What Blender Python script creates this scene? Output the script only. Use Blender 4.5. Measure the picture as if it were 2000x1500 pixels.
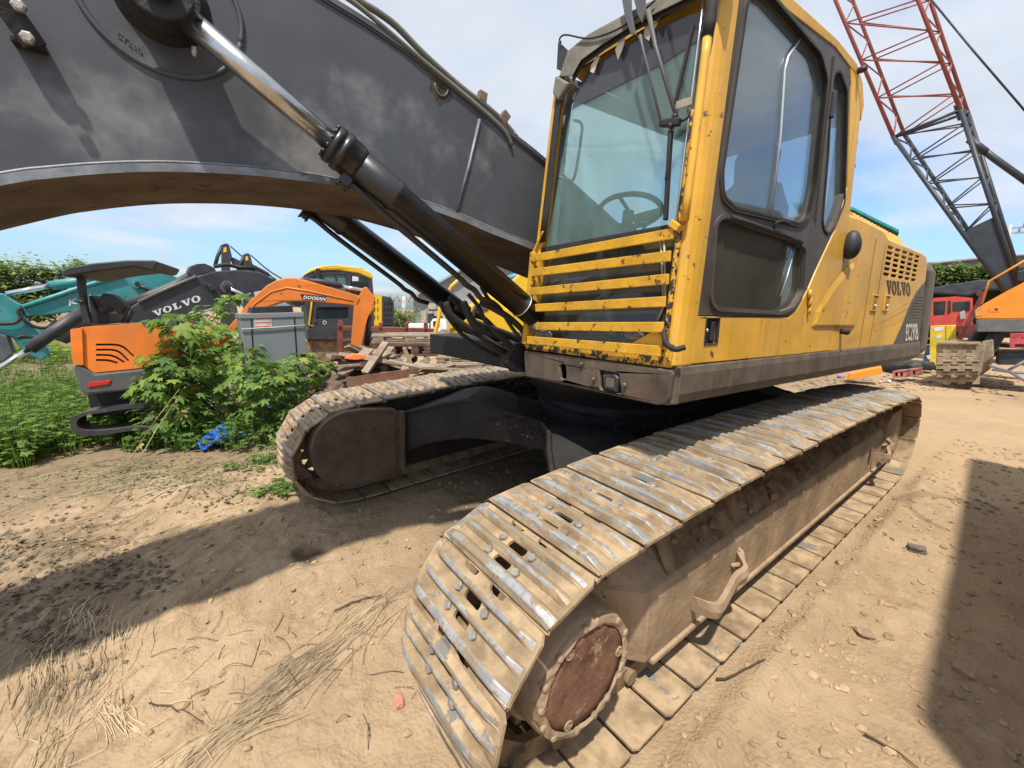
import bpy, bmesh, math, random
import numpy as np
from mathutils import Matrix, Vector
from mathutils.geometry import tessellate_polygon
random.seed(7); rng = np.random.default_rng(11)
for _o in list(bpy.data.objects): bpy.data.objects.remove(_o)
scn = bpy.context.scene
COL = scn.collection
V3 = lambda *a: np.array(a, float)
# ---------------------------------------------------------------- camera
CAM = V3(2.8867, 2.4818, 1.5611)
RV = V3(-0.8124, 0.5828, 0.0188); UV = V3(-0.0843, -0.1493, 0.9852); FV = V3(-0.577, -0.7988, -0.1704)
FV /= np.linalg.norm(FV); RV -= FV * (RV @ FV); RV /= np.linalg.norm(RV); UV = np.cross(RV, FV)
FPX = 838.53
cd = bpy.data.cameras.new('camera'); cam = bpy.data.objects.new('camera', cd); COL.objects.link(cam)
cd.sensor_width = 36; cd.lens = FPX * 36 / 2000; cd.clip_start = 0.05; cd.clip_end = 2000
cam.matrix_world = Matrix(((RV[0], UV[0], -FV[0], CAM[0]), (RV[1], UV[1], -FV[1], CAM[1]), (RV[2], UV[2], -FV[2], CAM[2]), (0, 0, 0, 1)))
scn.camera = cam
# ---------------------------------------------------------------- sun and sky
SUN = V3(0.37, 0.35, 1.0); SUN /= np.linalg.norm(SUN)
sl = bpy.data.lights.new('sun', 'SUN'); sl.energy = 3.3; sl.angle = math.radians(1.5); sl.color = (1, 0.95, 0.87)
so = bpy.data.objects.new('sun', sl); COL.objects.link(so); so.location = (0, 0, 30)
so.rotation_euler = Vector(SUN).to_track_quat('Z', 'Y').to_euler()
W = bpy.data.worlds.new('World'); scn.world = W; W.use_nodes = True
def build_world():
    nt = W.node_tree; N = nt.nodes; L = nt.links; N.clear()
    out = N.new('ShaderNodeOutputWorld'); bg = N.new('ShaderNodeBackground'); bg.inputs[1].default_value = 0.15
    sky = N.new('ShaderNodeTexSky'); sky.sky_type = 'NISHITA'; sky.sun_disc = False
    sky.sun_elevation = math.asin(SUN[2]); sky.sun_rotation = math.atan2(SUN[0], SUN[1])
    sky.air_density = 1.2; sky.dust_density = 1.6; sky.ozone_density = 2.0
    tc = N.new('ShaderNodeTexCoord'); sep = N.new('ShaderNodeSeparateXYZ'); L.new(tc.outputs['Generated'], sep.inputs[0])
    # cloud layer: direction projected on a flat ceiling
    mx = N.new('ShaderNodeMath'); mx.operation = 'MAXIMUM'; L.new(sep.outputs[2], mx.inputs[0]); mx.inputs[1].default_value = 0.0
    ad = N.new('ShaderNodeMath'); ad.operation = 'ADD'; L.new(mx.outputs[0], ad.inputs[0]); ad.inputs[1].default_value = 0.16
    dv = N.new('ShaderNodeVectorMath'); dv.operation = 'DIVIDE'; L.new(tc.outputs['Generated'], dv.inputs[0])
    cb = N.new('ShaderNodeCombineXYZ')
    for i in range(3): L.new(ad.outputs[0], cb.inputs[i])
    L.new(cb.outputs[0], dv.inputs[1])
    mp = N.new('ShaderNodeMapping'); L.new(dv.outputs[0], mp.inputs[0]); mp.inputs['Location'].default_value = (3.3, 1.4, 0.0); mp.inputs['Scale'].default_value = (1, 1, 0.35)
    n1 = N.new('ShaderNodeTexNoise'); n1.inputs['Scale'].default_value = 0.75; n1.inputs['Detail'].default_value = 9; n1.inputs['Roughness'].default_value = 0.52; n1.inputs['Distortion'].default_value = 0.25
    L.new(mp.outputs[0], n1.inputs['Vector'])
    n2 = N.new('ShaderNodeTexNoise'); n2.inputs['Scale'].default_value = 2.1; n2.inputs['Detail'].default_value = 6
    L.new(mp.outputs[0], n2.inputs['Vector'])
    # cover grows with elevation
    el = N.new('ShaderNodeMapRange'); L.new(sep.outputs[2], el.inputs[0]); el.inputs[1].default_value = 0.02; el.inputs[2].default_value = 0.5; el.inputs[3].default_value = -0.09; el.inputs[4].default_value = 0.20
    sm = N.new('ShaderNodeMath'); sm.operation = 'ADD'; L.new(n1.outputs[0], sm.inputs[0]); L.new(el.outputs[0], sm.inputs[1])
    cr = N.new('ShaderNodeMapRange'); cr.interpolation_type = 'SMOOTHSTEP'; L.new(sm.outputs[0], cr.inputs[0]); cr.inputs[1].default_value = 0.44; cr.inputs[2].default_value = 0.66; cr.inputs[3].default_value = 0.06; cr.inputs[4].default_value = 0.94
    cc = N.new('ShaderNodeMix'); cc.data_type = 'RGBA'; L.new(n2.outputs[0], cc.inputs['Factor']); cc.inputs['A'].default_value = (2.2, 2.5, 2.95, 1); cc.inputs['B'].default_value = (4.3, 4.45, 4.7, 1)
    mix = N.new('ShaderNodeMix'); mix.data_type = 'RGBA'; L.new(cr.outputs[0], mix.inputs['Factor']); tn = N.new('ShaderNodeMix'); tn.data_type = 'RGBA'; tn.blend_type = 'MULTIPLY'; tn.inputs['Factor'].default_value = 1; L.new(sky.outputs[0], tn.inputs['A']); tn.inputs['B'].default_value = (.58, .74, .96, 1); L.new(tn.outputs['Result'], mix.inputs['A']); L.new(cc.outputs['Result'], mix.inputs['B'])
    L.new(mix.outputs['Result'], bg.inputs[0]); L.new(bg.outputs[0], out.inputs[0])
build_world()
scn.view_settings.view_transform = 'Standard'; scn.view_settings.look = 'None'; scn.view_settings.gamma = 1
scn.cycles.max_bounces = 6; scn.cycles.diffuse_bounces = 3; scn.cycles.glossy_bounces = 3; scn.cycles.transmission_bounces = 3; scn.cycles.transparent_max_bounces = 8
scn.view_settings.use_curve_mapping = False; scn.view_settings.exposure = 0.70
# ---------------------------------------------------------------- measuring helpers: a ray of the photograph met with a plane of the place
def ray(px, py): return FV + RV * (px - 1000) / FPX + UV * (750 - py) / FPX
def at(px, py, axis, val):
    D = ray(px, py); return CAM + D * ((val - CAM[axis]) / D[axis])
def dep(px, py, d): return CAM + ray(px, py) * d
HL = 1.42                                     # left side of the machine's house
def hs(px, py, y=HL): P = at(px, py, 1, y); return (P[0], P[2])
def fr(px, py, off=0.0):                      # cab front, leaning back a little
    n = V3(1, 0, .073); D = ray(px, py); t = (1.28 + .073 * 1.33 + off - n @ CAM) / (n @ D); return CAM + D * t
# tracks stand on ground that falls towards the viewer: their own frame
MT = np.array([[0.9983, -0.0318, 0.0486], [0.0299, 0.9988, 0.0395], [-0.0498, -0.0379, 0.998]]); OT = V3(.6, 0, 0)
TM = Matrix([list(MT[i]) + [float(-(MT @ OT)[i])] for i in range(3)] + [[0, 0, 0, 1]])
def Tw(p): return MT @ (np.asarray(p, float) - OT)
# ---------------------------------------------------------------- noise
def _h(ix, iy, s):
    n = (ix * 374761393 + iy * 668265263 + s * 982451653) & 0x7fffffff
    n = ((n ^ (n >> 13)) * 1274126177) & 0x7fffffff
    return ((n ^ (n >> 16)) & 0xffff) / 65535.0
def vnoise(x, y, s=0):
    x = np.asarray(x, float); y = np.asarray(y, float)
    ix = np.floor(x).astype(np.int64); iy = np.floor(y).astype(np.int64); fx = x - ix; fy = y - iy
    u = fx * fx * (3 - 2 * fx); v = fy * fy * (3 - 2 * fy)
    a = _h(ix, iy, s); b = _h(ix + 1, iy, s); c = _h(ix, iy + 1, s); d = _h(ix + 1, iy + 1, s)
    return (a + (b - a) * u) * (1 - v) + (c + (d - c) * u) * v
def fbm(x, y, o=4, s=0):
    t = 0; a = .5; x = np.asarray(x, float); y = np.asarray(y, float)
    for i in range(o):
        t = t + a * (vnoise(x, y, s + i) - .5) * 2; x = x * 2.03 + 7.1; y = y * 2.03 + 3.7; a *= .5
    return t
# ---------------------------------------------------------------- mesh helpers
class MB:
    def __init__(s): s.v = []; s.f = []; s.m = []; s.sm = []
    def add(s, vs, fs, mi=0, smooth=False):
        o = len(s.v); s.v += [tuple(map(float, p)) for p in vs]
        for f in fs: s.f.append([o + i for i in f]); s.m.append(mi); s.sm.append(smooth)
        return s
    def box(s, c, d, R=None, mi=0):
        vs = []
        for x in (-.5, .5):
            for y in (-.5, .5):
                for z in (-.5, .5):
                    p = V3(x * d[0], y * d[1], z * d[2]); p = (R @ p if R is not None else p) + np.asarray(c, float); vs.append(p)
        return s.add(vs, [(0, 1, 3, 2), (4, 6, 7, 5), (0, 4, 5, 1), (2, 3, 7, 6), (0, 2, 6, 4), (1, 5, 7, 3)], mi)
    def bar(s, p0, p1, w, h, up=(0, 0, 1), mi=0):          # box beam between two points
        p0 = np.asarray(p0, float); p1 = np.asarray(p1, float); d = p1 - p0; L = np.linalg.norm(d); d = d / L
        a = np.cross(np.asarray(up, float), d)
        if np.linalg.norm(a) < 1e-4: a = np.cross((1, 0, 0), d)
        a /= np.linalg.norm(a); b = np.cross(d, a)
        return s.box((p0 + p1) / 2, (L, w, h), np.stack([d, a, b], 1), mi)
    def tube(s, pts, r, n=8, cap=True, mi=0, smooth=True):
        pts = [np.asarray(p, float) for p in pts]; k = len(pts); rs = r if hasattr(r, '__len__') else [r] * k
        T = []
        for i in range(k):
            d = pts[min(i + 1, k - 1)] - pts[max(i - 1, 0)]; T.append(d / (np.linalg.norm(d) + 1e-12))
        a = np.cross(T[0], (0, 0, 1))
        if np.linalg.norm(a) < .1: a = np.cross(T[0], (1, 0, 0))
        a /= np.linalg.norm(a); vs = []; fs = []
        for i in range(k):
            a = a - T[i] * (a @ T[i]); a /= np.linalg.norm(a); b = np.cross(T[i], a)
            for j in range(n):
                t = 2 * math.pi * j / n; vs.append(pts[i] + (a * math.cos(t) + b * math.sin(t)) * rs[i])
        for i in range(k - 1):
            for j in range(n):
                j2 = (j + 1) % n; fs.append((i * n + j, i * n + j2, (i + 1) * n + j2, (i + 1) * n + j))
        s.add(vs, fs, mi, smooth)
        if cap:
            o = len(s.v) - k * n
            s.f.append([o + j for j in range(n)][::-1]); s.m.append(mi); s.sm.append(False)
            s.f.append([o + (k - 1) * n + j for j in range(n)]); s.m.append(mi); s.sm.append(False)
        return s
    def lathe(s, p0, axis, prof, n=24, mi=0, smooth=True, cap=True):   # prof: (distance along axis, radius)
        p0 = np.asarray(p0, float); ax = np.asarray(axis, float); ax = ax / np.linalg.norm(ax)
        a = np.cross(ax, (0, 0, 1))
        if np.linalg.norm(a) < .1: a = np.cross(ax, (1, 0, 0))
        a /= np.linalg.norm(a); b = np.cross(ax, a); vs = []; fs = []; k = len(prof)
        for d, r in prof:
            for j in range(n):
                t = 2 * math.pi * j / n; vs.append(p0 + ax * d + (a * math.cos(t) + b * math.sin(t)) * r)
        for i in range(k - 1):
            for j in range(n):
                j2 = (j + 1) % n; fs.append((i * n + j, i * n + j2, (i + 1) * n + j2, (i + 1) * n + j))
        s.add(vs, fs, mi, smooth)
        if cap:
            o = len(s.v) - k * n
            s.f.append([o + j for j in range(n)][::-1]); s.m.append(mi); s.sm.append(False)
            s.f.append([o + (k - 1) * n + j for j in range(n)]); s.m.append(mi); s.sm.append(False)
        return s
    def plate(s, outer, holes, a, b, fn, mi=0):            # flat polygon with holes, from level a to level b; fn maps (u, v, level) to a point
        loops = [list(outer)] + [list(h) for h in holes]
        tri = tessellate_polygon([[Vector((p[0], p[1], 0)) for p in l] for l in loops])
        flat = [p for l in loops for p in l]; n = len(flat)
        ar = sum(outer[i][0] * outer[(i + 1) % len(outer)][1] - outer[(i + 1) % len(outer)][0] * outer[i][1] for i in range(len(outer)))
        vs = [fn(p[0], p[1], a) for p in flat] + [fn(p[0], p[1], b) for p in flat]; fs = []
        for t in tri:
            fs.append(t); fs.append(tuple(n + i for i in reversed(t)))
        o = 0
        for l in loops:
            k = len(l)
            for i in range(k):
                j = (i + 1) % k; fs.append((o + i, o + j, n + o + j, n + o + i))
            o += k
        return s.add(vs, fs, mi)
    def loft(s, rings, mi=0, smooth=False, closed=True, cap=True):
        k = len(rings); n = len(rings[0]); vs = [p for r in rings for p in r]; fs = []
        for i in range(k - 1):
            for j in range(n if closed else n - 1):
                j2 = (j + 1) % n; fs.append((i * n + j, i * n + j2, (i + 1) * n + j2, (i + 1) * n + j))
        if cap and closed:
            fs.append(tuple(range(n))[::-1]); fs.append(tuple((k - 1) * n + j for j in range(n)))
        return s.add(vs, fs, mi, smooth)
    def mesh(s, name, mats, fix=True):
        me = bpy.data.meshes.new(name); me.from_pydata(s.v, [], s.f)
        for m in (mats if isinstance(mats, (list, tuple)) else [mats]): me.materials.append(m)
        me.polygons.foreach_set('material_index', s.m); me.polygons.foreach_set('use_smooth', s.sm)
        if fix:
            bm = bmesh.new(); bm.from_mesh(me); bmesh.ops.recalc_face_normals(bm, faces=bm.faces); bm.to_mesh(me); bm.free()
        me.update(); return me
    def build(s, name, mats, parent=None, bev=0.0, mat4=None, seg=2, fix=True):
        return obj(name, s.mesh(name, mats, fix), parent, bev, mat4, seg)
def obj(name, me, parent=None, bev=0.0, mat4=None, seg=2):
    o = bpy.data.objects.new(name, me); COL.objects.link(o)
    if parent is not None: o.parent = parent
    if mat4 is not None: o.matrix_local = mat4
    if bev:
        b = o.modifiers.new('bevel', 'BEVEL'); b.width = bev; b.segments = seg; b.limit_method = 'ANGLE'; b.angle_limit = .6; b.harden_normals = False
    return o
def empty(name, label, cat, loc=(0, 0, 0), rot=None, group=None):
    o = bpy.data.objects.new(name, None); COL.objects.link(o); o.location = loc; o.empty_display_size = .2
    if rot is not None: o.rotation_euler = rot
    return tag(o, label, cat, group)
def tag(o, label, cat, group=None):
    o['label'] = label; o['category'] = cat
    if group: o['group'] = group
    return o
def kind(o, k): o['kind'] = k; return o
def fillet(poly, r, n=4):
    out = []; k = len(poly); rr = r if hasattr(r, '__len__') else [r] * k
    for i in range(k):
        p = V3(*poly[i]); a = V3(*poly[i - 1]) - p; b = V3(*poly[(i + 1) % k]) - p; la = np.linalg.norm(a); lb = np.linalg.norm(b)
        d = min(rr[i], la * .48, lb * .48)
        if d < 1e-5: out.append(tuple(p)); continue
        p0 = p + a / la * d; p1 = p + b / lb * d
        for j in range(n + 1):
            t = j / n; out.append(tuple(p0 * (1 - t) ** 2 + p * 2 * t * (1 - t) + p1 * t * t))
    return out
def spl(pts, n=8):                             # Catmull-Rom through points
    P = [np.asarray(p, float) for p in pts]; P = [2 * P[0] - P[1]] + P + [2 * P[-1] - P[-2]]; out = []
    for i in range(1, len(P) - 2):
        for j in range(n):
            t = j / n; a, b, c, d = P[i - 1:i + 3]
            out.append(.5 * ((2 * b) + (c - a) * t + (2 * a - 5 * b + 4 * c - d) * t * t + (3 * b - a - 3 * c + d) * t ** 3))
    out.append(P[-2]); return out
XZ = lambda y0: (lambda u, v, l: (u, y0 + l, v))          # plates lying in a side plane
# ---------------------------------------------------------------- materials
MATS = {}
def mat(name, base, rough=.6, metal=0.0, var=.25, vscale=3.0, dust=0.0, dustcol=(.36, .27, .17), chip=0.0, chipcol=(.06, .03, .02), chipscale=9.0,
        bump=.1, bscale=60.0, streak=0.0, streakcol=(.05, .04, .03), spec=.4, patch=0.0, patchcol=(.3, .3, .3), patchscale=1.2, coat=0.0):
    if name in MATS: return MATS[name]
    m = bpy.data.materials.new(name); m.use_nodes = True; nt = m.node_tree; N = nt.nodes; L = nt.links; N.clear()
    out = N.new('ShaderNodeOutputMaterial'); bs = N.new('ShaderNodeBsdfPrincipled'); L.new(bs.outputs[0], out.inputs[0])
    tc = N.new('ShaderNodeTexCoord'); oi = N.new('ShaderNodeObjectInfo')
    av = N.new('ShaderNodeVectorMath'); av.operation = 'ADD'; L.new(tc.outputs['Object'], av.inputs[0])
    rv = N.new('ShaderNodeVectorMath'); rv.operation = 'SCALE'; rv.inputs[0].default_value = (13.1, 7.7, 5.3); L.new(oi.outputs['Random'], rv.inputs['Scale']); L.new(rv.outputs[0], av.inputs[1])
    vec = av.outputs[0]
    def noise(scale, det=5, ro=.55, v=None):
        n = N.new('ShaderNodeTexNoise'); n.inputs['Scale'].default_value = scale; n.inputs['Detail'].default_value = det; n.inputs['Roughness'].default_value = ro
        L.new(v if v is not None else vec, n.inputs['Vector']); return n.outputs[0]
    def rng_(src, a, b, c=0.0, d=1.0):
        r = N.new('ShaderNodeMapRange'); r.interpolation_type = 'SMOOTHSTEP'; L.new(src, r.inputs[0])
        for i, x in enumerate((a, b, c, d)): r.inputs[i + 1].default_value = x
        return r.outputs[0]
    def mix(fac, a, b):
        x = N.new('ShaderNodeMix'); x.data_type = 'RGBA'; L.new(fac, x.inputs['Factor'])
        for k, c in (('A', a), ('B', b)):
            if isinstance(c, tuple): x.inputs[k].default_value = (*c, 1)
            else: L.new(c, x.inputs[k])
        return x.outputs['Result']
    dk = tuple(c * (1 - var) for c in base); lt = tuple(min(1, c * (1 + var)) for c in base)
    col = mix(rng_(noise(vscale, 4, .6), .3, .7), dk, lt); rgh = None
    if patch: col = mix(rng_(noise(patchscale, 5, .62), .5, .72, 0, patch), col, patchcol)
    if streak:
        mp = N.new('ShaderNodeMapping'); L.new(vec, mp.inputs[0]); mp.inputs['Scale'].default_value = (14, 14, .9)
        col = mix(rng_(noise(1.6, 3, .6, mp.outputs[0]), .52, .8, 0, streak), col, streakcol)
    if dust:
        ge = N.new('ShaderNodeNewGeometry'); sp = N.new('ShaderNodeSeparateXYZ'); L.new(ge.outputs['Normal'], sp.inputs[0])
        up = rng_(sp.outputs[2], -.2, 1, .35, 1.0)
        nn = rng_(noise(vscale * 2.2, 4, .65), .25, .7); mu = N.new('ShaderNodeMath'); mu.operation = 'MULTIPLY'; L.new(up, mu.inputs[0]); L.new(nn, mu.inputs[1])
        m2 = N.new('ShaderNodeMath'); m2.operation = 'MULTIPLY'; L.new(mu.outputs[0], m2.inputs[0]); m2.inputs[1].default_value = dust
        col = mix(m2.outputs[0], col, dustcol)
    if chip:
        ch = rng_(noise(chipscale, 5, .7), .66 - chip * .12, .70 - chip * .12); col = mix(ch, col, chipcol)
    L.new(col, bs.inputs['Base Color'])
    bs.inputs['Roughness'].default_value = rough
    bs.inputs['Metallic'].default_value = metal; bs.inputs['Specular IOR Level'].default_value = spec
    if coat: bs.inputs['Coat Weight'].default_value = coat; bs.inputs['Coat Roughness'].default_value = .15
    if bump:
        b = N.new('ShaderNodeBump'); b.inputs['Strength'].default_value = bump; b.inputs['Distance'].default_value = .01; L.new(noise(bscale, 3, .6), b.inputs['Height']); L.new(b.outputs[0], bs.inputs['Normal'])
    MATS[name] = m; return m
def glass_mat(name, tint=(.62, .76, .74), film=.1, filmcol=(.4, .45, .43), refl=1.45, gr=.03):
    m = bpy.data.materials.new(name); m.use_nodes = True; nt = m.node_tree; N = nt.nodes; L = nt.links; N.clear()
    out = N.new('ShaderNodeOutputMaterial'); tr = N.new('ShaderNodeBsdfTransparent'); tr.inputs[0].default_value = (*tint, 1)
    df = N.new('ShaderNodeBsdfDiffuse'); df.inputs[0].default_value = (*filmcol, 1); gl = N.new('ShaderNodeBsdfGlossy'); gl.inputs['Roughness'].default_value = gr
    tc = N.new('ShaderNodeTexCoord'); mp = N.new('ShaderNodeMapping'); mp.inputs['Scale'].default_value = (2.5, 2.5, 1.4); L.new(tc.outputs['Object'], mp.inputs[0])
    no = N.new('ShaderNodeTexNoise'); no.inputs['Scale'].default_value = 2.2; no.inputs['Detail'].default_value = 8; L.new(mp.outputs[0], no.inputs['Vector'])
    mr = N.new('ShaderNodeMapRange'); L.new(no.outputs[0], mr.inputs[0]); mr.inputs[1].default_value = .3; mr.inputs[2].default_value = .75; mr.inputs[3].default_value = film * .75; mr.inputs[4].default_value = film * 1.3
    m1 = N.new('ShaderNodeMixShader'); L.new(mr.outputs[0], m1.inputs[0]); L.new(tr.outputs[0], m1.inputs[1]); L.new(df.outputs[0], m1.inputs[2])
    lw = N.new('ShaderNodeLayerWeight'); lw.inputs[0].default_value = .5; pw = N.new('ShaderNodeMath'); pw.operation = 'POWER'; L.new(lw.outputs['Facing'], pw.inputs[0]); pw.inputs[1].default_value = 4.0
    fr_ = N.new('ShaderNodeMath'); fr_.operation = 'MULTIPLY_ADD'; L.new(pw.outputs[0], fr_.inputs[0]); fr_.inputs[1].default_value = .9; r0 = ((refl - 1) / (refl + 1)) ** 2; fr_.inputs[2].default_value = r0
    m2 = N.new('ShaderNodeMixShader'); L.new(fr_.outputs[0], m2.inputs[0]); L.new(m1.outputs[0], m2.inputs[1]); L.new(gl.outputs[0], m2.inputs[2])
    L.new(m2.outputs[0], out.inputs[0]); MATS[name] = m; return m
YEL = mat('yellow_paint', (.70, .36, .028), .45, var=.18, vscale=2.2, dust=.55, dustcol=(.52, .36, .15), chip=.2, chipcol=(.13, .06, .025), chipscale=19, bump=.05, bscale=25, streak=.55, streakcol=(.32, .18, .045))
YELG = mat('yellow_guard_paint', (.66, .35, .022), .5, var=.2, vscale=5, dust=.3, dustcol=(.5, .36, .17), chip=.62, chipcol=(.10, .045, .02), chipscale=16, bump=.3, bscale=40)
YELC = mat('chipped_pillar_paint', (.62, .34, .03), .5, var=.2, vscale=6, chip=1.5, chipcol=(.035, .025, .03), chipscale=24, bump=.5, bscale=50)
DGREY = mat('charcoal_paint', (.060, .052, .047), .55, var=.2, vscale=2.5, dust=.5, dustcol=(.22, .17, .12), bump=.08, streak=.4, streakcol=(.14, .11, .08))
DECK = mat('deck_paint', (.070, .056, .044), .6, var=.3, vscale=4, dust=.7, dustcol=(.27, .2, .13), chip=.3, chipcol=(.15, .12, .09), chipscale=7, bump=.15, bscale=30, streak=.5, streakcol=(.20, .15, .10), patch=.3, patchcol=(.16, .08, .035), patchscale=3)
BOOM = mat('boom_paint', (.058, .063, .072), .55, var=.18, vscale=1.6, dust=.08, dustcol=(.3, .26, .2), patch=.9, patchcol=(.24, .238, .235), patchscale=1.5, bump=.05, bscale=110, spec=.45)
BOOMU = mat('boom_underside', (.09, .065, .048), .8, var=.35, vscale=5, bump=.3, bscale=30, chip=.4, chipcol=(.03, .022, .018), chipscale=6)
FLANGE = mat('worn_flange_edge', (.19, .20, .21), .5, metal=.3, var=.3, vscale=8, chip=.3, chipcol=(.12, .09, .06), chipscale=12, bump=.2, bscale=40)
CYL = mat('cylinder_black', (.014, .014, .015), .36, var=.3, vscale=4, dust=.1, dustcol=(.12, .1, .08), bump=.06, spec=.6)
OILY = mat('oily_black', (.012, .011, .011), .6, var=.4, vscale=8, dust=.25, dustcol=(.06, .05, .045), bump=.6, bscale=25)
CHROME = mat('chrome_rod', (.50, .49, .475), .27, metal=.95, var=.2, vscale=8, chip=.75, chipcol=(.12, .09, .065), chipscale=5, bump=.03, spec=.5)
STEEL = mat('polished_grouser_steel', (.35, .34, .325), .55, metal=.3, var=.3, vscale=14, chip=1.35, chipcol=(.31, .235, .15), chipscale=7, bump=.25, bscale=60)
SHOE = mat('dusty_track_shoe', (.36, .26, .155), .9, var=.3, vscale=9, patch=.9, patchcol=(.20, .13, .075), patchscale=4.2, chip=.5, chipcol=(.20, .185, .16), chipscale=6, bump=.45, bscale=35, spec=.15)
BOLT = mat('bolt_steel', (.36, .33, .28), .5, metal=.5, var=.25, vscale=20, bump=.2)
CHAIN = mat('dusty_chain', (.23, .16, .095), .9, var=.35, vscale=9, bump=.6, bscale=30, spec=.15)
TFRAME = mat('dusty_track_frame', (.37, .265, .165), .92, var=.3, vscale=4, dust=.75, dustcol=(.38, .27, .165), streak=.8, streakcol=(.17, .12, .095), patch=.6, patchcol=(.215, .145, .108), patchscale=3.2, bump=.6, bscale=22, spec=.1)
RUSTC = mat('rusty_cover', (.16, .078, .047), .85, var=.35, vscale=14, patch=.7, patchcol=(.26, .155, .09), patchscale=6, chip=.35, chipcol=(.33, .22, .12), chipscale=9, bump=.4, bscale=70)
RUBBER = mat('black_rubber', (.018, .018, .018), .75, var=.3, dust=.5, dustcol=(.12, .1, .08), bump=.2)
BLACKP = mat('black_plastic', (.022, .022, .024), .5, var=.25, dust=.4, dustcol=(.12, .11, .1), bump=.1)
SEAT = mat('seat_cloth', (.05, .052, .06), .95, var=.2, bump=.3, bscale=120)
INTER = mat('cab_lining', (.16, .17, .165), .8, var=.15, bump=.2)
LINER = mat('cab_floor_mat', (.05, .05, .05), .9, var=.3, bump=.3)
TAPE = mat('peeling_film', (.52, .47, .34), .8, var=.2)
WHITE = mat('white_paint', (.72, .72, .70), .5, var=.08, dust=.2)
GLASS = glass_mat('windscreen_glass', (.86, .96, .945), .13, (.45, .64, .61))
GLASS2 = glass_mat('side_glass', (.84, .90, .905), .11, (.48, .56, .58), 1.7)
GLASSD = glass_mat('lower_door_glass', (.62, .66, .62), .17, (.27, .24, .19))
VISOR = glass_mat('tinted_visor_film', (.50, .44, .52), .30, (.175, .17, .19))
# ================================================================ GROUND
def sst(a, b, x): t = np.clip((np.asarray(x, float) - a) / (b - a), 0, 1); return t * t * (3 - 2 * t)
def plane_z(x, y): return -(.0486 * x + .0395 * y) / .998
def gpx(px, py, dz=0.0):                      # where a pixel's ray meets the sloping yard
    n = V3(.0486, .0395, .998); D = ray(px, py); t = (dz - n @ CAM) / (n @ D); return CAM + D * t
RUT = [gpx(*p) for p in ((980, 1090), (830, 1150), (720, 1215), (600, 1300), (500, 1390), (400, 1470), (250, 1600))]
def side_rut(x, y):
    best = np.full(np.shape(x), 9.0); sg = np.zeros(np.shape(x))
    for a, b in zip(RUT[:-1], RUT[1:]):
        d = (b - a)[:2]; L = np.hypot(*d); d = d / L; rx = x - a[0]; ry = y - a[1]; t = np.clip(rx * d[0] + ry * d[1], 0, L)
        dist = np.hypot(rx - t * d[0], ry - t * d[1]); s = rx * d[1] - ry * d[0]
        m = dist < best; best = np.where(m, dist, best); sg = np.where(m, s, sg)
    return best, np.sign(sg)
RUTSIDE = None; BANKC = gpx(130, 935)
def inv_track(x, y, z):
    p = np.stack([x, y, z], -1); return p @ MT + OT      # world -> track frame
def gh(x, y):
    global RUTSIDE
    x = np.asarray(x, float); y = np.asarray(y, float)
    r = np.hypot(x - .6, y - .2); w = 1 - sst(4.2, 8.0, r)
    far = -.12 - .26 * sst(-2.2, -5.0, y) * sst(-6, 1.0, x) + .12 * fbm(x * .16, y * .16, 3, 40)
    z = plane_z(x, y) * w + far * (1 - w)
    z = z - .22 * sst(-2.0, -3.6, y - .25 * (x - 2.5)) * sst(1.2, 3.4, x) * w          # falls away under the weeds
    near = 1 - sst(7, 14, r)
    f = inv_track(x, y, z)
    tm = np.minimum(np.abs(f[..., 1] - 1.31), np.abs(f[..., 1] + 1.31)); onx = (f[..., 0] > -2.3) & (f[..., 0] < 2.75)
    calm = np.where(onx, sst(.26, .5, tm), 1.0)
    hgt = .05 * fbm(x * .9, y * .9, 4, 3) + .022 * fbm(x * 3.1, y * 3.1, 3, 9)
    rough = .35 + .65 * vnoise(x * 1.3, y * 1.3, 77)
    cl = np.abs(fbm(x * 11, y * 11, 3, 21)); fine = .018 * fbm(x * 8, y * 8, 3, 15) + .016 * cl + .006 * fbm(x * 27, y * 27, 3, 33)
    bank = sst(1.5, 3.0, x) * (1 - sst(5, 7, r)) * calm; ca_, sa_ = math.cos(.9), math.sin(.9); uu = x * ca_ + y * sa_; vv = -x * sa_ + y * ca_
    z = z + bank * (.050 * fbm(x * 1.7, y * 1.7, 4, 203) + .030 * np.abs(fbm(x * 4.5, y * 4.5, 4, 210)) + .010 * fbm(uu * 2.2, vv * 19, 3, 220) + .022 * np.abs(fbm(x * 13, y * 13, 3, 230)))
    z = z + .15 * np.exp(-((x - BANKC[0]) / 1.1) ** 2 - ((y - BANKC[1]) / .75) ** 2) + .05 * np.exp(-((x - 3.5) / .5) ** 2 - ((y + .6) / .5) ** 2)
    d, s = side_rut(x, y)
    step = np.where(s > 0, 1.0, 0.0) * sst(.0, .16, d); lip = np.exp(-(d / .10) ** 2)
    inrut = (x > .9) & (x < 4.5) & (y > -.2)
    z = z + (hgt * (.4 + .6 * calm) + fine * rough * calm) * (.25 + .75 * near) + np.where(inrut, -.045 * step + .022 * lip * (.4 + vnoise(x * 9, y * 9, 5)), 0)
    # soil heaped along the outer edge of the near track
    e = f[..., 1] - 1.68; z = z + np.where(onx, .045 * np.exp(-((e - .07) / .07) ** 2) * (.4 + vnoise(x * 6, y * 6, 61)), 0)
    return z
def gz(x, y): return float(gh(np.array([x]), np.array([y]))[0])
def axis_pts(fine0, fine1, st, lo, hi):
    a = [fine0]
    while a[-1] < fine1: a.append(a[-1] + st)
    s = st
    while a[-1] < hi: s *= 1.09; a.append(a[-1] + s)
    b = [fine0]; s = st
    while b[-1] > lo: s *= 1.09; b.append(b[-1] - s)
    return np.array(b[:0:-1] + a)
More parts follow.
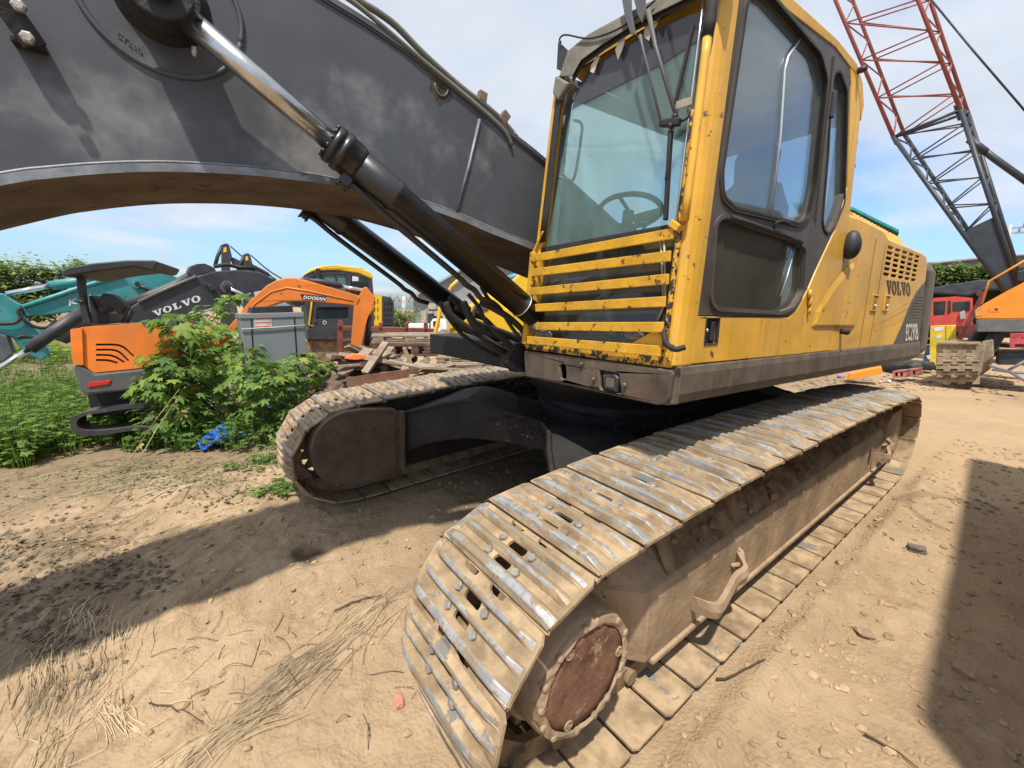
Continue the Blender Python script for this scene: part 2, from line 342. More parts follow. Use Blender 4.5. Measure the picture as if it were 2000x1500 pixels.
gx = axis_pts(-1.6, 4.3, .0165, -420, 260); gy = axis_pts(-2.4, 2.75, .0165, -420, 120)
GX, GY = np.meshgrid(gx, gy, indexing='ij'); GZ = gh(GX, GY)
nx, ny = GX.shape
gme = bpy.data.meshes.new('ground')
idx = np.arange(nx * ny).reshape(nx, ny)
q = np.stack([idx[:-1, :-1], idx[1:, :-1], idx[1:, 1:], idx[:-1, 1:]], -1).reshape(-1, 4)
gme.vertices.add(nx * ny); gme.vertices.foreach_set('co', np.stack([GX, GY, GZ], -1).ravel())
gme.loops.add(q.size); gme.loops.foreach_set('vertex_index', q.ravel().astype(np.int32))
gme.polygons.add(len(q)); gme.polygons.foreach_set('loop_start', np.arange(0, q.size, 4, dtype=np.int32)); gme.polygons.foreach_set('loop_total', np.full(len(q), 4, np.int32))
gme.update(calc_edges=True); gme.polygons.foreach_set('use_smooth', np.ones(len(q), bool))
# soil kinds: 1 = dark humus and rotting plants, 2nd channel = oily stain plus darker soil under the machine, 3rd = pale driven track
def blob(px, py, rx, ry=None):
    c = gpx(px, py); return np.exp(-(((GX - c[0]) / rx) ** 2 + ((GY - c[1]) / (ry or rx)) ** 2))
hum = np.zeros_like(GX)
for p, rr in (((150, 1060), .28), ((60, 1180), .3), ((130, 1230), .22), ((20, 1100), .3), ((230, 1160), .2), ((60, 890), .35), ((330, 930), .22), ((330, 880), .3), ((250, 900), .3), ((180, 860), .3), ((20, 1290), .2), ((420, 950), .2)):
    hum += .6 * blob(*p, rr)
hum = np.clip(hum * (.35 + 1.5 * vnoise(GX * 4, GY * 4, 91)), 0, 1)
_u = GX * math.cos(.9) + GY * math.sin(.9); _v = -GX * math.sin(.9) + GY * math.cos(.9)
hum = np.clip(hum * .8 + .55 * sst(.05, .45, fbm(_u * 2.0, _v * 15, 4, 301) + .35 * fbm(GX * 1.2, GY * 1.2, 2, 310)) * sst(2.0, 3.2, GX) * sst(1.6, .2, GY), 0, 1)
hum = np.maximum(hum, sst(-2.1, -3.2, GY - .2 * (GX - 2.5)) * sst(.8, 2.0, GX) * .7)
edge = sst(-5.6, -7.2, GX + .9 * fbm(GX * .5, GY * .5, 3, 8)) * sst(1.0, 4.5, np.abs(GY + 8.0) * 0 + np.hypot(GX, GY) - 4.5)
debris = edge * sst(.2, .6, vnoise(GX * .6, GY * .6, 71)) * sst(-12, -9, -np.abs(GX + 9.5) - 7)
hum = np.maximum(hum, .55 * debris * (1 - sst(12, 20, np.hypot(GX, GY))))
stain_under = np.clip(1.1 * blob(600, 1085, .10, .15) * (.5 + vnoise(GX * 14, GY * 14, 5)), 0, 1)
under = np.exp(-((GX - .3) / 1.6) ** 2 - ((GY + .1) / 1.0) ** 2) * .75  # darker soil under the machine, carried in the stain channel
stain_under = np.maximum(stain_under, under)
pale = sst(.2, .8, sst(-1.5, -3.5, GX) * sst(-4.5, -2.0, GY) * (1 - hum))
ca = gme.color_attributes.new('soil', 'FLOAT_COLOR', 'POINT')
ca.data.foreach_set('color', np.stack([hum, stain_under, pale, np.ones_like(hum)], -1).ravel())
def soil_mat():
    m = bpy.data.materials.new('sandy_soil'); m.use_nodes = True; nt = m.node_tree; N = nt.nodes; L = nt.links; N.clear()
    out = N.new('ShaderNodeOutputMaterial'); bs = N.new('ShaderNodeBsdfPrincipled'); L.new(bs.outputs[0], out.inputs[0]); bs.inputs['Roughness'].default_value = .95; bs.inputs['Specular IOR Level'].default_value = .12
    tc = N.new('ShaderNodeTexCoord'); at_ = N.new('ShaderNodeVertexColor'); at_.layer_name = 'soil'; sp = N.new('ShaderNodeSeparateColor'); L.new(at_.outputs[0], sp.inputs[0])
    def noise(s, d=6, ro=.6):
        n = N.new('ShaderNodeTexNoise'); n.inputs['Scale'].default_value = s; n.inputs['Detail'].default_value = d; n.inputs['Roughness'].default_value = ro; L.new(tc.outputs['Object'], n.inputs['Vector']); return n.outputs[0]
    def mr(src, a, b, c=0., d=1.):
        r = N.new('ShaderNodeMapRange'); r.interpolation_type = 'SMOOTHSTEP'; L.new(src, r.inputs[0])
        for i, x in enumerate((a, b, c, d)): r.inputs[i + 1].default_value = x
        return r.outputs[0]
    def mix(f, a, b):
        x = N.new('ShaderNodeMix'); x.data_type = 'RGBA'; L.new(f, x.inputs['Factor'])
        for k, c in (('A', a), ('B', b)):
            if isinstance(c, tuple): x.inputs[k].default_value = (*c, 1)
            else: L.new(c, x.inputs[k])
        return x.outputs['Result']
    c = mix(mr(noise(1.7, 8), .3, .7), (.31, .215, .127), (.42, .30, .182))
    c = mix(mr(noise(9, 8, .7), .45, .75, 0, .7), c, (.47, .34, .215))
    c = mix(mr(noise(45, 5, .7), .56, .74, 0, .5), c, (.26, .18, .11))
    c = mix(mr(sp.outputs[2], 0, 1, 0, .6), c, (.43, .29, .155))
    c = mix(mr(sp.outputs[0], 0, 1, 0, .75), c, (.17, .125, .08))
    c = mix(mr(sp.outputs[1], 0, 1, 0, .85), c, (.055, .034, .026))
    L.new(c, bs.inputs['Base Color'])
    b = N.new('ShaderNodeBump'); b.inputs['Strength'].default_value = .85; b.inputs['Distance'].default_value = .012
    ad = N.new('ShaderNodeMath'); ad.operation = 'ADD'; L.new(noise(38, 8, .65), ad.inputs[0]); vo = N.new('ShaderNodeTexVoronoi'); vo.inputs['Scale'].default_value = 55; L.new(tc.outputs['Object'], vo.inputs['Vector'])
    ml = N.new('ShaderNodeMath'); ml.operation = 'MULTIPLY'; ml.inputs[1].default_value = .5; L.new(vo.outputs['Distance'], ml.inputs[0]); L.new(ml.outputs[0], ad.inputs[1]); L.new(ad.outputs[0], b.inputs['Height']); L.new(b.outputs[0], bs.inputs['Normal'])
    return m
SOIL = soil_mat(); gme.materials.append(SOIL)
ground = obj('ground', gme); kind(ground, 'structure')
# ---------------------------------------------------------------- loose clods and pebbles
ICO = []
def ico():
    t = (1 + 5 ** .5) / 2; v = np.array([(-1, t, 0), (1, t, 0), (-1, -t, 0), (1, -t, 0), (0, -1, t), (0, 1, t), (0, -1, -t), (0, 1, -t), (t, 0, -1), (t, 0, 1), (-t, 0, -1), (-t, 0, 1)], float)
    v /= np.linalg.norm(v[0]); f = [(0, 11, 5), (0, 5, 1), (0, 1, 7), (0, 7, 10), (0, 10, 11), (1, 5, 9), (5, 11, 4), (11, 10, 2), (10, 7, 6), (7, 1, 8), (3, 9, 4), (3, 4, 2), (3, 2, 6), (3, 6, 8), (3, 8, 9), (4, 9, 5), (2, 4, 11), (6, 2, 10), (8, 6, 7), (9, 8, 1)]
    return v, f
IV, IF = ico()
def on_track(x, y):
    f = inv_track(np.array(x), np.array(y), np.array(0.0)); return -2.4 < f[0] < 3.05 and (abs(f[1] - 1.31) < .33 or abs(f[1] + 1.31) < .33)
def clods(name, n, xr, yr, s0, s1, m, keep=None):
    mb = MB()
    for i in range(n):
        x = random.uniform(*xr); y = random.uniform(*yr)
        if on_track(x, y) or (keep and not keep(x, y)): continue
        s = s0 + (s1 - s0) * random.random() ** 4
        A = np.diag(s * (.6 + rng.random(3) * .7)); A[2, 2] *= .7; a = random.random() * 6.3; Rz = np.array([[math.cos(a), -math.sin(a), 0], [math.sin(a), math.cos(a), 0], [0, 0, 1]])
        v = (IV * (1 + .5 * (rng.random((12, 1)) - .5))) @ A @ Rz.T; z = gz_fast(x, y)
        mb.add(v + V3(x, y, z + s * .12), IF, 0)
    return mb.build(name, m, fix=False)
from bisect import bisect
def gz_fast(x, y):
    i = min(max(bisect(gx, x) - 1, 0), nx - 2); j = min(max(bisect(gy, y) - 1, 0), ny - 2)
    u = (x - gx[i]) / (gx[i + 1] - gx[i]); v = (y - gy[j]) / (gy[j + 1] - gy[j])
    return float((GZ[i, j] * (1 - u) + GZ[i + 1, j] * u) * (1 - v) + (GZ[i, j + 1] * (1 - u) + GZ[i + 1, j + 1] * u) * v)
CLOD = mat('soil_clod', (.37, .262, .158), .95, var=.3, vscale=2.5, bump=.5, bscale=40, spec=.1)
o = clods('soil_clods', 3400, (.2, 4.3), (-1.9, 2.4), .002, .022, CLOD); kind(o, 'stuff'); tag(o, 'dry tan clods and pebbles strewn over the soil', 'clods')
o = clods('soil_crumbs', 3200, (-4.5, 1.6), (1.55, 2.75), .002, .024, CLOD); kind(o, 'stuff'); tag(o, 'crumbly earth lumps beside the near track', 'clods')
# ================================================================ THE BIG EXCAVATOR
EX = empty('crawler_excavator', 'big yellow crawler excavator with charcoal boom and dusty steel tracks, filling the picture', 'excavator')
PX = lambda L, y=HL: [hs(a, b, y) for a, b in L]
# ---------------------------------------------------------------- tracks
NP_ = 49
def path():
    pts = []
    cs = V3(2.535, .495); Rs = .447
    for k in range(25): a = math.radians(88 - k * (176 / 24)); pts.append(cs + Rs * V3(math.cos(a), math.sin(a)))     # round the sprocket, front
    for x in np.linspace(2.45, -1.45, 30): pts.append(V3(x, .048))
    ci = V3(-1.55, .435); Ri = .388
    for k in range(19): a = math.radians(-92 - k * 10); pts.append(ci + Ri * V3(math.cos(a), math.sin(a)))
    for p in spl([(-1.3, .845), (-.6, .90), (.3, .94), (1.0, .968), (1.6, .975), (2.1, .965), (2.45, .946)], 8): pts.append(p)
    return np.array(pts)
PTH = path(); seg = np.diff(np.vstack([PTH, PTH[:1]]), axis=0); sl_ = np.hypot(seg[:, 0], seg[:, 1]); cum = np.concatenate([[0], np.cumsum(sl_)]); PLEN = cum[-1]
PIT = PLEN / NP_
ZS = 1.0
def on_path(s):
    p = on_path0(s); return V3(p[0], .048 + (p[1] - .048) * ZS)
def on_path0(s):
    s = s % PLEN; i = int(np.searchsorted(cum, s, 'right') - 1); i = min(i, len(PTH) - 1); return PTH[i] + seg[i] * ((s - cum[i]) / sl_[i])
def rrect(cx, cy, w, h, r, n=4): return fillet([(cx - w / 2, cy - h / 2), (cx + w / 2, cy - h / 2), (cx + w / 2, cy + h / 2), (cx - w / 2, cy + h / 2)], r, n)
def shoe_mesh(seed, lip=True):
    R_ = random.Random(seed); mb = MB(); p = PIT; h = p / 2
    x0 = -h + .010; x1 = h - .006
    cut = lambda y: [(x0, y - .042), (x0 + .016, y - .036), (x0 + .024, y - .018), (x0 + .026, y), (x0 + .024, y + .018), (x0 + .016, y + .036), (x0, y + .042)]
    outer = [(x1, -.297), (x1, .297), (x0 + .028, .300), (x0 + .004, .286)] + cut(.075)[::-1] + cut(-.075)[::-1] + [(x0 + .004, -.286), (x0 + .028, -.300)]
    holes = [rrect(.048, 0, .030, .082, .014), rrect(-.022, 0, .034, .088, .015)]
    mb.plate(outer, holes, -.006, .006, lambda u, v, l: (u, v, l))
    for (xc, w0, w1, hh, ye) in ((h - .024, .046, .028, .037, .293), (.014, .036, .016, .029, .290), (-.058, .036, .017, .030, .290)):
        n = 11; rings = []
        for k in range(n):
            y = -ye + 2 * ye * k / (n - 1); e = 1 - .85 * (abs(k - (n - 1) / 2) / ((n - 1) / 2)) ** 9; j = R_.uniform(-.0018, .0018); hz = hh * e + R_.uniform(-.0018, .0015)
            xs = [(xc - w0 / 2 - .004, .0055), (xc - w0 / 2 + .004, .005 + hz * .45), (xc - w1 / 2 + j, hz * .92), (xc - w1 / 4 + j, hz), (xc + w1 / 4 + j, hz), (xc + w1 / 2 + j, hz * .92), (xc + w0 / 2 - .004, .005 + hz * .45), (xc + w0 / 2 + .003, .0055)]
            rings.append([(a_, y, b_) for a_, b_ in xs])
        m_ = len(rings[0])
        for k in range(n - 1):
            for j in range(m_ - 1): mb.add([rings[k][j], rings[k][j + 1], rings[k + 1][j + 1], rings[k + 1][j]], [(0, 1, 2, 3)], 1 if 2 <= j <= 4 or (j == 5 and w0 > .04) else 0, False)
        mb.add(rings[0], [tuple(range(m_))], 0); mb.add(rings[-1], [tuple(range(m_))[::-1]], 0)
    if lip: mb.plate([(-h - .014, -.290), (-h - .014, .290), (-h + .014, .290), (-h + .014, -.290)], [], -.022, -.010, lambda u, v, l: (u, v, l))
    return mb.mesh('track_shoe', [SHOE, STEEL])
SHM = [shoe_mesh(i) for i in range(4)]; SHB = [shoe_mesh(i, False) for i in range(2)]
bm_ = MB(); bm_.lathe((0, 0, .004), (0, 0, 1), [(0, .0165), (.013, .0165), (.016, .014)], 6, smooth=False); BOLTM = bm_.mesh('bolt', BOLT)
bm_ = MB(); bm_.lathe((0, 0, .004), (0, 0, 1), [(0, .019), (.008, .018), (.012, .012)], 7, smooth=False); BOLTD = bm_.mesh('bolt', SHOE)
# find the shoe phase that puts a gap where the photograph has one (x = 2.588 on the upper run)
cand = [s for s in np.linspace(0, PLEN, 4000) if True]; s_gap = min(cand, key=lambda s: abs(on_path(s)[0] - 2.588) + (0 if on_path(s)[1] > .8 else 9))
def build_track(Y, phase, name, side):
    chain = MB(); boxes = []
    for i in range(NP_):
        s0 = phase + PIT * i; a = on_path(s0); b = on_path(s0 + PIT); c = (a + b) / 2; t = b - a; t /= np.linalg.norm(t); nrm = V3(-t[1], t[0])     # path runs clockwise (down round the front)
        # x axis of the shoe: its leading edge lies against the running direction
        X = V3(t[0], 0, t[1]); Z = V3(nrm[0], 0, nrm[1]); Yv = np.cross(Z, X)
        jz = random.uniform(-.004, .004) if a[1] > .5 else 0
        Mx = Matrix(((X[0], Yv[0], Z[0], c[0] + Z[0] * jz), (X[1], Yv[1], Z[1], Y), (X[2], Yv[2], Z[2], c[1] + Z[2] * jz), (0, 0, 0, 1)))
        sh = obj('track_shoe', SHM[(i * 7 + side) % 4] if c[1] > .12 else SHB[i % 2], EX, 0, TM @ Mx @ Matrix.Rotation(random.uniform(-.03, .03) if c[1] > .3 else 0, 4, 'Y'))
        if side == 0 and c[1] > .45 and c[0] > -.6:
            for bx in (.048, -.022):
                for by in (-.078, .078):
                    obj('bolt', BOLTM if c[0] > .9 else BOLTD, sh, 0, Matrix.Translation((bx + random.uniform(-.002, .002), by, 0)) @ Matrix.Rotation(random.random() * 6, 4, 'Z'))
        # two link plates and a pin below each shoe
        for yy in (-.085, .085):
            q0 = V3(c[0], Y + yy, c[1]) - Z * .055; chain.box(q0, (PIT * .92, .035, .085), np.stack([X, Yv, Z], 1))
        q0 = V3(a[0], Y, a[1]) - Z * .058; chain.tube([q0 - V3(0, .125, 0), q0 + V3(0, .125, 0)], .034, 8)
    return chain.build('track_chain', CHAIN, EX, mat4=TM)
CY = 1.305
build_track(CY, s_gap, 'near', 0)
ZS = .89; build_track(-CY, s_gap + .09, 'far', 1)
# track frames (outer face, sloping top, lip) ------------------------------------------------
def track_frame(sgn):
    mb = MB(); S = lambda x, y, z: (x, sgn * y, z); rings = []
    prof = [(1.47, .205), (1.47, .50), (1.455, .545), (1.42, .565), (1.17, .79), (1.12, .80), (1.12, .19)]
    stations = [(2.32, .30, .06), (2.10, .0, .0), (2.02, 0, 0), (1.2, 0, 0), (.5, 0, 0), (-.3, 0, 0), (-1.0, 0, 0), (-1.55, 0, .0), (-1.80, .05, .05)]
    for x, ins, dn in stations:
        rings.append([S(x, 1.12 + (y - 1.12) * (1 - ins * 2.2 if ins < .3 else .25), (z - .19) * (1 - dn * 1.5) + .19 + dn * .3) for y, z in prof])
    mb.loft(rings)
    f = mb.build('track_frame', TFRAME, EX, .012, TM)
    mb = MB(); mb.bar(S(2.06, 1.45, .192), S(-1.75, 1.45, .192), .07, .03); lip = mb.build('frame_lip', TFRAME, f, .008)
    mb = MB(); mb.plate([(-1.35, .22), (-1.35, .60), (-1.45, .66), (-1.78, .66), (-1.86, .56), (-1.93, .33), (-1.86, .2)], [], sgn * 1.35, sgn * 1.485, lambda u, v, l: (u, l, v)); mb.build('idler_guard', TFRAME, f, .012)
    return f
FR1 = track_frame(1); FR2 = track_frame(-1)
for o_ in [FR2] + list(FR2.children): o_.data.materials[0] = mat('shaded_far_frame', (.03, .025, .021), .8, var=.4, vscale=5, dust=.5, dustcol=(.09, .07, .05), bump=.5, bscale=25)  # far frame coloured darker than the near one to paint in its shade
for x in (.93, 0.18): MB().bar((x, 1.468, .21), (x, 1.468, .52), .006, .012, up=(1, 0, 0)).build('weld_seam', TFRAME, FR1, .002)
def step_bracket(x0, x1, z, parent):
    mb = MB(); y = 1.47
    mb.loft([[V3(*p) + V3(0, dy, dz) for dy, dz in ((-.0, -.042), (.024, -.042), (.034, .0), (.024, .038), (0, .038))] for p in spl([(x0, y, z), (x0 - .02, y + .07, z + .005), (x0 - .08, y + .085, z + .0), (x1 + .12, y + .05, z + .02), (x1 + .04, y + .06, z + .035), (x1, y + .02, z + .05), (x1 - .02, y - .005, z + .06)], 4)])
    mb.tube(spl([(x1 + .03, y, z + .03), (x1 - .01, y + .035, z + .05), (x1 - .03, y + .02, z + .09), (x1 - .04, y - .005, z + .10)], 4), .013, 7)
    return mb.build('step_bracket', TFRAME, parent, .005)
step_bracket(1.76, 1.36, .34, FR1); step_bracket(-1.05, -1.36, .36, FR1)
mb = MB(); mb.plate(fillet([(-1.0, .30), (-.965, .30), (-.95, .38), (-.955, .44), (-.99, .43), (-1.01, .37)], .01), [], 1.4695, 1.4725, lambda u, v, l: (u, l, v)); mb.build('frame_slot', OILY, FR1)
# packed dirt on the sloping frame top
mb = MB(); nxx, nyy = 120, 12; vs = []
for i in range(nxx):
    for j in range(nyy):
        x = 1.95 - 3.55 * i / (nxx - 1); t = j / (nyy - 1); y = 1.45 - .27 * t; z = .56 + .235 * t
        hh = max(0, fbm(x * 5, y * 9 + 3, 4, 51) * .05 + .012 + .035 * (x < -.6)) * math.sin(math.pi * min(1, max(0, t * .96 + .02))) ** .5
        vs.append((x, y + hh * .6, z + hh))
fs = [(i * nyy + j, (i + 1) * nyy + j, (i + 1) * nyy + j + 1, i * nyy + j + 1) for i in range(nxx - 1) for j in range(nyy - 1)]
DIRT = mat('packed_dirt', (.245, .165, .095), .95, var=.35, vscale=9, bump=.9, bscale=25, spec=.1)
mb.add(vs, fs, 0, False); o = mb.build('packed_dirt', DIRT, FR1, fix=False)
mb = MB()
for i in range(420):
    x = random.uniform(-1.5, 1.9); t = random.random(); s = .006 + .028 * random.random() ** 3
    if x > -.4 and random.random() < .5: continue
    mb.add((IV * (1 + .5 * (rng.random((12, 1)) - .5))) * s + V3(x, 1.455 - .27 * t, .575 + .235 * t), IF)
kind(mb.build('dirt_lumps', DIRT, FR1, fix=False), 'stuff')
# rollers
for x in np.linspace(1.75, -1.15, 9):
    MB().lathe((x, 1.12, .205), (0, 1, 0), [(0, .075), (.06, .075), (.08, .1), (.1, .1), (.1, .08), (.22, .08), (.22, .1), (.24, .1), (.26, .075), (.31, .07)], 18).build('bottom_roller', CHAIN, EX, 0, TM)
# sprocket, final drive, idler
def sprocket(Y, par):
    mb = MB(); k = 22; out_ = []
    for i in range(k * 4):
        a = 2 * math.pi * i / (k * 4); r = .345 if i % 4 in (0, 1) else .295; out_.append((2.535 + r * math.cos(a), .495 + r * math.sin(a)))
    mb.plate(out_, [], Y - .03, Y + .03, lambda u, v, l: (u, l, v)); return mb.build('sprocket', CHAIN, EX, .004, TM)
sprocket(CY, EX); sprocket(-CY, EX)
HC = V3(2.55, 1.12, .492)
mb = MB(); mb.lathe(HC, (0, 1, 0), [(0, .30), (.10, .30), (.12, .285), (.18, .28), (.20, .262), (.285, .255), (.30, .235), (.385, .228), (.405, .222)], 44); fd = mb.build('final_drive', TFRAME, EX, .004, TM)
mb = MB(); n = 44; rings = []
for d, r in ((.395, .224), (.418, .217), (.424, .197), (.418, .186)):
    rings.append([HC + V3(r * (1 + .018 * math.sin(5 * 2 * math.pi * j / n) * math.sin(j * 2.3)) * math.cos(2 * math.pi * j / n), d + random.uniform(-.004, .004), r * math.sin(2 * math.pi * j / n)) for j in range(n)])
mb.loft(rings, cap=False, smooth=False); mb.build('cover_rim', TFRAME, fd)
mb = MB(); mb.lathe(HC, (0, 1, 0), [(.40, .186), (.414, .186), (.4165, .15), (.417, .05)], 40); mb.build('drive_cover', RUSTC, fd)
for i in range(14):
    a = 2 * math.pi * i / 14 + random.uniform(-.06, .16); p = HC + V3(.206 * math.cos(a), .412, .206 * math.sin(a)); MB().lathe(p, (0, 1, 0), [(0, .016), (.010, .015), (.014, .008)], 7, smooth=True).build('cover_bolt', TFRAME, fd)
for i in (1, 5, 9): 
    a = 2 * math.pi * i / 12 + 2.6; p = HC + V3(.168 * math.cos(a), .414, .168 * math.sin(a)); MB().lathe(p, (0, 1, 0), [(0, .020), (.006, .020), (.007, .015), (.003, .013), (.003, .008), (.007, .007)], 16).build('drain_plug', TFRAME, fd)
for Y in (CY, -CY): MB().lathe((-1.55, Y - .13, .435), (0, 1, 0), [(0, .29), (.05, .30), (.06, .25), (.2, .25), (.21, .30), (.26, .29)], 32).build('idler_wheel', CHAIN, EX, 0, TM)
# motor guard inside the far track
def fpx(px, py, y):                                        # track-frame plane y = const
    c = MT.T @ CAM + OT; D = MT.T @ ray(px, py); t = (y - c[1]) / D[1]; return c + D * t
mg = [(608, 880), (618, 845), (640, 822), (670, 806), (710, 800), (778, 800), (780, 916), (765, 924), (720, 945), (690, 955), (655, 953), (628, 938), (613, 912)]
poly = [tuple(fpx(a, b, -.93)[[0, 2]]) for a, b in mg]; mb = MB(); mb.plate(fillet(poly, .03, 2), [], -1.12, -.93, lambda u, v, l: (u, l, v))
GUARD = mat('brown_motor_guard', (.075, .052, .038), .85, var=.25, vscale=4, dust=.8, dustcol=(.2, .14, .085), bump=.3, bscale=35)
g0 = mb.build('motor_guard', GUARD, EX, .012, TM)
cx_, cz_ = np.mean([p[0] for p in poly]), np.mean([p[1] for p in poly])
mb = MB(); mb.plate(fillet([(cx_ + (p[0] - cx_) * .92, cz_ + (p[1] - cz_) * .90) for p in poly], .03, 2), [], -.93, -.922, lambda u, v, l: (u, l, v)); mb.build('guard_cover', GUARD, g0, .004)
for p in ((655, 848), (727, 838), (757, 907), (660, 947)):
    q_ = fpx(*p, -.922); MB().lathe(q_, (0, 1, 0), [(0, .02), (.012, .02), (.016, .012)], 6, smooth=False).build('guard_bolt', GUARD, g0)
mb = MB(); a = fpx(785, 803, -.9); b = fpx(785, 915, -.9); mb.bar(a, b, .07, .035, up=(1, 0, 0)); mb.build('guard_flange', GUARD, g0, .006)
# carbody: X-frame legs, centre block, swing ring
CARB = mat('oily_carbody', (.020, .018, .017), .7, var=.4, vscale=5, dust=.2, dustcol=(.06, .05, .042), bump=.5, bscale=25)
def leg(sx, sy):
    # stations along the leg's front face: track end -> centre (x, y, z bottom, z top), for the far front leg
    st = [(2.13, -.93, .39, .745), (2.0, -.77, .49, .80), (1.89, -.62, .54, .86), (1.78, -.50, .57, .888), (1.70, -.40, .57, .875), (1.57, -.23, .565, .82), (1.40, 0, .53, .76), (1.2, .2, .42, .70)]
    mb = MB(); f = lambda x, y, z: ((x if sx > 0 else 1.04 - x), (y if sy < 0 else -y), z)
    mb.loft([[f(x, y, zb), f(x, y, zt), f(x - .40, y - .33, zt), f(x - .40, y - .33, zb)] for x, y, zb, zt in st]); lg = mb.build('carbody_leg', CARB, EX, .012, TM)
    mb = MB(); mb.tube([f(x + .006, y + .006, zt) for x, y, zb, zt in st], .017, 6); mb.build('leg_flange', CARB, lg)
    return lg
for sx in (1, -1):
    for sy in (1, -1): leg(sx, sy)
mb = MB(); mb.lathe((.52, 0, .40), (0, 0, 1), [(0, .62), (.30, .68), (.42, .70), (.44, .66), (.5, .66)], 40); mb.build('carbody_centre', CARB, EX, .01, TM)
mb = MB()
for i in range(4200):
    a = random.random() * 6.283; r = .62 * math.sqrt(random.random()) + .1; s = .002 + .010 * random.random() ** 3; x = .52 + 1.2 * r * math.cos(a) + .35; y = r * 1.3 * math.sin(a); z = .865 + .02 * fbm(x * 6, y * 6, 2, 4) - .16 * max(0, abs(x - .52) - .5)
    mb.add((IV * (1 + .5 * (rng.random((12, 1)) - .5))) * s + V3(x, y, z), IF)
o = mb.build('black_grit', OILY, EX, 0, TM, fix=False); kind(o, 'stuff')
mb = MB(); mb.lathe((0, 0, .86), (0, 0, 1), [(0, .66), (.08, .66), (.08, .72), (.2, .72), (.2, .6), (.32, .6)], 48); mb.build('swing_ring', CARB, EX)
# ---------------------------------------------------------------- house: deck frame, bumper
mb = MB(); prof = [(1.425, 1.335), (1.432, 1.30), (1.432, 1.215), (1.42, 1.18), (1.385, 1.158), (1.30, 1.15), (.9, 1.15), (.9, 1.335)]
rings = []
for x in (1.245, 1.0, .4, -.3, -1.2, -2.0, -2.55, -2.78):
    k = 0 if x > -2.3 else (.0 if x > -2.7 else .012); rings.append([(x, y - k, z + k) for y, z in prof])
mb.loft(rings); deck = mb.build('deck_frame', DECK, EX, .006)
MB().box((.0, -.1, 1.25), (2.45, 2.0, .17)).build('deck_floor', OILY, EX, .01)
MB().box((-1.6, -.1, 1.24), (2.3, 2.2, .16)).build('deck_floor', OILY, EX, .01)
# bumper under the cab, with a slot and a lamp recess
slot = [(p[1], p[2]) for p in [fr(1100 + dx, 726 + dy) for dx, dy in ((-6, -12), (0, -16), (6, -12), (6, 12), (0, 16), (-6, 12))]]
lampr = fillet([(p[1], p[2]) for p in [fr(*q_) for q_ in ((1171, 722), (1209, 729), (1213, 766), (1208, 770), (1175, 762), (1171, 757))]], .008)
outer = [(.41, 1.158), (1.36, 1.160), (1.395, 1.17), (1.42, 1.20), (1.425, 1.305), (1.42, 1.322), (.385, 1.315)]
mb = MB(); mb.plate(outer, [fillet(slot, .006), lampr], 1.268, 1.290, lambda u, v, l: (l, u, v)); bump = mb.build('bumper', DECK, EX, .006)
mb = MB(); mb.loft([[(1.290, 1.30, z), (1.283, 1.395, z), (1.255, 1.425, z), (1.235, 1.432, z), (1.2, 1.40, z), (1.25, 1.3, z)] for z in (1.168, 1.318)]); mb.build('bumper_corner', DECK, bump, .008)
MB().box((1.12, .88, 1.162), (.28, .9, .008)).build('bumper_bottom', DECK, bump)
MB().box((1.22, 1.09, 1.235), (.015, .16, .14)).build('lamp_pocket', OILY, bump)
lc = [fr(*q_) for q_ in ((1176, 732), (1203, 730), (1209, 738), (1204, 767), (1178, 760))]; cpt = np.mean(lc, 0)
mb = MB(); mb.loft([[p + V3(-.07, 0, 0) for p in lc], [p + V3(-.004, 0, 0) for p in lc], [cpt + (p - cpt) * .82 + V3(.006, 0, 0) for p in lc]]); lamp = mb.build('work_lamp', BLACKP, bump, .003)
MB().box(cpt + V3(.008, 0, -.004), (.004, .05, .045)).build('lamp_lens', mat('dusty_lens', (.13, .11, .08), .5, var=.2, bump=.3), lamp, .001)
for p in ((1160, 741), (1221, 752), (1137, 711)):
    MB().lathe(fr(*p, .008), (1, 0, 0), [(0, .011), (.010, .011), (.013, .007)], 8).build('bumper_bolt', DECK, bump)
# ---------------------------------------------------------------- cab
def cabx(z, off=0.0): return 1.28 - .073 * (z - 1.33) + off
FRP = lambda off: (lambda u, v, l: (cabx(v, off + l), u, v))
CABR = lambda z: .375 + .085 * max(0, (z - 1.33) / 1.6)          # right side of the cab leans in
# base panel under the guard
mb = MB(); mb.plate([(.385, 1.325), (1.40, 1.328), (1.40, 1.43), (.385, 1.385)], [], -.03, -.004, FRP(0)); mb.build('cab_front_panel', YELC, EX, .004)
# left front pillar: a rounded post following the door gap
rings = []
for z in np.linspace(1.335, 2.90, 12):
    xg = 1.148 - .0705 * (z - 1.34); xf = cabx(z, -.0); ring = [(xg, 1.424, z), (xg + .05, 1.426, z), (xf - .05, 1.422, z), (xf - .022, 1.410, z), (xf - .006, 1.388, z), (xf, 1.362, z), (xf - .05, 1.352, z), (xg, 1.34, z)]
    rings.append(ring)
mb = MB(); mb.loft(rings, smooth=False); pil = mb.build('front_pillar', YEL, EX, .008, seg=3)
mb = MB(); mb.tube([(cabx(z, .008), 1.372, z) for z in np.linspace(1.42, 2.36, 8)], .013, 7); mb.build('chipped_edge_rail', YELC, pil)
mb = MB(); mb.tube(spl([(cabx(z, .022), 1.40, z) for z in (1.93, 2.3, 2.62)], 4), .017, 9); mb.build('grab_tube', YEL, pil)
mb = MB(); mb.tube([(cabx(z, .022), 1.402, z) for z in (2.61, 2.66, 2.71, 2.80)], [.019, .024, .022, .022], 9); mb.build('rubber_sleeve', RUBBER, pil)
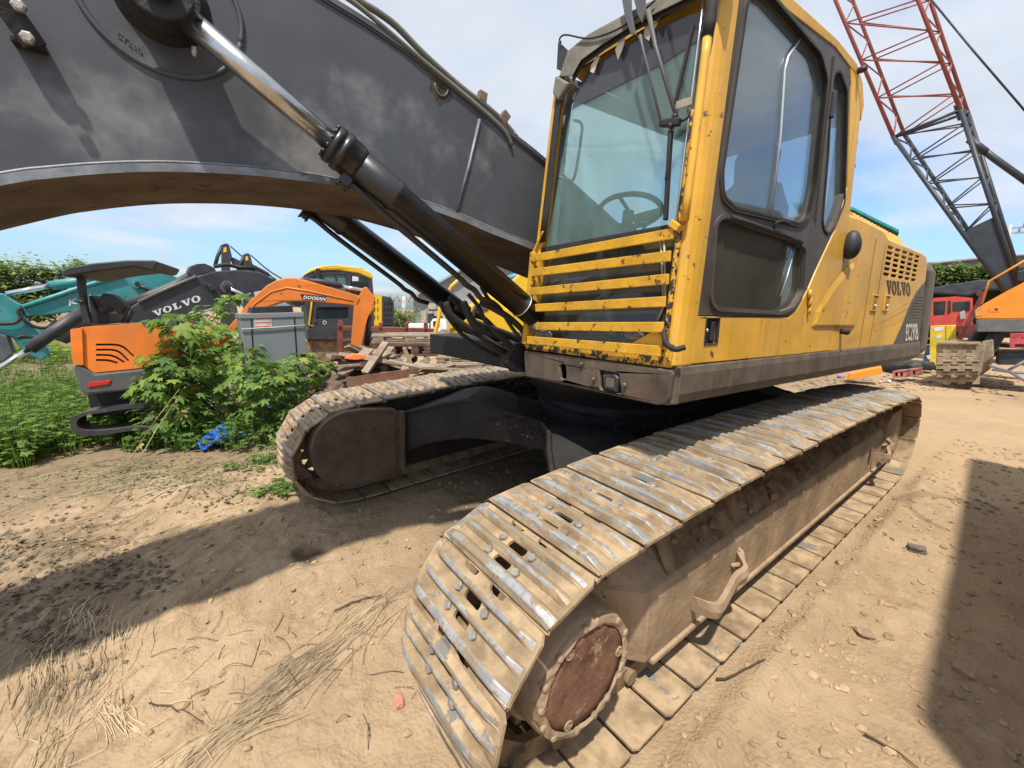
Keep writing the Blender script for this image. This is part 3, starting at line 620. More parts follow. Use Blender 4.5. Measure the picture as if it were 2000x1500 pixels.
mb = MB(); mb.tube(spl([fr(1296, 640, .02), fr(1300, 668, .035), fr(1318, 682, .035), fr(1338, 678, .01)], 5), .012, 8); mb.build('bent_hose', RUBBER, pil)
# right front pillar
rings = [[(cabx(z), CABR(z), z), (cabx(z), CABR(z) + .045, z), (cabx(z) - .06, CABR(z) + .045, z), (cabx(z) - .08, CABR(z) - .002, z)] for z in np.linspace(1.335, 2.84, 6)]
mb = MB(); mb.loft(rings); rp = mb.build('front_pillar', YEL, EX, .01)
for k in range(4):
    mb = MB(); mb.tube([(cabx(z, .008), CABR(z) + .052 + .012 * k, z) for z in np.linspace(1.95, 2.72, 6)] + [(cabx(2.80, .008), CABR(2.8) + .085 + .012 * k, 2.79 - .012 * k)], .0075, 6); mb.build('rubber_seal', RUBBER, rp)
# roof: rounded slab with a dark front visor
def roof_ring(x, z0, z1, yl, yr): return [(x, yl, z0), (x, yl + .004, (z0 + z1) / 2), (x, yl - .03, z1 - .02), (x, yl - .12, z1), (x, yr + .12, z1), (x, yr + .03, z1 - .02), (x, yr, (z0 + z1) / 2), (x, yr, z0)]
rings = [roof_ring(x, z0, z1, 1.425, .45) for x, z0, z1 in ((1.04, 2.90, 2.915), (1.02, 2.895, 2.945), (.95, 2.88, 2.975), (.6, 2.90, 2.995), (.1, 2.93, 2.995), (-.20, 2.90, 2.985), (-.32, 2.80, 2.955), (-.385, 2.7, 2.86))]
mb = MB(); mb.loft(rings, smooth=False); roof = mb.build('cab_roof', YEL, EX, .02, seg=3)
fv = [(1117, 150), (1135, 118), (1180, 85), (1232, 52), (1290, 22), (1360, -12), (1440, -50)]
top = [(1092, 150), (1108, 100), (1150, 66), (1220, 28), (1290, -8), (1370, -45), (1450, -80)]
mb = MB(); VIS = mat('grey_dusty_visor', (.17, .155, .125), .8, var=.25, vscale=7, dust=.6, dustcol=(.3, .26, .18), bump=.3)
mb.loft([[fr(*a, .022), fr(*b, .030), fr(*b, -.05), fr(*a, -.03)] for a, b in zip(top, fv)]); mb.build('roof_visor', VIS, roof, .006)
mb = MB(); mb.loft([[fr(*b, .012), fr(b[0] + 3, b[1] + 12, .012), fr(b[0] + 3, b[1] + 12, -.03), fr(*b, -.03)] for b in fv]); mb.build('visor_seal', RUBBER, roof, .003)
mb = MB(); cor = [fr(1092, 150, .0), fr(1086, 185, .0), fr(1096, 200, .0), fr(1118, 165, 0)]
mb.loft([[p + V3(d, 0, 0) for p in cor] for d in (-.05, .03)]); mb.build('visor_corner', VIS, roof, .01)
lmb = [fr(1093, 82), fr(1112, 100), fr(1098, 140), fr(1090, 136)]
mb = MB(); mb.loft([[p + V3(d, 0, 0) for p in lmb] for d in (.0, .012)]); mb.build('mirror_bracket', BLACKP, roof, .002)
mb = MB(); mb.tube(spl([fr(1096, 84, .02), fr(1093, 76, .03), fr(1105, 68, .03), fr(1150, 75, .035), fr(1200, 60, .04), fr(1240, 35, .04), fr(1280, 0, .04)], 6), .0045, 6); mb.build('antenna_cable', RUBBER, roof)
# windscreen and tinted upper band, white film tatters, lower glass
wsl = [(1062, 480), (1080, 380), (1105, 232), (1118, 178), (1140, 140), (1200, 96), (1320, 34), (1375, 20), (1368, 110), (1318, 438)]
mb = MB(); mb.plate([(p[1], p[2]) for p in [fr(*q_) for q_ in wsl]], [], -.028, -.022, FRP(0)); mb.build('windscreen', GLASS, EX)
vb = [(1112, 212), (1122, 172), (1142, 138), (1200, 94), (1320, 32), (1374, 16), (1366, 70), (1290, 120), (1160, 186)]
mb = MB(); mb.plate([(p[1], p[2]) for p in [fr(*q_) for q_ in vb]], [], -.0195, -.0185, FRP(0)); mb.build('tinted_band', VISOR, EX)
mb = MB(); mb.plate([(CABR(1.45) + .06, 1.40), (1.345, 1.40), (1.345, 1.90), (CABR(1.9) + .05, 1.885)], [], -.05, -.044, FRP(0)); mb.build('lower_windscreen', GLASSD, EX)
mb = MB(); mb.plate([(CABR(1.9) + .03, 1.885), (1.36, 1.90), (1.36, 1.935), (CABR(1.9) + .03, 1.925)], [], -.045, -.01, FRP(0)); mb.build('screen_joint', RUBBER, EX, .004)
for q4 in (((1168, 108), (1172, 110), (1160, 143), (1153, 140), (1155, 128)), ((1208, 82), (1222, 74), (1215, 100), (1207, 116), (1202, 98)), ((1260, 50), (1276, 42), (1271, 66), (1268, 80), (1258, 72)), ((1285, 38), (1282, 32), (1278, 50), (1280, 56), (1284, 46))):
    mb = MB(); mb.plate([(p[1], p[2]) for p in [fr(*q_) for q_ in q4]], [], .0, .002, FRP(0)); mb.build('torn_film_strip', TAPE, EX)
mb = MB(); mb.tube([fr(1103, 225, .0), fr(1100, 260, .0), fr(1102, 165 + 55, .0)], .006, 6); mb.build('trim_strip', DGREY, EX)
mb = MB(); mb.tube([fr(1114, 165, .004), fr(1106, 190, .006), fr(1102, 222, .006)], .006, 6); mb.build('trim_strip', DGREY, EX)
mb = MB(); mb.tube([(cabx(z, .002), 1.348, z) for z in np.linspace(1.92, 2.8, 6)], .0045, 6); mb.build('chrome_trim', mat('bright_trim', (.6, .6, .58), .3, metal=.8, var=.1), EX)
# guard: frame and slats
gd = []
for (l, r_) in (((1040, 505), (1316, 456)), ((1037, 533), (1310, 500)), ((1035, 570), (1306, 545)), ((1033, 602), (1300, 589)), ((1048, 637), (1296, 639))):
    a = fr(*l, .03); b = fr(*r_, .03); mb = MB(); mb.bar(a, b, .012, .044); mb.build('guard_slat', YELG, EX, .003)
mb = MB(); mb.bar(fr(1030, 664, .03), fr(1290, 686, .03), .014, .046); mb.build('guard_bottom_rail', YELG, EX, .003)
mb = MB(); mb.bar(fr(1025, 672, .022), fr(1042, 492, .022), .03, .03, up=(1, 0, 0)); gp = mb.build('guard_post', YELG, EX, .004)
mb = MB(); mb.bar(fr(1042, 495, .012), fr(1062, 452, .012), .012, .02, up=(1, 0, 0)); mb.build('post_bracket', YELG, gp, .003)
mb = MB(); mb.bar(fr(1318, 448, .02), fr(1326, 436, .02), .05, .05, up=(1, 0, 0)); mb.build('guard_bracket', YELG, EX, .003)
mb = MB(); mb.plate([(p[1], p[2]) for p in [fr(*q_) for q_ in ((1232, 672), (1290, 640), (1305, 640), (1302, 684), (1288, 681), (1232, 674))]], [], .0, .006, FRP(0)); mb.build('guard_gusset', YELG, EX)
# rags and wire stuffed in the guard's lower corners
for seed, (px_, py_, sx_, sy_) in enumerate(((1042, 634, .05, .045), (1062, 655, .07, .03), (1238, 655, .05, .02))):
    v = IV.copy(); bmx = bmesh.new(); bmesh.ops.create_icosphere(bmx, subdivisions=3, radius=1); 
    for vv in bmx.verts:
        p = vv.co; k = 1 + .55 * float(fbm(p.x * 2.3 + seed * 7, p.y * 2.3 + p.z * 3, 3, seed + 5)); vv.co = Vector((p.x * .02 * k, p.y * sx_ * k, p.z * sy_ * k))
    me = bpy.data.meshes.new('rag'); bmx.to_mesh(me); bmx.free(); me.materials.append(mat('dirty_rag', (.16, .145, .12), .95, var=.3, vscale=25, bump=.5)); o = obj('rag', me, EX); o.location = fr(px_, py_, -.0)
for (a, b) in (((1290, 462), (1296, 600)), ((1297, 462), (1300, 600)), ((1296, 600), (1284, 626))):
    MB().tube([fr(*a, -.035), fr(*b, -.035)], .005, 6).build('wiper_arm_link', TAPE, EX)
# wiper linkage hanging from the roof
WP = mat('wiper_grey', (.085, .09, .1), .5, var=.2, dust=.3)
mb = MB(); mb.plate([(p[1], p[2]) for p in [fr(*q_) for q_ in ((1230, -12), (1248, -6), (1250, 40), (1258, 78), (1248, 76), (1236, 40), (1231, 10))]], [], .05, .058, FRP(0)); wa = mb.build('wiper_arm', WP, EX, .002)
mb = MB(); mb.tube([fr(1250, 70, .055), fr(1253, 84, .055), fr(1291, 238, .045)], [.009, .006, .006], 7); mb.build('rod', WP, wa)
mb = MB(); mb.plate([(p[1], p[2]) for p in [fr(*q_) for q_ in ((1252, -20), (1276, -8), (1277, 30), (1270, 55), (1262, 40), (1254, 10))]], [], .05, .058, FRP(0)); wb = mb.build('wiper_arm', WP, EX, .002)
mb = MB(); mb.tube([fr(1266, 20, .056), fr(1280, 90, .055), fr(1320, 225, .045)], [.011, .009, .008], 7); mb.build('rod', WP, wb)
mb = MB(); mb.bar(fr(1291, 241, .045), fr(1328, 238, .045), .03, .03); wm = mb.build('wiper_motor', BLACKP, EX, .006)
for q_ in ((1294, 238), (1318, 228), (1310, 246)): MB().lathe(fr(*q_, .05), (1, 0, 0), [(-.01, .011), (.008, .011), (.012, .006)], 10).build('pivot_nut', BLACKP, wm)
mb = MB(); mb.bar(fr(1316, 208, .03), fr(1352, 196, .012), .03, .006, up=(1, 0, 0)); mb.build('motor_bracket', mat('rust_spotted_steel', (.33, .28, .22), .6, metal=.2, chip=.6, chipcol=(.25, .07, .02)), wm)
mb = MB(); mb.tube(spl([fr(1344, 212, .03), fr(1345, 228, .03), fr(1325, 240, .03)], 5), .005, 6); mb.build('motor_wire', RUBBER, wm)
mb = MB(); mb.bar(fr(1310, 255, .03), fr(1300, 430, .012), .014, .022, up=(1, 0, 0)); mb.tube([fr(1309, 255, .045), fr(1304, 330, .035), fr(1301, 352, .03)], .008, 6); mb.build('wiper_blade', RUBBER, EX, .003)
mb = MB(); mb.bar(fr(1355, 48, .015), fr(1318, 205, .03), .01, .02, up=(1, 0, 0)); mb.build('wiper_blade', RUBBER, EX, .003)
# ---------------------------------------------------------------- cab left side: charcoal panel with window openings
gp_ = PX([(1362, 616), (1540, 618), (1556, 602), (1577, 562), (1592, 527), (1629, 448), (1652, 364), (1660, 165), (1657, 121), (1633, 90)]) + [(.55, 2.925), (.98, 2.89), (1.032, 2.80)]
win = fillet([(1.058, 2.14), (1.03, 2.055), (.93, 2.025), (.26, 2.04), (.16, 2.085), (.125, 2.25), (.16, 2.76), (.27, 2.84), (.80, 2.885), (.93, 2.87), (.995, 2.79)], .03)
lwin = fillet(PX([(1387, 585), (1397, 436), (1412, 424), (1552, 472), (1571, 486), (1566, 570), (1549, 599), (1524, 609), (1398, 601)]), .03)
qwin = fillet(PX([(1609, 448), (1606, 430), (1617, 300), (1623, 165), (1630, 143), (1640, 141), (1653, 178), (1651, 300), (1648, 395), (1630, 440), (1617, 456)]), .02)
mb = MB(); mb.plate(gp_, [win, lwin, qwin], -.04, 0, XZ(HL)); side = mb.build('cab_side_panel', DGREY, EX, .004)
def rim(poly, w, d0, d1, name, m, parent, grow=0.0):
    c = np.mean(np.array(poly), 0); P = np.array(poly); o_ = []; i_ = []
    k = len(P); 
    for i in range(k):
        t = P[(i + 1) % k] - P[i - 1]; t /= np.linalg.norm(t) + 1e-9; nrm = V3(t[1], -t[0]); s_ = 1 if nrm @ (P[i] - c) > 0 else -1
        o_.append(tuple(P[i] + nrm * s_ * (w + grow))); i_.append(tuple(P[i] - nrm * s_ * (.003 - grow)))
    mb = MB(); mb.plate(o_, [i_], d0, d1, XZ(HL)); return mb.build(name, m, parent, .003)
rim(win, .018, -.01, .010, 'window_frame', DGREY, side); rim(lwin, .016, -.01, .012, 'window_frame', DGREY, side); rim(qwin, .010, -.01, .007, 'window_seal', RUBBER, side)
rim(win, .008, -.012, .013, 'window_seal', RUBBER, side)
for poly, nm, g in ((win, 'door_window', GLASS2), (lwin, 'lower_door_window', GLASSD), (qwin, 'quarter_window', GLASS2)):
    c = np.mean(np.array(poly), 0); mb = MB(); mb.plate([tuple(c + (np.array(p) - c) * 1.01) for p in poly], [], -.026, -.021, XZ(HL)); mb.build(nm, g, side)
ALU = mat('aluminium_strip', (.62, .62, .58), .35, metal=.7, var=.1)
mb = MB(); mb.tube([(x, HL - .012, z) for x, z in PX([(1571, 70), (1545, 108), (1538, 135), (1530, 260), (1512, 418)])], .006, 6); mb.build('sliding_pane_edge', ALU, side)
mb = MB(); mb.tube([(x, HL - .010, z) for x, z in PX([(1557, 482), (1540, 545), (1528, 578)])], .003, 5); mb.build('scratched_strip', ALU, side)
mb = MB(); mb.tube([(x, HL + .012, z) for x, z in PX([(1420, 424), (1470, 441), (1530, 461), (1560, 474)])], .012, 8); mb.build('door_rail', RUBBER, side)
mb = MB(); mb.tube(spl([(x, HL + d, z) for (x, z), d in zip(PX([(1506, 452), (1503, 438), (1512, 434), (1530, 438)]), (.01, .03, .035, .03))], 5), .006, 6); mb.build('window_catch', RUBBER, side)
mb = MB(); mb.box((*[hs(1619, 207)[0]], HL + .012, hs(1619, 207)[1]), (.035, .03, .13)); mb.build('door_hinge', BLACKP, side, .006)
mb = MB(); mb.bar((*hs(1628, 110)[:1], HL + .006, hs(1628, 110)[1]), (hs(1592, 430)[0], HL + .006, hs(1592, 430)[1]), .012, .018); mb.build('door_rear_seam', DGREY, side, .003)
# yellow: lower door panel with handle
dl = [(1.142, 1.340)] + PX([(1358, 618), (1540, 620)]) + PX([(1556, 604), (1576, 566)]) + [(.01, 1.335)]
mb = MB(); mb.plate(dl, [rrect(1.016, 1.482, .105, .115, .006)], -.04, .004, XZ(HL)); low = mb.build('lower_door_panel', YEL, EX, .005)
mb = MB(); mb.box((1.016, HL - .018, 1.482), (.10, .02, .11)); hd = mb.build('handle_pocket', BLACKP, low, .004)
mb = MB(); mb.box((1.012, HL + .002, 1.482), (.022, .014, .085)); mb.build('door_handle', BLACKP, low, .005)
rim([(.963, 1.425), (1.069, 1.425), (1.069, 1.54), (.963, 1.54)], .006, -.01, .009, 'handle_bezel', BLACKP, low)
MB().lathe((1.05, HL - .006, 1.487), (0, 1, 0), [(0, .008), (.012, .007)], 8).build('key_lock', ALU, low)
for x, z in (hs(1576, 574), hs(1576, 590), hs(1575, 606)):
    MB().tube([(x - .006, HL + .012, z - .024), (x - .006, HL + .012, z + .024)], .010, 8).build('door_hinge', YEL, low)
MB().box((1.142, HL - .012, 2.05), (.012, .02, .02)).build('gap_shadow', OILY, low)
# rear quarter of the cab: yellow
qp = PX([(1545, 622)])[:0] + [(.005, 1.335)] + PX([(1578, 564), (1593, 529), (1630, 450), (1654, 366), (1662, 165), (1659, 119), (1634, 86)]) + [(.10, 2.96), (-.22, 2.95), (-.32, 2.90), (-.37, 2.75), (-.40, 2.5), (-.43, 2.2), (-.44, 1.335)]
mb = MB(); mb.plate(qp, [], -.05, .003, XZ(HL)); quart = mb.build('cab_quarter_panel', YEL, EX, .008)
for k in range(3):
    z = 2.50 + .13 * k; mb = MB(); mb.tube([(-.42 + .02 * k, HL - .01, z - .05), (-.405 + .02 * k, HL - .02, z), (-.42 + .02 * k, HL - .05, z + .05)], .012, 6); mb.build('vent_fin', YEL, quart)
mb = MB(); mb.loft([[(x, HL + d, z) for (x, z), d in zip(PX([(1582, 640), (1590, 608), (1620, 560), (1650, 522), (1665, 512), (1668, 640)]), (.004, .004, .004, .004, .004, .004))], [(x, HL + .016, z) for x, z in PX([(1588, 634), (1596, 610), (1624, 568), (1652, 532), (1663, 522), (1664, 634)])]]); mb.build('raised_side_moulding', YEL, quart, .006)
x, z = hs(1652, 482); bmx = bmesh.new(); bmesh.ops.create_uvsphere(bmx, u_segments=16, v_segments=10, radius=1)
for vv in bmx.verts: vv.co = Vector((vv.co.x * .055, vv.co.y * .05, vv.co.z * .088 * (1.1 if vv.co.z > 0 else .9)))
me = bpy.data.meshes.new('side_lamp'); bmx.to_mesh(me); bmx.free(); me.materials.append(BLACKP); me.polygons.foreach_set('use_smooth', [True] * len(me.polygons)); o = obj('side_lamp', me, EX); o.location = (x, HL + .03, z)
MB().lathe((hs(1676, 143)[0] + .03, HL - .01, hs(1676, 143)[1]), (0, 1, 0), [(0, .014), (.04, .018), (.06, .012)], 10).build('roof_knob', BLACKP, roof)
# engine side door with louvres, print and latches
def tilted(px0, px1, f): return tuple(np.array(px0) * (1 - f) + np.array(px1) * f)
ed = [(-.445, 1.335), (-.445, 2.17), (-.62, 2.175), (-1.15, 2.155), (-1.25, 2.115), (-2.20, 2.10), (-2.36, 2.085), (-2.43, 2.03), (-2.60, 1.335)]
lv = []
for i in range(5):
    for j in range(6):
        u0 = -1.262 - .186 * i; z0 = 2.078 - .0385 * j; w = .135; lv.append(rrect(u0 - w / 2, z0 - .009, w, .021, .005, 2))
lv += [rrect(-2.085 - .058 * i - .012 * j - (.018 if j % 2 else 0), 1.735 - .026 * j, .036, .013, .004, 1) for i in range(8) for j in range(8) if -2.085 - .058 * i - .012 * j > -2.53 and not (j > 3 and i > 6) and (i > 2 - j * .55)]
gtr = PX([(1742, 676), (1752, 655), (1762, 632), (1774, 600), (1789, 570), (1806, 550)]) + [(-2.505, 1.75), (-2.60, 1.34)]
def inpoly(p, P_):
    c_ = False
    for i in range(len(P_)):
        a_, b_ = P_[i], P_[i - 1]
        if (a_[1] > p[1]) != (b_[1] > p[1]) and p[0] < (b_[0] - a_[0]) * (p[1] - a_[1]) / (b_[1] - a_[1]) + a_[0]: c_ = not c_
    return c_
ok_ = lambda h, P_: all(inpoly((q_[0] + dx, q_[1] + dy), P_) for q_ in h for dx in (-.012, .012) for dy in (-.012, .012))
lv = [h for h in lv if ok_(h, ed)]; vm = [h for h in lv[30:] if ok_(h, gtr)]; lv = lv[:30] + vm
mb = MB(); mb.plate(ed, lv, -.006, .001, XZ(HL)); eng = mb.build('engine_side_door', YEL, EX, .004)
MB().box((-1.75, HL - .16, 1.74), (1.5, .02, .76)).build('engine_bay_screen', OILY, eng)
mb = MB(); mb.plate([(-.445, 2.17), (-2.36, 2.085), (-2.36, 2.05), (-.445, 2.12)], [], 0, .0, XZ(HL)) if False else None
rings = [[(x, HL - .0, z), (x, HL - .03, z + .035), (x, HL - .12, z + .055), (x, -1.3, z + .055), (x, -1.3, z - .05), (x, HL - .04, z - .05)] for x, z in ((-.445, 2.165), (-1.15, 2.15), (-1.26, 2.11), (-2.3, 2.09), (-2.42, 2.03))]
mb = MB(); mb.loft(rings); mb.build('engine_cover_top', YEL, EX, .006)
MB().box((-1.35, .0, 1.72), (2.0, 2.5, .75)).build('engine_bay', OILY, EX)
# ribbed hood behind the cab
mb = MB(); hx0, hx1 = -1.16, -2.42
n = 15; rings = []
for i in range(n * 4 + 1):
    x = hx0 + (hx1 - hx0) * i / (n * 4); d = .022 if i % 4 in (1, 2) else 0.0; zt = 2.375 - .05 * i / (n * 4)
    rings.append([(x, 1.27 - d, 2.12), (x, 1.25 - d, zt - .14), (x, 1.20 - d, zt - .04 - d), (x, 1.10, zt - d), (x, .55, zt - d), (x, .5, 2.12)])
mb.loft(rings); mb.build('ribbed_hood', YEL, EX)
mb = MB(); mb.plate(gtr, vm, .0015, .004, XZ(HL)); mb.build('charcoal_decal', DGREY, eng)
for q_ in ((1706, 592), (1730, 592)):
    x, z = hs(*q_); rim([(x - .055, z - .052), (x + .055, z - .052), (x + .055, z + .052), (x - .055, z + .052)], .01, -.002, .012, 'latch_frame', YEL, eng)
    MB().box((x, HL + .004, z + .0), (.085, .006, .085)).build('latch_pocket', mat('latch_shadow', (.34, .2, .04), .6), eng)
    MB().lathe((x - .01, HL + .004, z - .02), (0, 1, 0), [(0, .013), (.014, .01)], 8).build('latch_button', ALU, eng)
x, z = hs(1641, 647); mb = MB(); mb.lathe((x, HL, z), (0, 1, 0), [(0, .016), (.02, .02), (.045, .022), (.055, .01)], 12); mb.build('bump_stop', RUBBER, eng)
for xx in (-1.20, -.98): MB().box((xx, HL + .002, 1.72), (.006, .006, .74)).build('panel_seam', mat('seam_yellow', (.33, .19, .03), .6), eng)
# counterweight
rings = []
for x, k in ((-2.47, 0), (-2.52, .012), (-2.62, .014), (-2.80, -.005), (-2.98, -.06), (-3.12, -.2), (-3.2, -.42)):
    zt = 2.06; zb = 1.20; yl = HL + k
    sh = -.12 * 1
    rings.append([(x - .20 * (1 - (z - zb) / (zt - zb)), y, z) for y, z in ((yl - .03, zb), (yl, zb + .06), (yl, zt - .08), (yl - .04, zt), (-yl + .1, zt), (-yl + .05, zt - .08), (-yl + .05, zb + .06), (-yl + .1, zb))])
mb = MB(); mb.loft(rings, smooth=False); mb.build('counterweight', DECK, EX, .02, seg=3)
# cab inside: rear wall posts, right side rails, floor, seat, levers, wheel
MB().box((.42, .92, 1.37), (1.6, .96, .06)).build('cab_floor', LINER, EX)
mb = MB(); mb.plate([(.42, 1.36), (1.38, 1.36), (1.38, 2.90), (.50, 2.90)], [fillet([(.50, 1.92), (1.33, 1.92), (1.33, 2.84), (.56, 2.84)], .05)], -.34, -.30, lambda u, v, l: (l, u, v)); rw = mb.build('cab_rear_wall', INTER, EX, .01)
mb = MB(); mb.plate([(.48, 1.90), (1.35, 1.90), (1.35, 2.86), (.54, 2.86)], [], -.325, -.32, lambda u, v, l: (l, u, v)); mb.build('rear_window', GLASS2, rw)
mb = MB(); mb.plate([(-.3, 1.36), (1.24, 1.36), (1.14, 2.86), (-.3, 2.88)], [fillet([(-.2, 1.95), (1.10, 1.95), (1.05, 2.76), (-.2, 2.78)], .06)], 0, .03, lambda u, v, l: (u, CABR(v) + l, v)); rs = mb.build('cab_right_wall', INTER, EX, .01)
mb = MB(); mb.plate([(-.22, 1.93), (1.12, 1.93), (1.06, 2.78), (-.22, 2.80)], [], .012, .016, lambda u, v, l: (u, CABR(v) + l, v)); mb.build('right_window', GLASS2, rs)
mb = MB(); mb.box((.3, .92, 2.875), (1.3, .86, .03)); mb.build('headliner', mat('pale_headliner', (.34, .36, .35), .9), roof)
mb = MB(); mb.tube(spl([fr(1122, 235, -.10), fr(1134, 240, -.10), fr(1136, 260, -.10), fr(1122, 345, -.10), fr(1108, 350, -.10), fr(1092, 346, -.08)], 5), .008, 8); mb.build('grab_handle', INTER, rs)
# seat
sx, sy = .30, .98
mb = MB(); mb.box((sx + .02, sy, 1.72), (.50, .48, .14)); se = mb.build('seat', SEAT, EX, .045, seg=3)
mb = MB(); mb.loft([[(sx - .20 - .13 * t, sy - w, z), (sx - .20 - .13 * t, sy + w, z), (sx - .31 - .13 * t, sy + w, z), (sx - .31 - .13 * t, sy - w, z)] for t, w, z in ((0, .24, 1.74), (.3, .25, 1.95), (.7, .24, 2.20), (.95, .17, 2.36), (1.05, .11, 2.40), (1.1, .12, 2.46), (1.2, .13, 2.56), (1.3, .10, 2.62))]); mb.build('backrest', SEAT, se, .03, seg=3)
MB().box((sx, sy, 1.53), (.4, .4, .24)).build('seat_base', BLACKP, se, .02)
for s in (-1, 1):
    mb = MB(); mb.box((sx + .22, sy + s * .31, 1.80), (.46, .13, .17)); cn = mb.build('side_console', BLACKP, EX, .03)
    mb = MB(); mb.tube([(sx + .40, sy + s * .31, 1.88), (sx + .44, sy + s * .30, 1.99)], .013, 8); mb.box((sx + .455, sy + s * .30, 2.03), (.05, .06, .09)); mb.build('joystick', RUBBER, cn, .012)
for p0, p1 in (((1236, 455), (1248, 425)), ((1252, 455), (1268, 420))):
    mb = MB(); mb.tube([fr(*p0, -.22), fr(p1[0], p1[1] + 8, -.22)], .009, 8); mb.bar(fr(p1[0] - 8, p1[1] + 3, -.22), fr(p1[0] + 22, p1[1] - 6, -.22), .03, .04); mb.build('travel_lever', RUBBER, EX, .008)
wc = fr(1228, 412, -.30); ring_ = [wc + V3(.20 * math.cos(a) * .45, .20 * math.sin(a), .13 * math.cos(a) * .5) for a in np.linspace(0, 2 * math.pi, 33)]
mb = MB(); mb.tube(ring_, .014, 8, cap=False); mb.tube([wc, wc + V3(.05, 0, -.45)], .03, 8); mb.tube([ring_[0], ring_[16]], .01, 6); mb.build('steering_wheel', RUBBER, EX)
mb = MB(); mb.box((1.02, .56, 2.02), (.05, .16, .12)); mb.box((1.02, .54, 1.80), (.06, .10, .45)); mb.build('dash_monitor', BLACKP, EX, .012)
# ---------------------------------------------------------------- lettering
def _ell(cx, cy, a, b, n=22): return [(cx + a * math.cos(2 * math.pi * i / n), cy + b * math.sin(2 * math.pi * i / n)) for i in range(n)]
GLY = {'V': ([(0, 1), (.44, 1), (.44, .88), (.36, .88), (.52, .30), (.66, .88), (.57, .88), (.57, 1), (.94, 1), (.94, .88), (.86, .88), (.60, 0), (.38, 0), (.08, .88), (0, .88)], [], .92),
       'O': (_ell(.44, .5, .44, .53), [_ell(.44, .5, .19, .37)], .96),
       'L': ([(0, 0), (.74, 0), (.76, .36), (.64, .36), (.58, .13), (.36, .13), (.36, .88), (.46, .88), (.46, 1), (0, 1), (0, .88), (.09, .88), (.09, .12), (0, .12)], [], .84)}
def slab_word(word, name, m, parent, fn, a=0.0, b=.002, track=.06, squeeze=1.0):
    mb = MB(); u = 0
    for ch in word:
        o_, h_, w_ = GLY[ch]; mb.plate([((u + p[0]) * squeeze, p[1]) for p in o_], [[((u + p[0]) * squeeze, p[1]) for p in h] for h in h_], a, b, fn); u += w_ + track
    return mb.build(name, m, parent), u * squeeze
def text_mesh(body, name, m, parent, fn, bold=.0, shear=0.0, ext=.002):
    cu = bpy.data.curves.new(name, 'FONT'); cu.body = body; cu.size = 1; cu.offset = bold; cu.shear = shear; cu.resolution_u = 2; cu.extrude = .5
    ob = bpy.data.objects.new(name, cu); COL.objects.link(ob); dg = bpy.context.evaluated_depsgraph_get(); me = bpy.data.meshes.new_from_object(ob.evaluated_get(dg)); bpy.data.objects.remove(ob)
    for v in me.vertices: v.co = Vector(fn(v.co.x, v.co.y, (v.co.z + .5) * ext))
    me.materials.clear(); me.materials.append(m); return obj(name, me, parent)
def quadmap(px4, y):          # bilinear map of the unit square (bl, br, tr, tl pixels) on a side plane
    P = [at(*p, 1, y) for p in px4]
    return lambda u, v, l: tuple(P[0] * (1 - u) * (1 - v) + P[1] * u * (1 - v) + P[2] * u * v + P[3] * (1 - u) * v + V3(0, l, 0))
qm = quadmap(((1731, 574), (1781, 578), (1779, 553), (1731, 547)), HL)
PRINT = mat('worn_brown_print', (.10, .07, .045), .7, var=.3)
o, _ = slab_word('VOLVO', 'maker_lettering', PRINT, eng, lambda u, v, l: qm(u / 5.1, v, l + .002)); o['label'] = 'worn brown VOLVO lettering'
qm2 = quadmap(((1766, 665), (1796, 663), (1793, 631), (1769, 632)), HL)
CREAM = mat('cream_print', (.62, .58, .46), .7, var=.2, chip=.3, chipcol=(.06, .05, .045), chipscale=20)
o = text_mesh('EC290B', 'model_lettering', CREAM, eng, lambda u, v, l: qm2(u / 3.75, v / .72, l + .005), bold=.012); o['label'] = 'stencilled EC290B lettering'
# ---------------------------------------------------------------- boom
BY = .30
lowp = [hs(*p, BY) for p in ((1040, 480), (960, 448), (890, 418), (770, 378), (650, 352), (600, 343), (500, 331), (400, 324), (300, 321), (200, 324), (100, 332), (0, 345))]
upp = [hs(*p, BY) for p in ((1056, 312), (1000, 268), (938, 216), (870, 161), (797, 105), (720, 52), (639, 2))]
low_c = [(.10, 1.72), (.55, 1.80)] + lowp + [(3.72, 1.80), (4.4, 1.48), (5.4, 1.15), (6.2, .98)]
up_c = [(.10, 2.02), (.55, 2.22)] + upp + [(2.72, 2.93), (3.15, 2.95), (3.6, 2.88), (4.4, 2.50), (5.4, 1.85), (6.2, 1.42)]
lo = spl(low_c, 4); up = spl(up_c, 4)
mb = MB(); mb.plate([tuple(p) for p in lo] + [tuple(p) for p in up[::-1]], [], BY - .012, BY, lambda u, v, l: (u, l, v)); boom = mb.build('boom_side_plate', BOOM, EX)
mb = MB(); mb.plate([tuple(p) for p in lo] + [tuple(p) for p in up[::-1]], [], -BY, -BY + .012, lambda u, v, l: (u, l, v)); mb.build('boom_side_plate', BOOM, EX)
def flange(curve, up_, name, m, mside, w, th):
    mb = MB(); rings = []
    for i, p in enumerate(curve):
        t = curve[min(i + 1, len(curve) - 1)] - curve[max(i - 1, 0)]; t = t / np.linalg.norm(t); nrm = V3(-t[1], t[0]) * up_
        a = p; b = p + nrm * th; rings.append([(a[0], w, a[1]), (b[0], w, b[1]), (b[0], -w, b[1]), (a[0], -w, a[1])])
    k = len(rings)
    for i in range(k - 1):
        A, B = rings[i], rings[i + 1]
        for j, mi in ((0, 1), (1, 0), (2, 1), (3, 0)):
            j2 = (j + 1) % 4; mb.add([A[j], A[j2], B[j2], B[j]], [(0, 1, 2, 3)], mi, False)
    return mb.build(name, [m, mside], EX)
flange(lo, -1, 'boom_bottom_plate', BOOMU, FLANGE, BY + .022, .030)
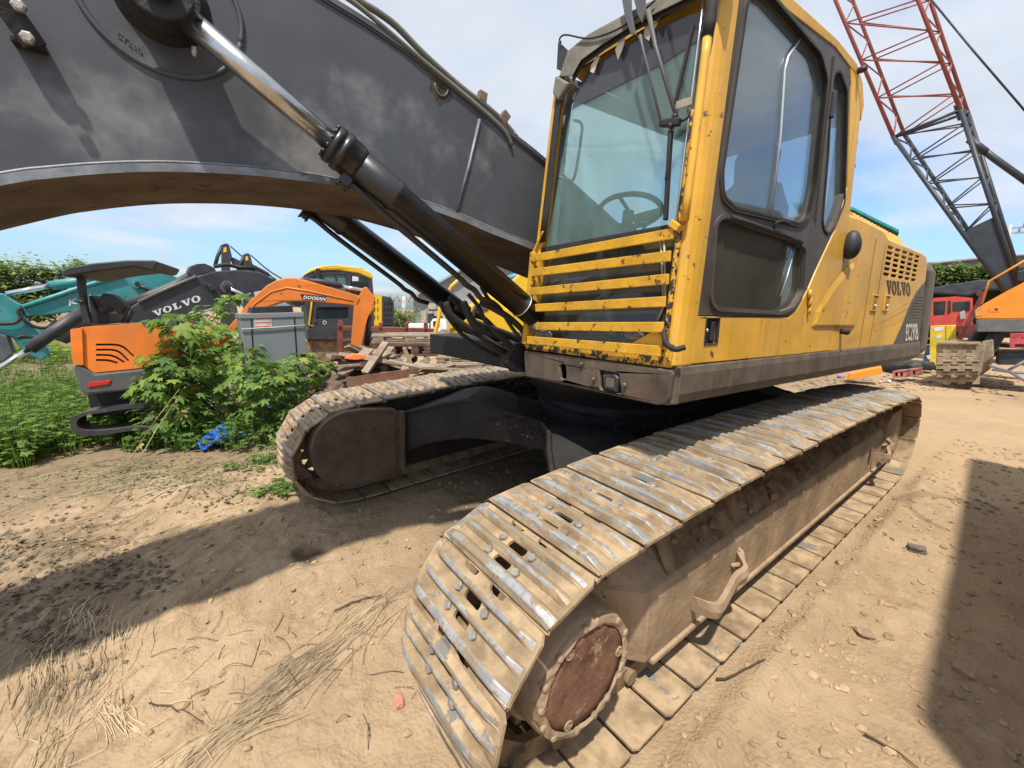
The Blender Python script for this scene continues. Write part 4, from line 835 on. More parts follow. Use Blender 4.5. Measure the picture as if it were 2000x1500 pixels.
flange(up, 1, 'boom_top_plate', BOOM, BOOM, BY + .012, .022)
bead = lambda pts, r, nm='weld_bead', m=None, par=None: MB().tube(pts, r, 7).build(nm, m or FLANGE, par or boom)
bead([(p[0], BY + .003, p[1] + .008) for p in lo], .006)
bead([(p[0], BY + .003, p[1] - .006) for p in up], .006, m=BOOM)
bead([(x, BY + .004, z) for x, z in [hs(*p, BY) for p in ((936, 234), (915, 325), (891, 413))]], .0085)
# cylinder boss with its weld ring
bc = V3(*hs(318, 2, BY)); rb = np.linalg.norm(V3(*hs(335, 147, BY)) - bc)
bead([(bc[0] + rb * math.cos(a), BY + .002, bc[1] + rb * math.sin(a)) for a in np.linspace(-2.9, .35, 40)], .010, 'weld_ring', BOOM)
bead([(bc[0] + rb * math.cos(a), BY + .002, bc[1] + rb * math.sin(a)) for a in np.linspace(.35, 3.4, 40)], .010, 'weld_ring', BOOM)
MB().lathe((bc[0], BY - .01, bc[1]), (0, 1, 0), [(0, .15), (.02, .14), (.05, .115), (.07, .112)], 36).build('pin_boss', OILY, boom, .004)
text_mesh('57210', 'casting_number', BOOM, boom, (lambda P: lambda u, v, l: (P[0] - .030 * u * .86 + .030 * v * .1, BY + l, P[1] - .030 * u * .5 + .03 * v))(V3(*hs(229, 72, BY))), bold=.02, ext=.003)
# bracket on the upper left, two bolts
a, b = at(-10, -20, 1, BY + .09), at(70, 92, 1, BY + .06)
mb = MB(); mb.bar(a, b, .062, .012, up=(0, 1, 0)); br = mb.build('hose_bracket', OILY, boom, .003)
mb = MB(); mb.box(at(58, 88, 1, BY + .025), (.075, .05, .02)); mb.build('bracket_foot', OILY, br, .003)
for q_ in ((38, 14), (55, 76)):
    MB().lathe(at(*q_, 1, BY + .085), (0, 1, 0), [(0, .018), (.014, .018), (.018, .012)], 6, smooth=False).build('bracket_bolt', BOLT, br)
# patch ring with heat mark
pc = V3(*hs(862, 172, BY)); HEAT = mat('scorched_patch', (.035, .028, .022), .8, var=.5, vscale=30, patch=.5, patchcol=(.13, .085, .045), patchscale=14)
mb = MB(); mb.plate([(pc[0] + (.068 + .012 * math.sin(i * 2.7)) * math.cos(i * .35) * .9, pc[1] + (.075 + .012 * math.sin(i * 1.9)) * math.sin(i * .35)) for i in range(18)], [], BY + .0003, BY + .001, lambda u, v, l: (u, l, v)); mb.build('scorch_mark', HEAT, boom)
bead([(pc[0] + .036 * math.cos(a), BY + .002, pc[1] + .005 + .042 * math.sin(a)) for a in np.linspace(math.pi * 1.0, math.pi * 2.05, 14)], .005, 'weld_ring', mat('bare_weld', (.17, .13, .09), .5, metal=.3))
# pipes along the top
PIPE = mat('olive_pipe', (.125, .125, .105), .5, var=.2, dust=.4, bump=.1)
def pp(L, y): return [at(a_, b_, 1, y) for a_, b_ in L]
mb = MB(); mb.tube(spl(pp(((640, -75), (690, -8), (735, 22), (775, 52), (830, 108), (900, 170), (950, 208), (985, 240), (1008, 268)), .26), 4), .016, 9); mb.build('boom_pipe', PIPE, boom)
mb = MB(); mb.tube(spl(pp(((560, -95), (640, -30), (700, 12), (760, 62), (830, 122), (930, 205), (985, 256), (1000, 285)), .31), 4), .011, 8); mb.build('boom_pipe', PIPE, boom)
mb = MB(); mb.tube(spl(pp(((1008, 268), (1030, 285), (1068, 318), (1100, 350)), .26), 4), .011, 8); mb.build('boom_hose', RUBBER, boom)
for (p0, p1) in (((940, 200), (943, 180)), ((978, 240), (990, 222))):
    mb = MB(); mb.bar(at(*p0, 1, .26), at(*p1, 1, .26), .05, .035, up=(0, 1, 0)); mb.build('pipe_clamp', mat('rust_brown_clamp', (.14, .09, .065), .7), boom, .005)
mb = MB(); mb.lathe(at(1000, 262, 1, .26), at(1012, 275, 1, .26) - at(1000, 262, 1, .26), [(0, .02), (.03, .022), (.035, .016)], 8); mb.build('hose_nut', PIPE, boom)
# ---------------------------------------------------------------- boom cylinders
def lift_cylinder(Y):
    P = lambda t: at(345 + 667 * t, 20 + 570 * t, 1, .43) * V3(1, 0, 1) + V3(0, Y, 0)
    A, B = P(0), P(1.05); d = (B - A); L = np.linalg.norm(d); d /= L; T = lambda px: float((P((px - 345) / 667) - A) @ d)
    mb = MB(); t0, t1, t2, t3 = T(655), T(694), T(762), L
    mb.lathe(A, d, [(t0 + .004, .075), (t2 + .0, .075), (t2 + .01, .079), (t2 + .03, .079), (t2 + .04, .0715), (t3, .0715)], 32); cy = mb.build('cylinder_barrel', CYL, EX)
    mb = MB(); mb.lathe(A, d, [(-.02, .043), (t0 + .02, .0425)], 28); mb.build('cylinder_rod', CHROME, EX)
    mb = MB(); mb.lathe(A, d, [(t0 - .022, .05), (t0 - .02, .083), (t0 + .008, .083), (t0 + .009, .078), (t0 + .018, .078), (t0 + .019, .0865), (t0 + .045, .0865), (t0 + .047, .082), (t1, .082), (t1 + .02, .0745)], 36); gl = mb.build('gland', CYL, cy)
    a0 = np.cross(d, (0, 1, 0)); a0 /= np.linalg.norm(a0); b0 = np.cross(d, a0)
    for k in range(12):
        an = 2 * math.pi * k / 12 + .1; q_ = A + d * (t0 - .034) + (a0 * math.cos(an) + b0 * math.sin(an)) * .068; MB().lathe(q_, d, [(0, .0095), (.014, .0095)], 8).build('gland_bolt', CYL, cy)
    # rod eye
    e = A - d * .055; mb = MB(); mb.lathe(e - V3(0, .062, 0), (0, 1, 0), [(0, .095), (.004, .1), (.12, .1), (.124, .095)], 32); mb.bar(e, A + d * .02, .09, .10, up=(0, 1, 0)); re = mb.build('rod_eye', OILY, cy, .005)
    s = 1 if Y > 0 else -1
    mb = MB(); mb.lathe(e + V3(0, s * .0, 0), (0, s, 0), [(-.16, .05), (.085, .05), (.09, .045)], 20); mb.build('pin', OILY, re)
    MB().lathe(e + d * .10 + V3(0, s * .03, -.09), (0, 0, -1), [(0, .008), (.02, .009), (.03, .005)], 6).build('grease_nipple', BOLT, re)
    # supply pipe below the barrel
    q0 = at(668, 372, 1, .43); off = q0 - (A + d * ((q0 - A) @ d)); off = off * V3(1, 0, 1); on = off / np.linalg.norm(off)
    mb = MB(); c0 = A + d * (t0 + .10) + on * .095; mb.box(c0, (.05, .055, .05), np.stack([d, V3(0, 1, 0), np.cross(d, V3(0, 1, 0))], 1)); mb.tube([c0 - on * .03, c0 + on * .03], .024, 10); ft = mb.build('pipe_fitting', CYL, cy, .006)
    for k in ((-.02, .02), (.02, .02), (-.02, -.02), (.02, -.02)): MB().lathe(c0 + on * .024 + d * k[0] + V3(0, k[1], 0), on, [(0, .007), (.012, .007)], 6).build('fitting_bolt', CYL, ft)
    L2 = T(930); pts = [c0 + d * .02, c0 + d * .06 - on * .005, A + d * (t2 + .05) + on * .102, A + d * (L2 - .08) + on * .110, A + d * L2 + on * .118, A + d * (L2 + .06) + on * .112, A + d * (L2 + .12) + on * .125, A + d * (L2 + .2) + on * .10]
    mb = MB(); mb.tube(spl(pts, 5), .0155, 9); mb.build('supply_pipe', CYL, cy)
    return A, B, d, on
CA, CB, CD, CON = lift_cylinder(.43)
CA2, CB2, CD2, CON2 = lift_cylinder(-.43)
mb = MB(); mb.tube([CB - CD * .12 + (np.cross(CD, (0, 1, 0)) * math.cos(a) + V3(0, 1, 0) * math.sin(a)) * .073 for a in np.linspace(0, 6.28, 20)], .004, 5, cap=False); mb.build('wire_tie', ALU, EX)
# hoses and bracket where the cylinders meet the deck
for (L, y, r_) in ((((905, 590), (930, 640), (975, 655), (1010, 690), (1040, 705)), .30, .022), (((870, 590), (885, 620), (930, 650), (990, 690), (1040, 720)), .15, .022), (((940, 590), (960, 600), (1000, 625), (1040, 665)), .36, .020), (((868, 605), (900, 640), (960, 660), (1030, 690)), -.1, .02), (((930, 600), (925, 625), (960, 640), (1000, 655), (1045, 680)), .22, .016), (((860, 590), (870, 612), (905, 655), (960, 690), (1030, 712)), .0, .014), (((915, 575), (935, 600), (950, 630), (985, 665), (1035, 700)), .33, .013), (((890, 600), (915, 612), (945, 622), (975, 648), (1030, 672)), .1, .018), (((940, 560), (955, 585), (975, 600), (1000, 640), (1040, 690)), .36, .012), (((878, 580), (900, 600), (930, 630), (955, 665), (1000, 700)), -.3, .02)):
    MB().tube(spl(pp(L, y), 5), r_, 8).build('hydraulic_hose', RUBBER, EX)
mb = MB(); mb.plate([(1.02, 1.16), (1.34, 1.18), (1.40, 1.24), (1.34, 1.34), (1.1, 1.42), (1.0, 1.40)], [], .31, .35, lambda u, v, l: (u, l, v)); mb.build('cylinder_bracket', OILY, EX, .008)
mb = MB(); mb.plate([(.95, 1.16), (1.16, 1.18), (1.2, 1.24), (1.16, 1.30), (1.0, 1.36), (.95, 1.36)], [], -.50, -.46, lambda u, v, l: (u, l, v)); mb.build('cylinder_bracket', OILY, EX, .008)
MB().box((.98, -.1, 1.23), (.36, .9, .12)).build('bracket_crossmember', OILY, EX, .01)
# ================================================================ PLANTS, STRAW, STONES
def leaf_mat(name, c0, c1, tr=.35, yellow=.0):
    m = bpy.data.materials.new(name); m.use_nodes = True; nt = m.node_tree; N = nt.nodes; L = nt.links; N.clear()
    out = N.new('ShaderNodeOutputMaterial'); oi = N.new('ShaderNodeObjectInfo'); tc = N.new('ShaderNodeTexCoord'); ge = N.new('ShaderNodeNewGeometry')
    no = N.new('ShaderNodeTexNoise'); no.inputs['Scale'].default_value = 9; L.new(tc.outputs['Object'], no.inputs['Vector'])
    ad = N.new('ShaderNodeMath'); ad.operation = 'MULTIPLY_ADD'; L.new(ge.outputs['Random Per Island'], ad.inputs[0]); ad.inputs[1].default_value = .6; L.new(no.outputs[0], ad.inputs[2])
    mr = N.new('ShaderNodeMapRange'); L.new(ad.outputs[0], mr.inputs[0]); mr.inputs[1].default_value = .3; mr.inputs[2].default_value = 1.2
    mx = N.new('ShaderNodeMix'); mx.data_type = 'RGBA'; L.new(mr.outputs[0], mx.inputs['Factor']); mx.inputs['A'].default_value = (*c0, 1); mx.inputs['B'].default_value = (*c1, 1)
    bs = N.new('ShaderNodeBsdfPrincipled'); bs.inputs['Roughness'].default_value = .55; bs.inputs['Specular IOR Level'].default_value = .3; L.new(mx.outputs['Result'], bs.inputs['Base Color'])
    tl = N.new('ShaderNodeBsdfTranslucent'); br = N.new('ShaderNodeMix'); br.data_type = 'RGBA'; br.blend_type = 'MULTIPLY'; br.inputs['Factor'].default_value = 1; L.new(mx.outputs['Result'], br.inputs['A']); br.inputs['B'].default_value = (1.5, 1.6, .6, 1); L.new(br.outputs['Result'], tl.inputs[0])
    ms = N.new('ShaderNodeMixShader'); ms.inputs[0].default_value = tr; L.new(bs.outputs[0], ms.inputs[1]); L.new(tl.outputs[0], ms.inputs[2]); L.new(ms.outputs[0], out.inputs[0]); return m
LEAF = leaf_mat('weed_leaf', (.05, .10, .018), (.16, .27, .055))
LEAFY = leaf_mat('young_weed_leaf', (.10, .17, .025), (.27, .37, .07))
YLEAF = leaf_mat('yellowed_leaf', (.30, .27, .06), (.42, .36, .10), .3)
LEAFM = leaf_mat('carpet_leaf', (.06, .115, .02), (.19, .29, .055))
LEAFD = leaf_mat('tree_leaf', (.09, .14, .045), (.24, .30, .12), .3)
STEMM = mat('green_stem', (.12, .17, .05), .7, var=.3)
WITHER = mat('withered_leaf', (.15, .118, .075), .9, var=.5, vscale=20, bump=.3)
STRAW = mat('dry_straw', (.44, .345, .21), .85, var=.5, vscale=1.6, bump=.1)
LEAF_OUT = [(0, 0), (.10, .14), (.30, .10), (.48, .30), (.34, .36), (.30, .42), (.46, .62), (.44, .78), (.26, .66), (.14, .62), (.10, .80), (0, 1.0)]
LEAF_OUT = LEAF_OUT + [(-x, y) for x, y in LEAF_OUT[-2:0:-1]]
def add_leaf(mb, base, d, nrm, size, mi=0, curl=.25):
    d = np.asarray(d, float); d /= np.linalg.norm(d) + 1e-9; nrm = np.asarray(nrm, float); s = np.cross(d, nrm); s /= np.linalg.norm(s) + 1e-9; nn = np.cross(s, d)
    vs = [base + d * .45 * size + nn * .03 * size]
    for x, y in LEAF_OUT: vs.append(base + (s * x + d * y - nn * (curl * (y ** 2) * .5 + .35 * abs(x) ** 1.5 * curl)) * size)
    n = len(LEAF_OUT); mb.add(vs, [(0, 1 + i, 1 + (i + 1) % n) for i in range(n)], mi, True)
def weed_meshes(h, nl, seed, spread=.26, msize=(.07, .15)):
    R_ = random.Random(seed); st = MB(); fo = MB()
    main = spl([(0, 0, 0), (R_.uniform(-.05, .05), R_.uniform(-.05, .05), h * .4), (R_.uniform(-.12, .12), R_.uniform(-.12, .12), h * .75), (R_.uniform(-.2, .2), R_.uniform(-.2, .2), h)], 6)
    st.tube(main, [.007 * (1 - .7 * i / len(main)) for i in range(len(main))], 5)
    for k in range(nl):
        t = (.12 + .88 * R_.random()); p = main[min(len(main) - 1, int(t * (len(main) - 1)))]; a = R_.random() * 6.283; L = spread * (.35 + .65 * R_.random()) * (1.1 - .55 * t)
        tip = p + V3(math.cos(a) * L, math.sin(a) * L, L * R_.uniform(.05, .6))
        if k % 2 == 0: st.tube([p, (p + tip) / 2 + V3(0, 0, .02), tip], .0025, 3, cap=False)
        add_leaf(fo, tip, (math.cos(a) * .9, math.sin(a) * .9, R_.uniform(-.75, .05)), (math.cos(a) * .25, math.sin(a) * .25, 1), R_.uniform(*msize), 1 if R_.random() < .05 else (2 if R_.random() < .3 * t else 0), R_.uniform(.15, .6))
    return st.mesh('stem', STEMM, False), fo.mesh('foliage', [LEAF, YLEAF, LEAFY], False)
one = MB(); add_leaf(one, V3(0, 0, 0), (0, 1, -.35), (0, .3, 1), 1.0, 0, .4); LEAF1 = one.mesh('leaf', LEAFY, False)
WM = [weed_meshes(random.uniform(.85, 1.0), 120, 100 + i, .30, (.06, .15)) for i in range(7)]
FH = V3(FV[0], FV[1], 0); FH /= np.linalg.norm(FH); RH = V3(-FH[1], FH[0], 0) * -1
def ground_hit(px, py):
    D = ray(px, py); t = .5
    p = CAM + D * t
    for _ in range(400):
        if p[2] < gz_fast(p[0], p[1]): break
        t *= 1.015; p = CAM + D * t
    return p
weeds = [(325, 880, 712, 'tall leafy weed at the left edge of the thicket, in front of the orange excavator'), (345, 876, 680, 'leafy weed in front of the orange excavator, second from the thicket edge'), (372, 870, 635, 'tallest leafy weed, covering the right end of the orange excavator'),
         (392, 850, 628, 'leafy weed rising just left of the blue tarp'), (428, 815, 640, 'leafy weed growing behind the blue tarp'), (362, 850, 660, 'leafy weed standing deep in the thicket behind the yellow stalks'), (478, 838, 655, 'leafy weed growing just right of the blue tarp'),
         (512, 868, 690, 'leafy weed below the grey cabinet, left of its lower corner'), (550, 858, 700, 'leafy weed below the right corner of the grey cabinet'), (590, 838, 700, 'low leafy weed beside the far track, at its front'), (630, 805, 705, 'low leafy weed at the left end of the rusty plate'), (655, 790, 715, 'smallest leafy weed of the thicket, beside the rusty plate'),
         (490, 810, 668, 'leafy weed in front of the grey cabinet, left half'), (448, 800, 590, 'leafy weed left of the grey cabinet, topped by pale young leaves'), (562, 800, 695, 'leafy weed in front of the grey cabinet, right half'), (400, 810, 600, 'leafy weed between the orange excavator and the grey cabinet'),
         (525, 840, 715, 'leafy weed between the blue tarp and the far track'), (335, 850, 715, 'leafy weed between the canopy machine and the left thicket edge'), (385, 835, 632, 'leafy weed at the back of the thicket, left of the tarp'), (610, 815, 700, 'leafy weed behind the nose of the far track')]
for i, (px_, py_, pt_, lab) in enumerate(weeds):
    b_ = ground_hit(px_, py_); k = i % 7; D_ = ray(px_, pt_); h_ = (CAM + D_ * (((b_ - CAM) @ FH) / (D_ @ FH)))[2] - b_[2]; s_ = h_ / .92
    w = empty('leafy_weed', lab, 'weed', b_, (0, 0, random.random() * 6.28), 'leafy weeds in the thicket'); w.scale = (max(.75, s_ ** .5), max(.75, s_ ** .5), s_)
    obj('stem', WM[k][0], w); f = obj('foliage', WM[k][1], w); kind(f, 'stuff')
    for j in range(8):
        a = random.random() * 6.28; o = obj('leaf', LEAF1, w); hh = random.uniform(.25, .95); o.location = (math.cos(a) * .2, math.sin(a) * .2, hh); o.rotation_euler = (random.uniform(-.8, .1), random.uniform(-.3, .3), a - 1.57); o.scale = (s := random.uniform(.10, .17), s, s / s_)
# low green carpet on the left
def carpet(name, polys, n, label, m, hmin, hmax, sz):
    mb = MB(); cnt = 0
    for _ in range(n * 2):
        if cnt >= n: break
        P = random.choice(polys); px_ = random.uniform(P[0], P[2]); py_ = random.uniform(P[1], P[3]); b_ = ground_hit(px_, py_)
        if np.linalg.norm(b_ - CAM) > 24: continue
        cnt += 1; h_ = random.uniform(hmin, hmax); L_ = V3(random.gauss(0, .08), random.gauss(0, .08), h_)
        mb.tube([b_, b_ + L_], .003, 3, cap=False)
        for k in range(3):
            a = random.random() * 6.28; q_ = b_ + V3(math.cos(a) * .05, math.sin(a) * .05, 0); w_ = V3(-math.sin(a), math.cos(a), 0) * .004; e_ = q_ + V3(math.cos(a) * .12, math.sin(a) * .12, h_ * random.uniform(.7, 1.3)); mb.add([q_ - w_, q_ + w_, (q_ + e_) / 2 + w_ + V3(0, 0, .04), (q_ + e_) / 2 - w_ + V3(0, 0, .04), e_], [(0, 1, 2, 3), (3, 2, 4)], 0)
        for k in range(random.randint(3, 8)):
            t = .3 + .7 * random.random(); a = random.random() * 6.28; p = b_ + L_ * t + V3(math.cos(a), math.sin(a), .3) * .05
            add_leaf(mb, p, (math.cos(a), math.sin(a), random.uniform(-.5, .3)), (0, 0, 1), random.uniform(*sz), 0, random.uniform(.1, .5))
    return tag(kind(mb.build(name, m, fix=False), 'stuff'), label, 'weeds')
carpet('ground_weeds', [(-60, 690, 210, 790), (-60, 760, 160, 890), (-60, 800, 250, 860), (-60, 860, 60, 915), (100, 800, 280, 872)], 1800, 'low bright green weeds carpeting the slope at the left edge', LEAFM, .16, .52, (.05, .11))
carpet('far_weeds', [(-80, 672, 150, 712), (210, 676, 420, 700)], 420, 'tall green weeds under the teal excavator', LEAFY, .35, .8, (.12, .22))
carpet('undergrowth', [(235, 840, 470, 885), (430, 800, 640, 880), (300, 780, 600, 850)], 420, 'dark green undergrowth beneath the leafy thicket', LEAF, .1, .35, (.05, .10))
carpet('trackside_sprigs', [(500, 880, 590, 905), (470, 895, 560, 920), (505, 955, 550, 975)], 26, 'small green sprigs on the soil before the far track', LEAF, .03, .09, (.05, .08))
# withered leaves and stalks raked over the soil
def litter(name, blobs, n, m, smin, smax, label, cat, lift=.012):
    mb = MB()
    for i in range(n):
        bx, by, br = random.choice(blobs); px_ = random.gauss(bx, br); py_ = random.gauss(by, br * .42)
        if py_ < 860: continue
        p = gpx(px_, py_); p[2] = gz_fast(p[0], p[1]) + random.random() * lift; a = random.random() * 6.28
        s_ = random.uniform(smin, smax); add_leaf(mb, p, (math.cos(a), math.sin(a), random.uniform(-.1, .5)), (random.gauss(0, .5), random.gauss(0, .5), 1), s_, 0, random.uniform(-.8, 1.0))
    o = mb.build(name, m, fix=False); return tag(kind(o, 'stuff'), label, cat)
litter('withered_leaves', [(150, 1050, 90), (60, 1180, 80), (120, 1250, 60), (250, 1130, 60), (330, 920, 90), (230, 890, 90), (60, 930, 80), (420, 960, 60), (20, 1080, 60), (540, 900, 40)], 1700, WITHER, .015, .045, 'withered dark leaves matted on the soil at the left', 'leaf litter')
def stalks(name, n, gen, m, label, r0=.0006, r1=.0019):
    mb = MB()
    for i in range(n):
        px_, py_, ang, L = gen(); c = gpx(px_, py_); a = ang + random.gauss(0, .12); pts = []
        k = 6; bend = random.gauss(0, .14); hz = random.random() ** 2 * .03
        for j in range(k):
            t = j / (k - 1) - .5; aa = a + bend * t; x = c[0] + math.cos(aa) * L * t; y = c[1] + math.sin(aa) * L * t
            if on_track(x, y): break
            pts.append((x, y, gz_fast(x, y) + .004 + hz * (1 - (2 * t) ** 2)))
        if len(pts) > 2: mb.tube(pts, random.uniform(r0, r1), 4, cap=False, smooth=False)
    return tag(kind(mb.build(name, m, fix=False), 'stuff'), label, 'straw')
def dirpx(a, b): d = gpx(*b) - gpx(*a); return math.atan2(d[1], d[0])
A1 = dirpx((50, 1120), (450, 960)); A2 = dirpx((400, 1470), (760, 1180)); A3 = dirpx((60, 1480), (200, 1200))
CLUMP = [(random.gauss(230, 150), random.gauss(1010, 50), A1 + random.gauss(0, .2)) for _ in range(16)] + [(330 + 440 * u_ + random.gauss(0, 20), 1500 - 335 * u_ + random.gauss(0, 14), A2 + random.gauss(0, .15)) for u_ in np.linspace(0, 1, 12)] + [(random.uniform(-10, 260), random.uniform(1150, 1490), A3 + random.gauss(0, .3)) for _ in range(11)]
def g1():
    if random.random() < .86:
        c = random.choice(CLUMP); return (c[0] + random.gauss(0, 24), c[1] + random.gauss(0, 9), c[2], random.uniform(.06, .42))
    return (random.uniform(0, 760), random.uniform(900, 1500), random.random() * 3.14, random.uniform(.05, .2))
stalks('dry_stalks', 850, g1, STRAW, 'pale dry stalks strewn across the soil')
def g2(): return (random.gauss(280, 120), random.gauss(915, 26), random.random() * 3.14, random.uniform(.15, .6))
stalks('fallen_stems', 170, g2, mat('fallen_green_stem', (.26, .235, .11), .7, var=.4, vscale=3), 'greenish fallen stems along the edge of the weeds', .002, .004)
def g3(): return (random.gauss(640, 150), random.gauss(1260, 70), random.random() * 3.14, random.uniform(.04, .16))
stalks('root_twigs', 45, g3, mat('dark_root', (.10, .07, .045), .9), 'thin dark roots along the rut edge', .001, .0022)
# pale leaning stalks before the thicket
for i, (a, b, lab) in enumerate((((250, 905), (350, 760), 'thin yellow stalk leaning right before the thicket'), ((270, 902), (352, 772), 'second yellow stalk leaning right before the thicket'), ((388, 850), (335, 785), 'yellow stalk leaning left above the soil before the thicket'), ((-10, 842), (85, 835), 'pale stalk lying flat across the weeds at the left edge'), ((440, 840), (560, 818), 'pale stalk lying across the weeds right of the blue tarp'))):
    p0 = ground_hit(*a); d_ = (p0 - CAM) @ FH; R2 = ray(*b); p1 = CAM + R2 * (d_ / (R2 @ FH)); mb = MB(); mb.tube(spl([p0, (p0 + p1) / 2 + V3(0, 0, .03), p1], 5), [.006 - .0035 * k / 10 for k in range(11)], 5); o = mb.build('stalk', STRAW); tag(o, lab, 'stalk', 'yellow stalks by the thicket')
# twigs, stones, brick piece, tarp
def twig(a, b, r_, lab, m):
    p, q_ = gpx(*a), gpx(*b); pts = [p * (1 - t) + q_ * t + V3(random.gauss(0, .006), random.gauss(0, .006), 0) for t in np.linspace(0, 1, 7)]
    for k in pts: k[2] = gz_fast(k[0], k[1]) + r_ * 1.5 + .006
    o = MB().tube(pts, [r_ * (1 - .5 * k / 6) for k in range(7)], 6).build('twig', m); return tag(o, lab, 'twig')
DARKT = mat('dark_twig', (.09, .065, .045), .9, var=.3)
twig((290, 1355), (395, 1395), .004, 'dark twig lying on bare soil at lower left', DARKT); twig((1395, 1330), (1495, 1308), .006, 'dry stick lying beside the near track shoes', DARKT); twig((1700, 1430), (1790, 1490), .005, 'dark stick at the lower right corner', DARKT); twig((655, 1185), (740, 1160), .006, 'dark bark strip on the soil beside the track nose', DARKT)
twig((465, 1045), (505, 1080), .003, 'curved pale twig in the shadow of the boom', STRAW); twig((505, 1080), (540, 1066), .003, 'short pale twig in the shadow of the boom', STRAW)
def stone(px_, py_, s, lab, m, asp=(1, .8, .6), cat='stone', seed=0):
    bmx = bmesh.new(); bmesh.ops.create_icosphere(bmx, subdivisions=3, radius=1)
    for v in bmx.verts:
        p = v.co; k = 1 + .30 * float(fbm(p.x * 1.3 + seed, p.y * 1.3 + p.z * 1.7, 3, seed)); v.co = Vector((max(-.75, min(.75, p.x)) * asp[0] * s * k, max(-.75, min(.75, p.y)) * asp[1] * s * k, max(-.6, min(.6, p.z)) * asp[2] * s * k))
    me = bpy.data.meshes.new(cat); bmx.to_mesh(me); bmx.free(); me.materials.append(m); o = obj(cat, me); p = gpx(px_, py_); o.location = (p[0], p[1], gz_fast(p[0], p[1]) + s * .25); o.rotation_euler = (0, .1, seed * 1.7); return tag(o, lab, 'stone' if cat != 'brick_fragment' else 'brick')
ROCK = mat('grey_stone', (.17, .14, .115), .9, var=.3, vscale=8, bump=.5, bscale=30); TROCK = mat('tan_stone', (.36, .26, .16), .95, var=.25, vscale=8, bump=.5, bscale=30)
stone(1790, 1080, .062, 'dark grey angular stone right of the near track', ROCK, seed=3); stone(1690, 1235, .05, 'flat pale stone on the soil right of the track shoes', TROCK, (1, .9, .35), seed=5); stone(1885, 1310, .05, 'tan stone at the edge of the shadow on the right', TROCK, seed=8)
stone(1640, 1105, .03, 'small tan stone beside the shoe edge', TROCK, seed=9); stone(1755, 885, .06, 'pale stone at the rear end of the near track', TROCK, (1.2, .7, .4), seed=2)
PINK = mat('pink_brick', (.52, .20, .15), .85, var=.2, vscale=30, bump=.4, bscale=80)
stone(780, 1368, .045, 'rounded pink brick fragment beside the near track', PINK, (.55, .95, .6), 'brick_fragment', 11)
tc_ = ground_hit(437, 872); TARP = mat('blue_tarp_sheet', (.012, .09, .48), .45, var=.3, vscale=8, bump=.2)
bmx = bmesh.new(); bmesh.ops.create_grid(bmx, x_segments=26, y_segments=26, size=.5)
for v in bmx.verts:
    x, y = v.co.x, v.co.y; v.co = Vector((x * .62 + .03 * float(fbm(x * 5, y * 5, 2, 4)), y * .30, (.22 * math.exp(-(x * x * 4 + (y - .05) ** 2 * 5)) + .09 * float(abs(fbm(x * 2.6, y * 2.6, 2, 12)))) ))
me = bpy.data.meshes.new('blue_tarp'); bmx.to_mesh(me); bmx.free(); me.materials.append(TARP); o = obj('blue_tarp', me); o.location = tc_ + V3(0, 0, .01); o.rotation_euler = (.15, 0, .5); tag(o, 'crumpled bright blue tarp at the foot of the weeds', 'tarp')
# ================================================================ BACKGROUND
class Pl:                                    # an upright plane at a distance; pixels meet it, pieces have thickness behind it
    def __init__(s, px, d, yaw=0.0, back=0.0):
        a = math.radians(yaw); R0 = ray(px, 600); g = V3(R0[0], R0[1], 0); g /= np.linalg.norm(g); s.n = V3(g[0] * math.cos(a) - g[1] * math.sin(a), g[0] * math.sin(a) + g[1] * math.cos(a), 0)
        s.o = CAM + R0 * (d / (R0 @ FH)); s.o = s.o + s.n * back; s.h = V3(s.n[1], -s.n[0], 0)
    def p(s, px, py, l=0.0):
        D = ray(px, py); return CAM + D * (((s.o - CAM) @ s.n) / (D @ s.n)) + s.n * l
    def off(s, b): q_ = Pl.__new__(Pl); q_.n = s.n; q_.h = s.h; q_.o = s.o + s.n * b; return q_
    def fn(s): return lambda u, v, l: tuple(s.p(u, v, l))
    def slab(s, poly, th, name, m, parent=None, bev=.01, holes=(), r=0, l0=0.0):
        P = fillet(poly, r, 3) if r else poly
        mb = MB(); mb.plate(P, [h for h in holes], l0, l0 + th, s.fn()); return mb.build(name, m, parent, bev)
    def rod(s, pts, r, name, m, parent=None, l=0.0, n=8):
        return MB().tube([s.p(a, b, l) for a, b in pts], r, n).build(name, m, parent)
    def box(s, x0, y0, x1, y1, th, name, m, parent=None, bev=.008, l0=0.0): return s.slab([(x0, y0), (x1, y0), (x1, y1), (x0, y1)], th, name, m, parent, bev, l0=l0)
ORG = mat('orange_paint', (.78, .19, .014), .45, var=.14, vscale=2.5, dust=.4, streak=.35, streakcol=(.42, .14, .04), bump=.03)
ORGM = mat('orange_machine_paint', (.72, .19, .02), .4, var=.15, vscale=2, dust=.3, chip=.15, chipcol=(.12, .06, .04), chipscale=10, bump=.05)
MGREY = mat('mid_grey_plastic', (.075, .08, .085), .5, var=.15, dust=.3)
TEAL = mat('teal_paint', (.025, .26, .265), .45, var=.2, vscale=2, dust=.5, dustcol=(.25, .3, .26), streak=.5, streakcol=(.10, .19, .18), chip=.35, chipcol=(.1, .08, .06))
DKB = mat('dark_boom_paint', (.034, .034, .042), .5, var=.2, dust=.45, dustcol=(.15, .14, .13))
YEL2 = mat('clean_yellow_paint', (.78, .46, .02), .4, var=.08, dust=.2)
REDL = mat('reflector_red', (.55, .02, .02), .3, var=.1)
CHR2 = mat('clean_chrome', (.75, .75, .75), .15, metal=1, var=.05)
GREYP = mat('cabinet_grey', (.20, .225, .24), .5, var=.08, vscale=2, dust=.3, dustcol=(.3, .27, .22))
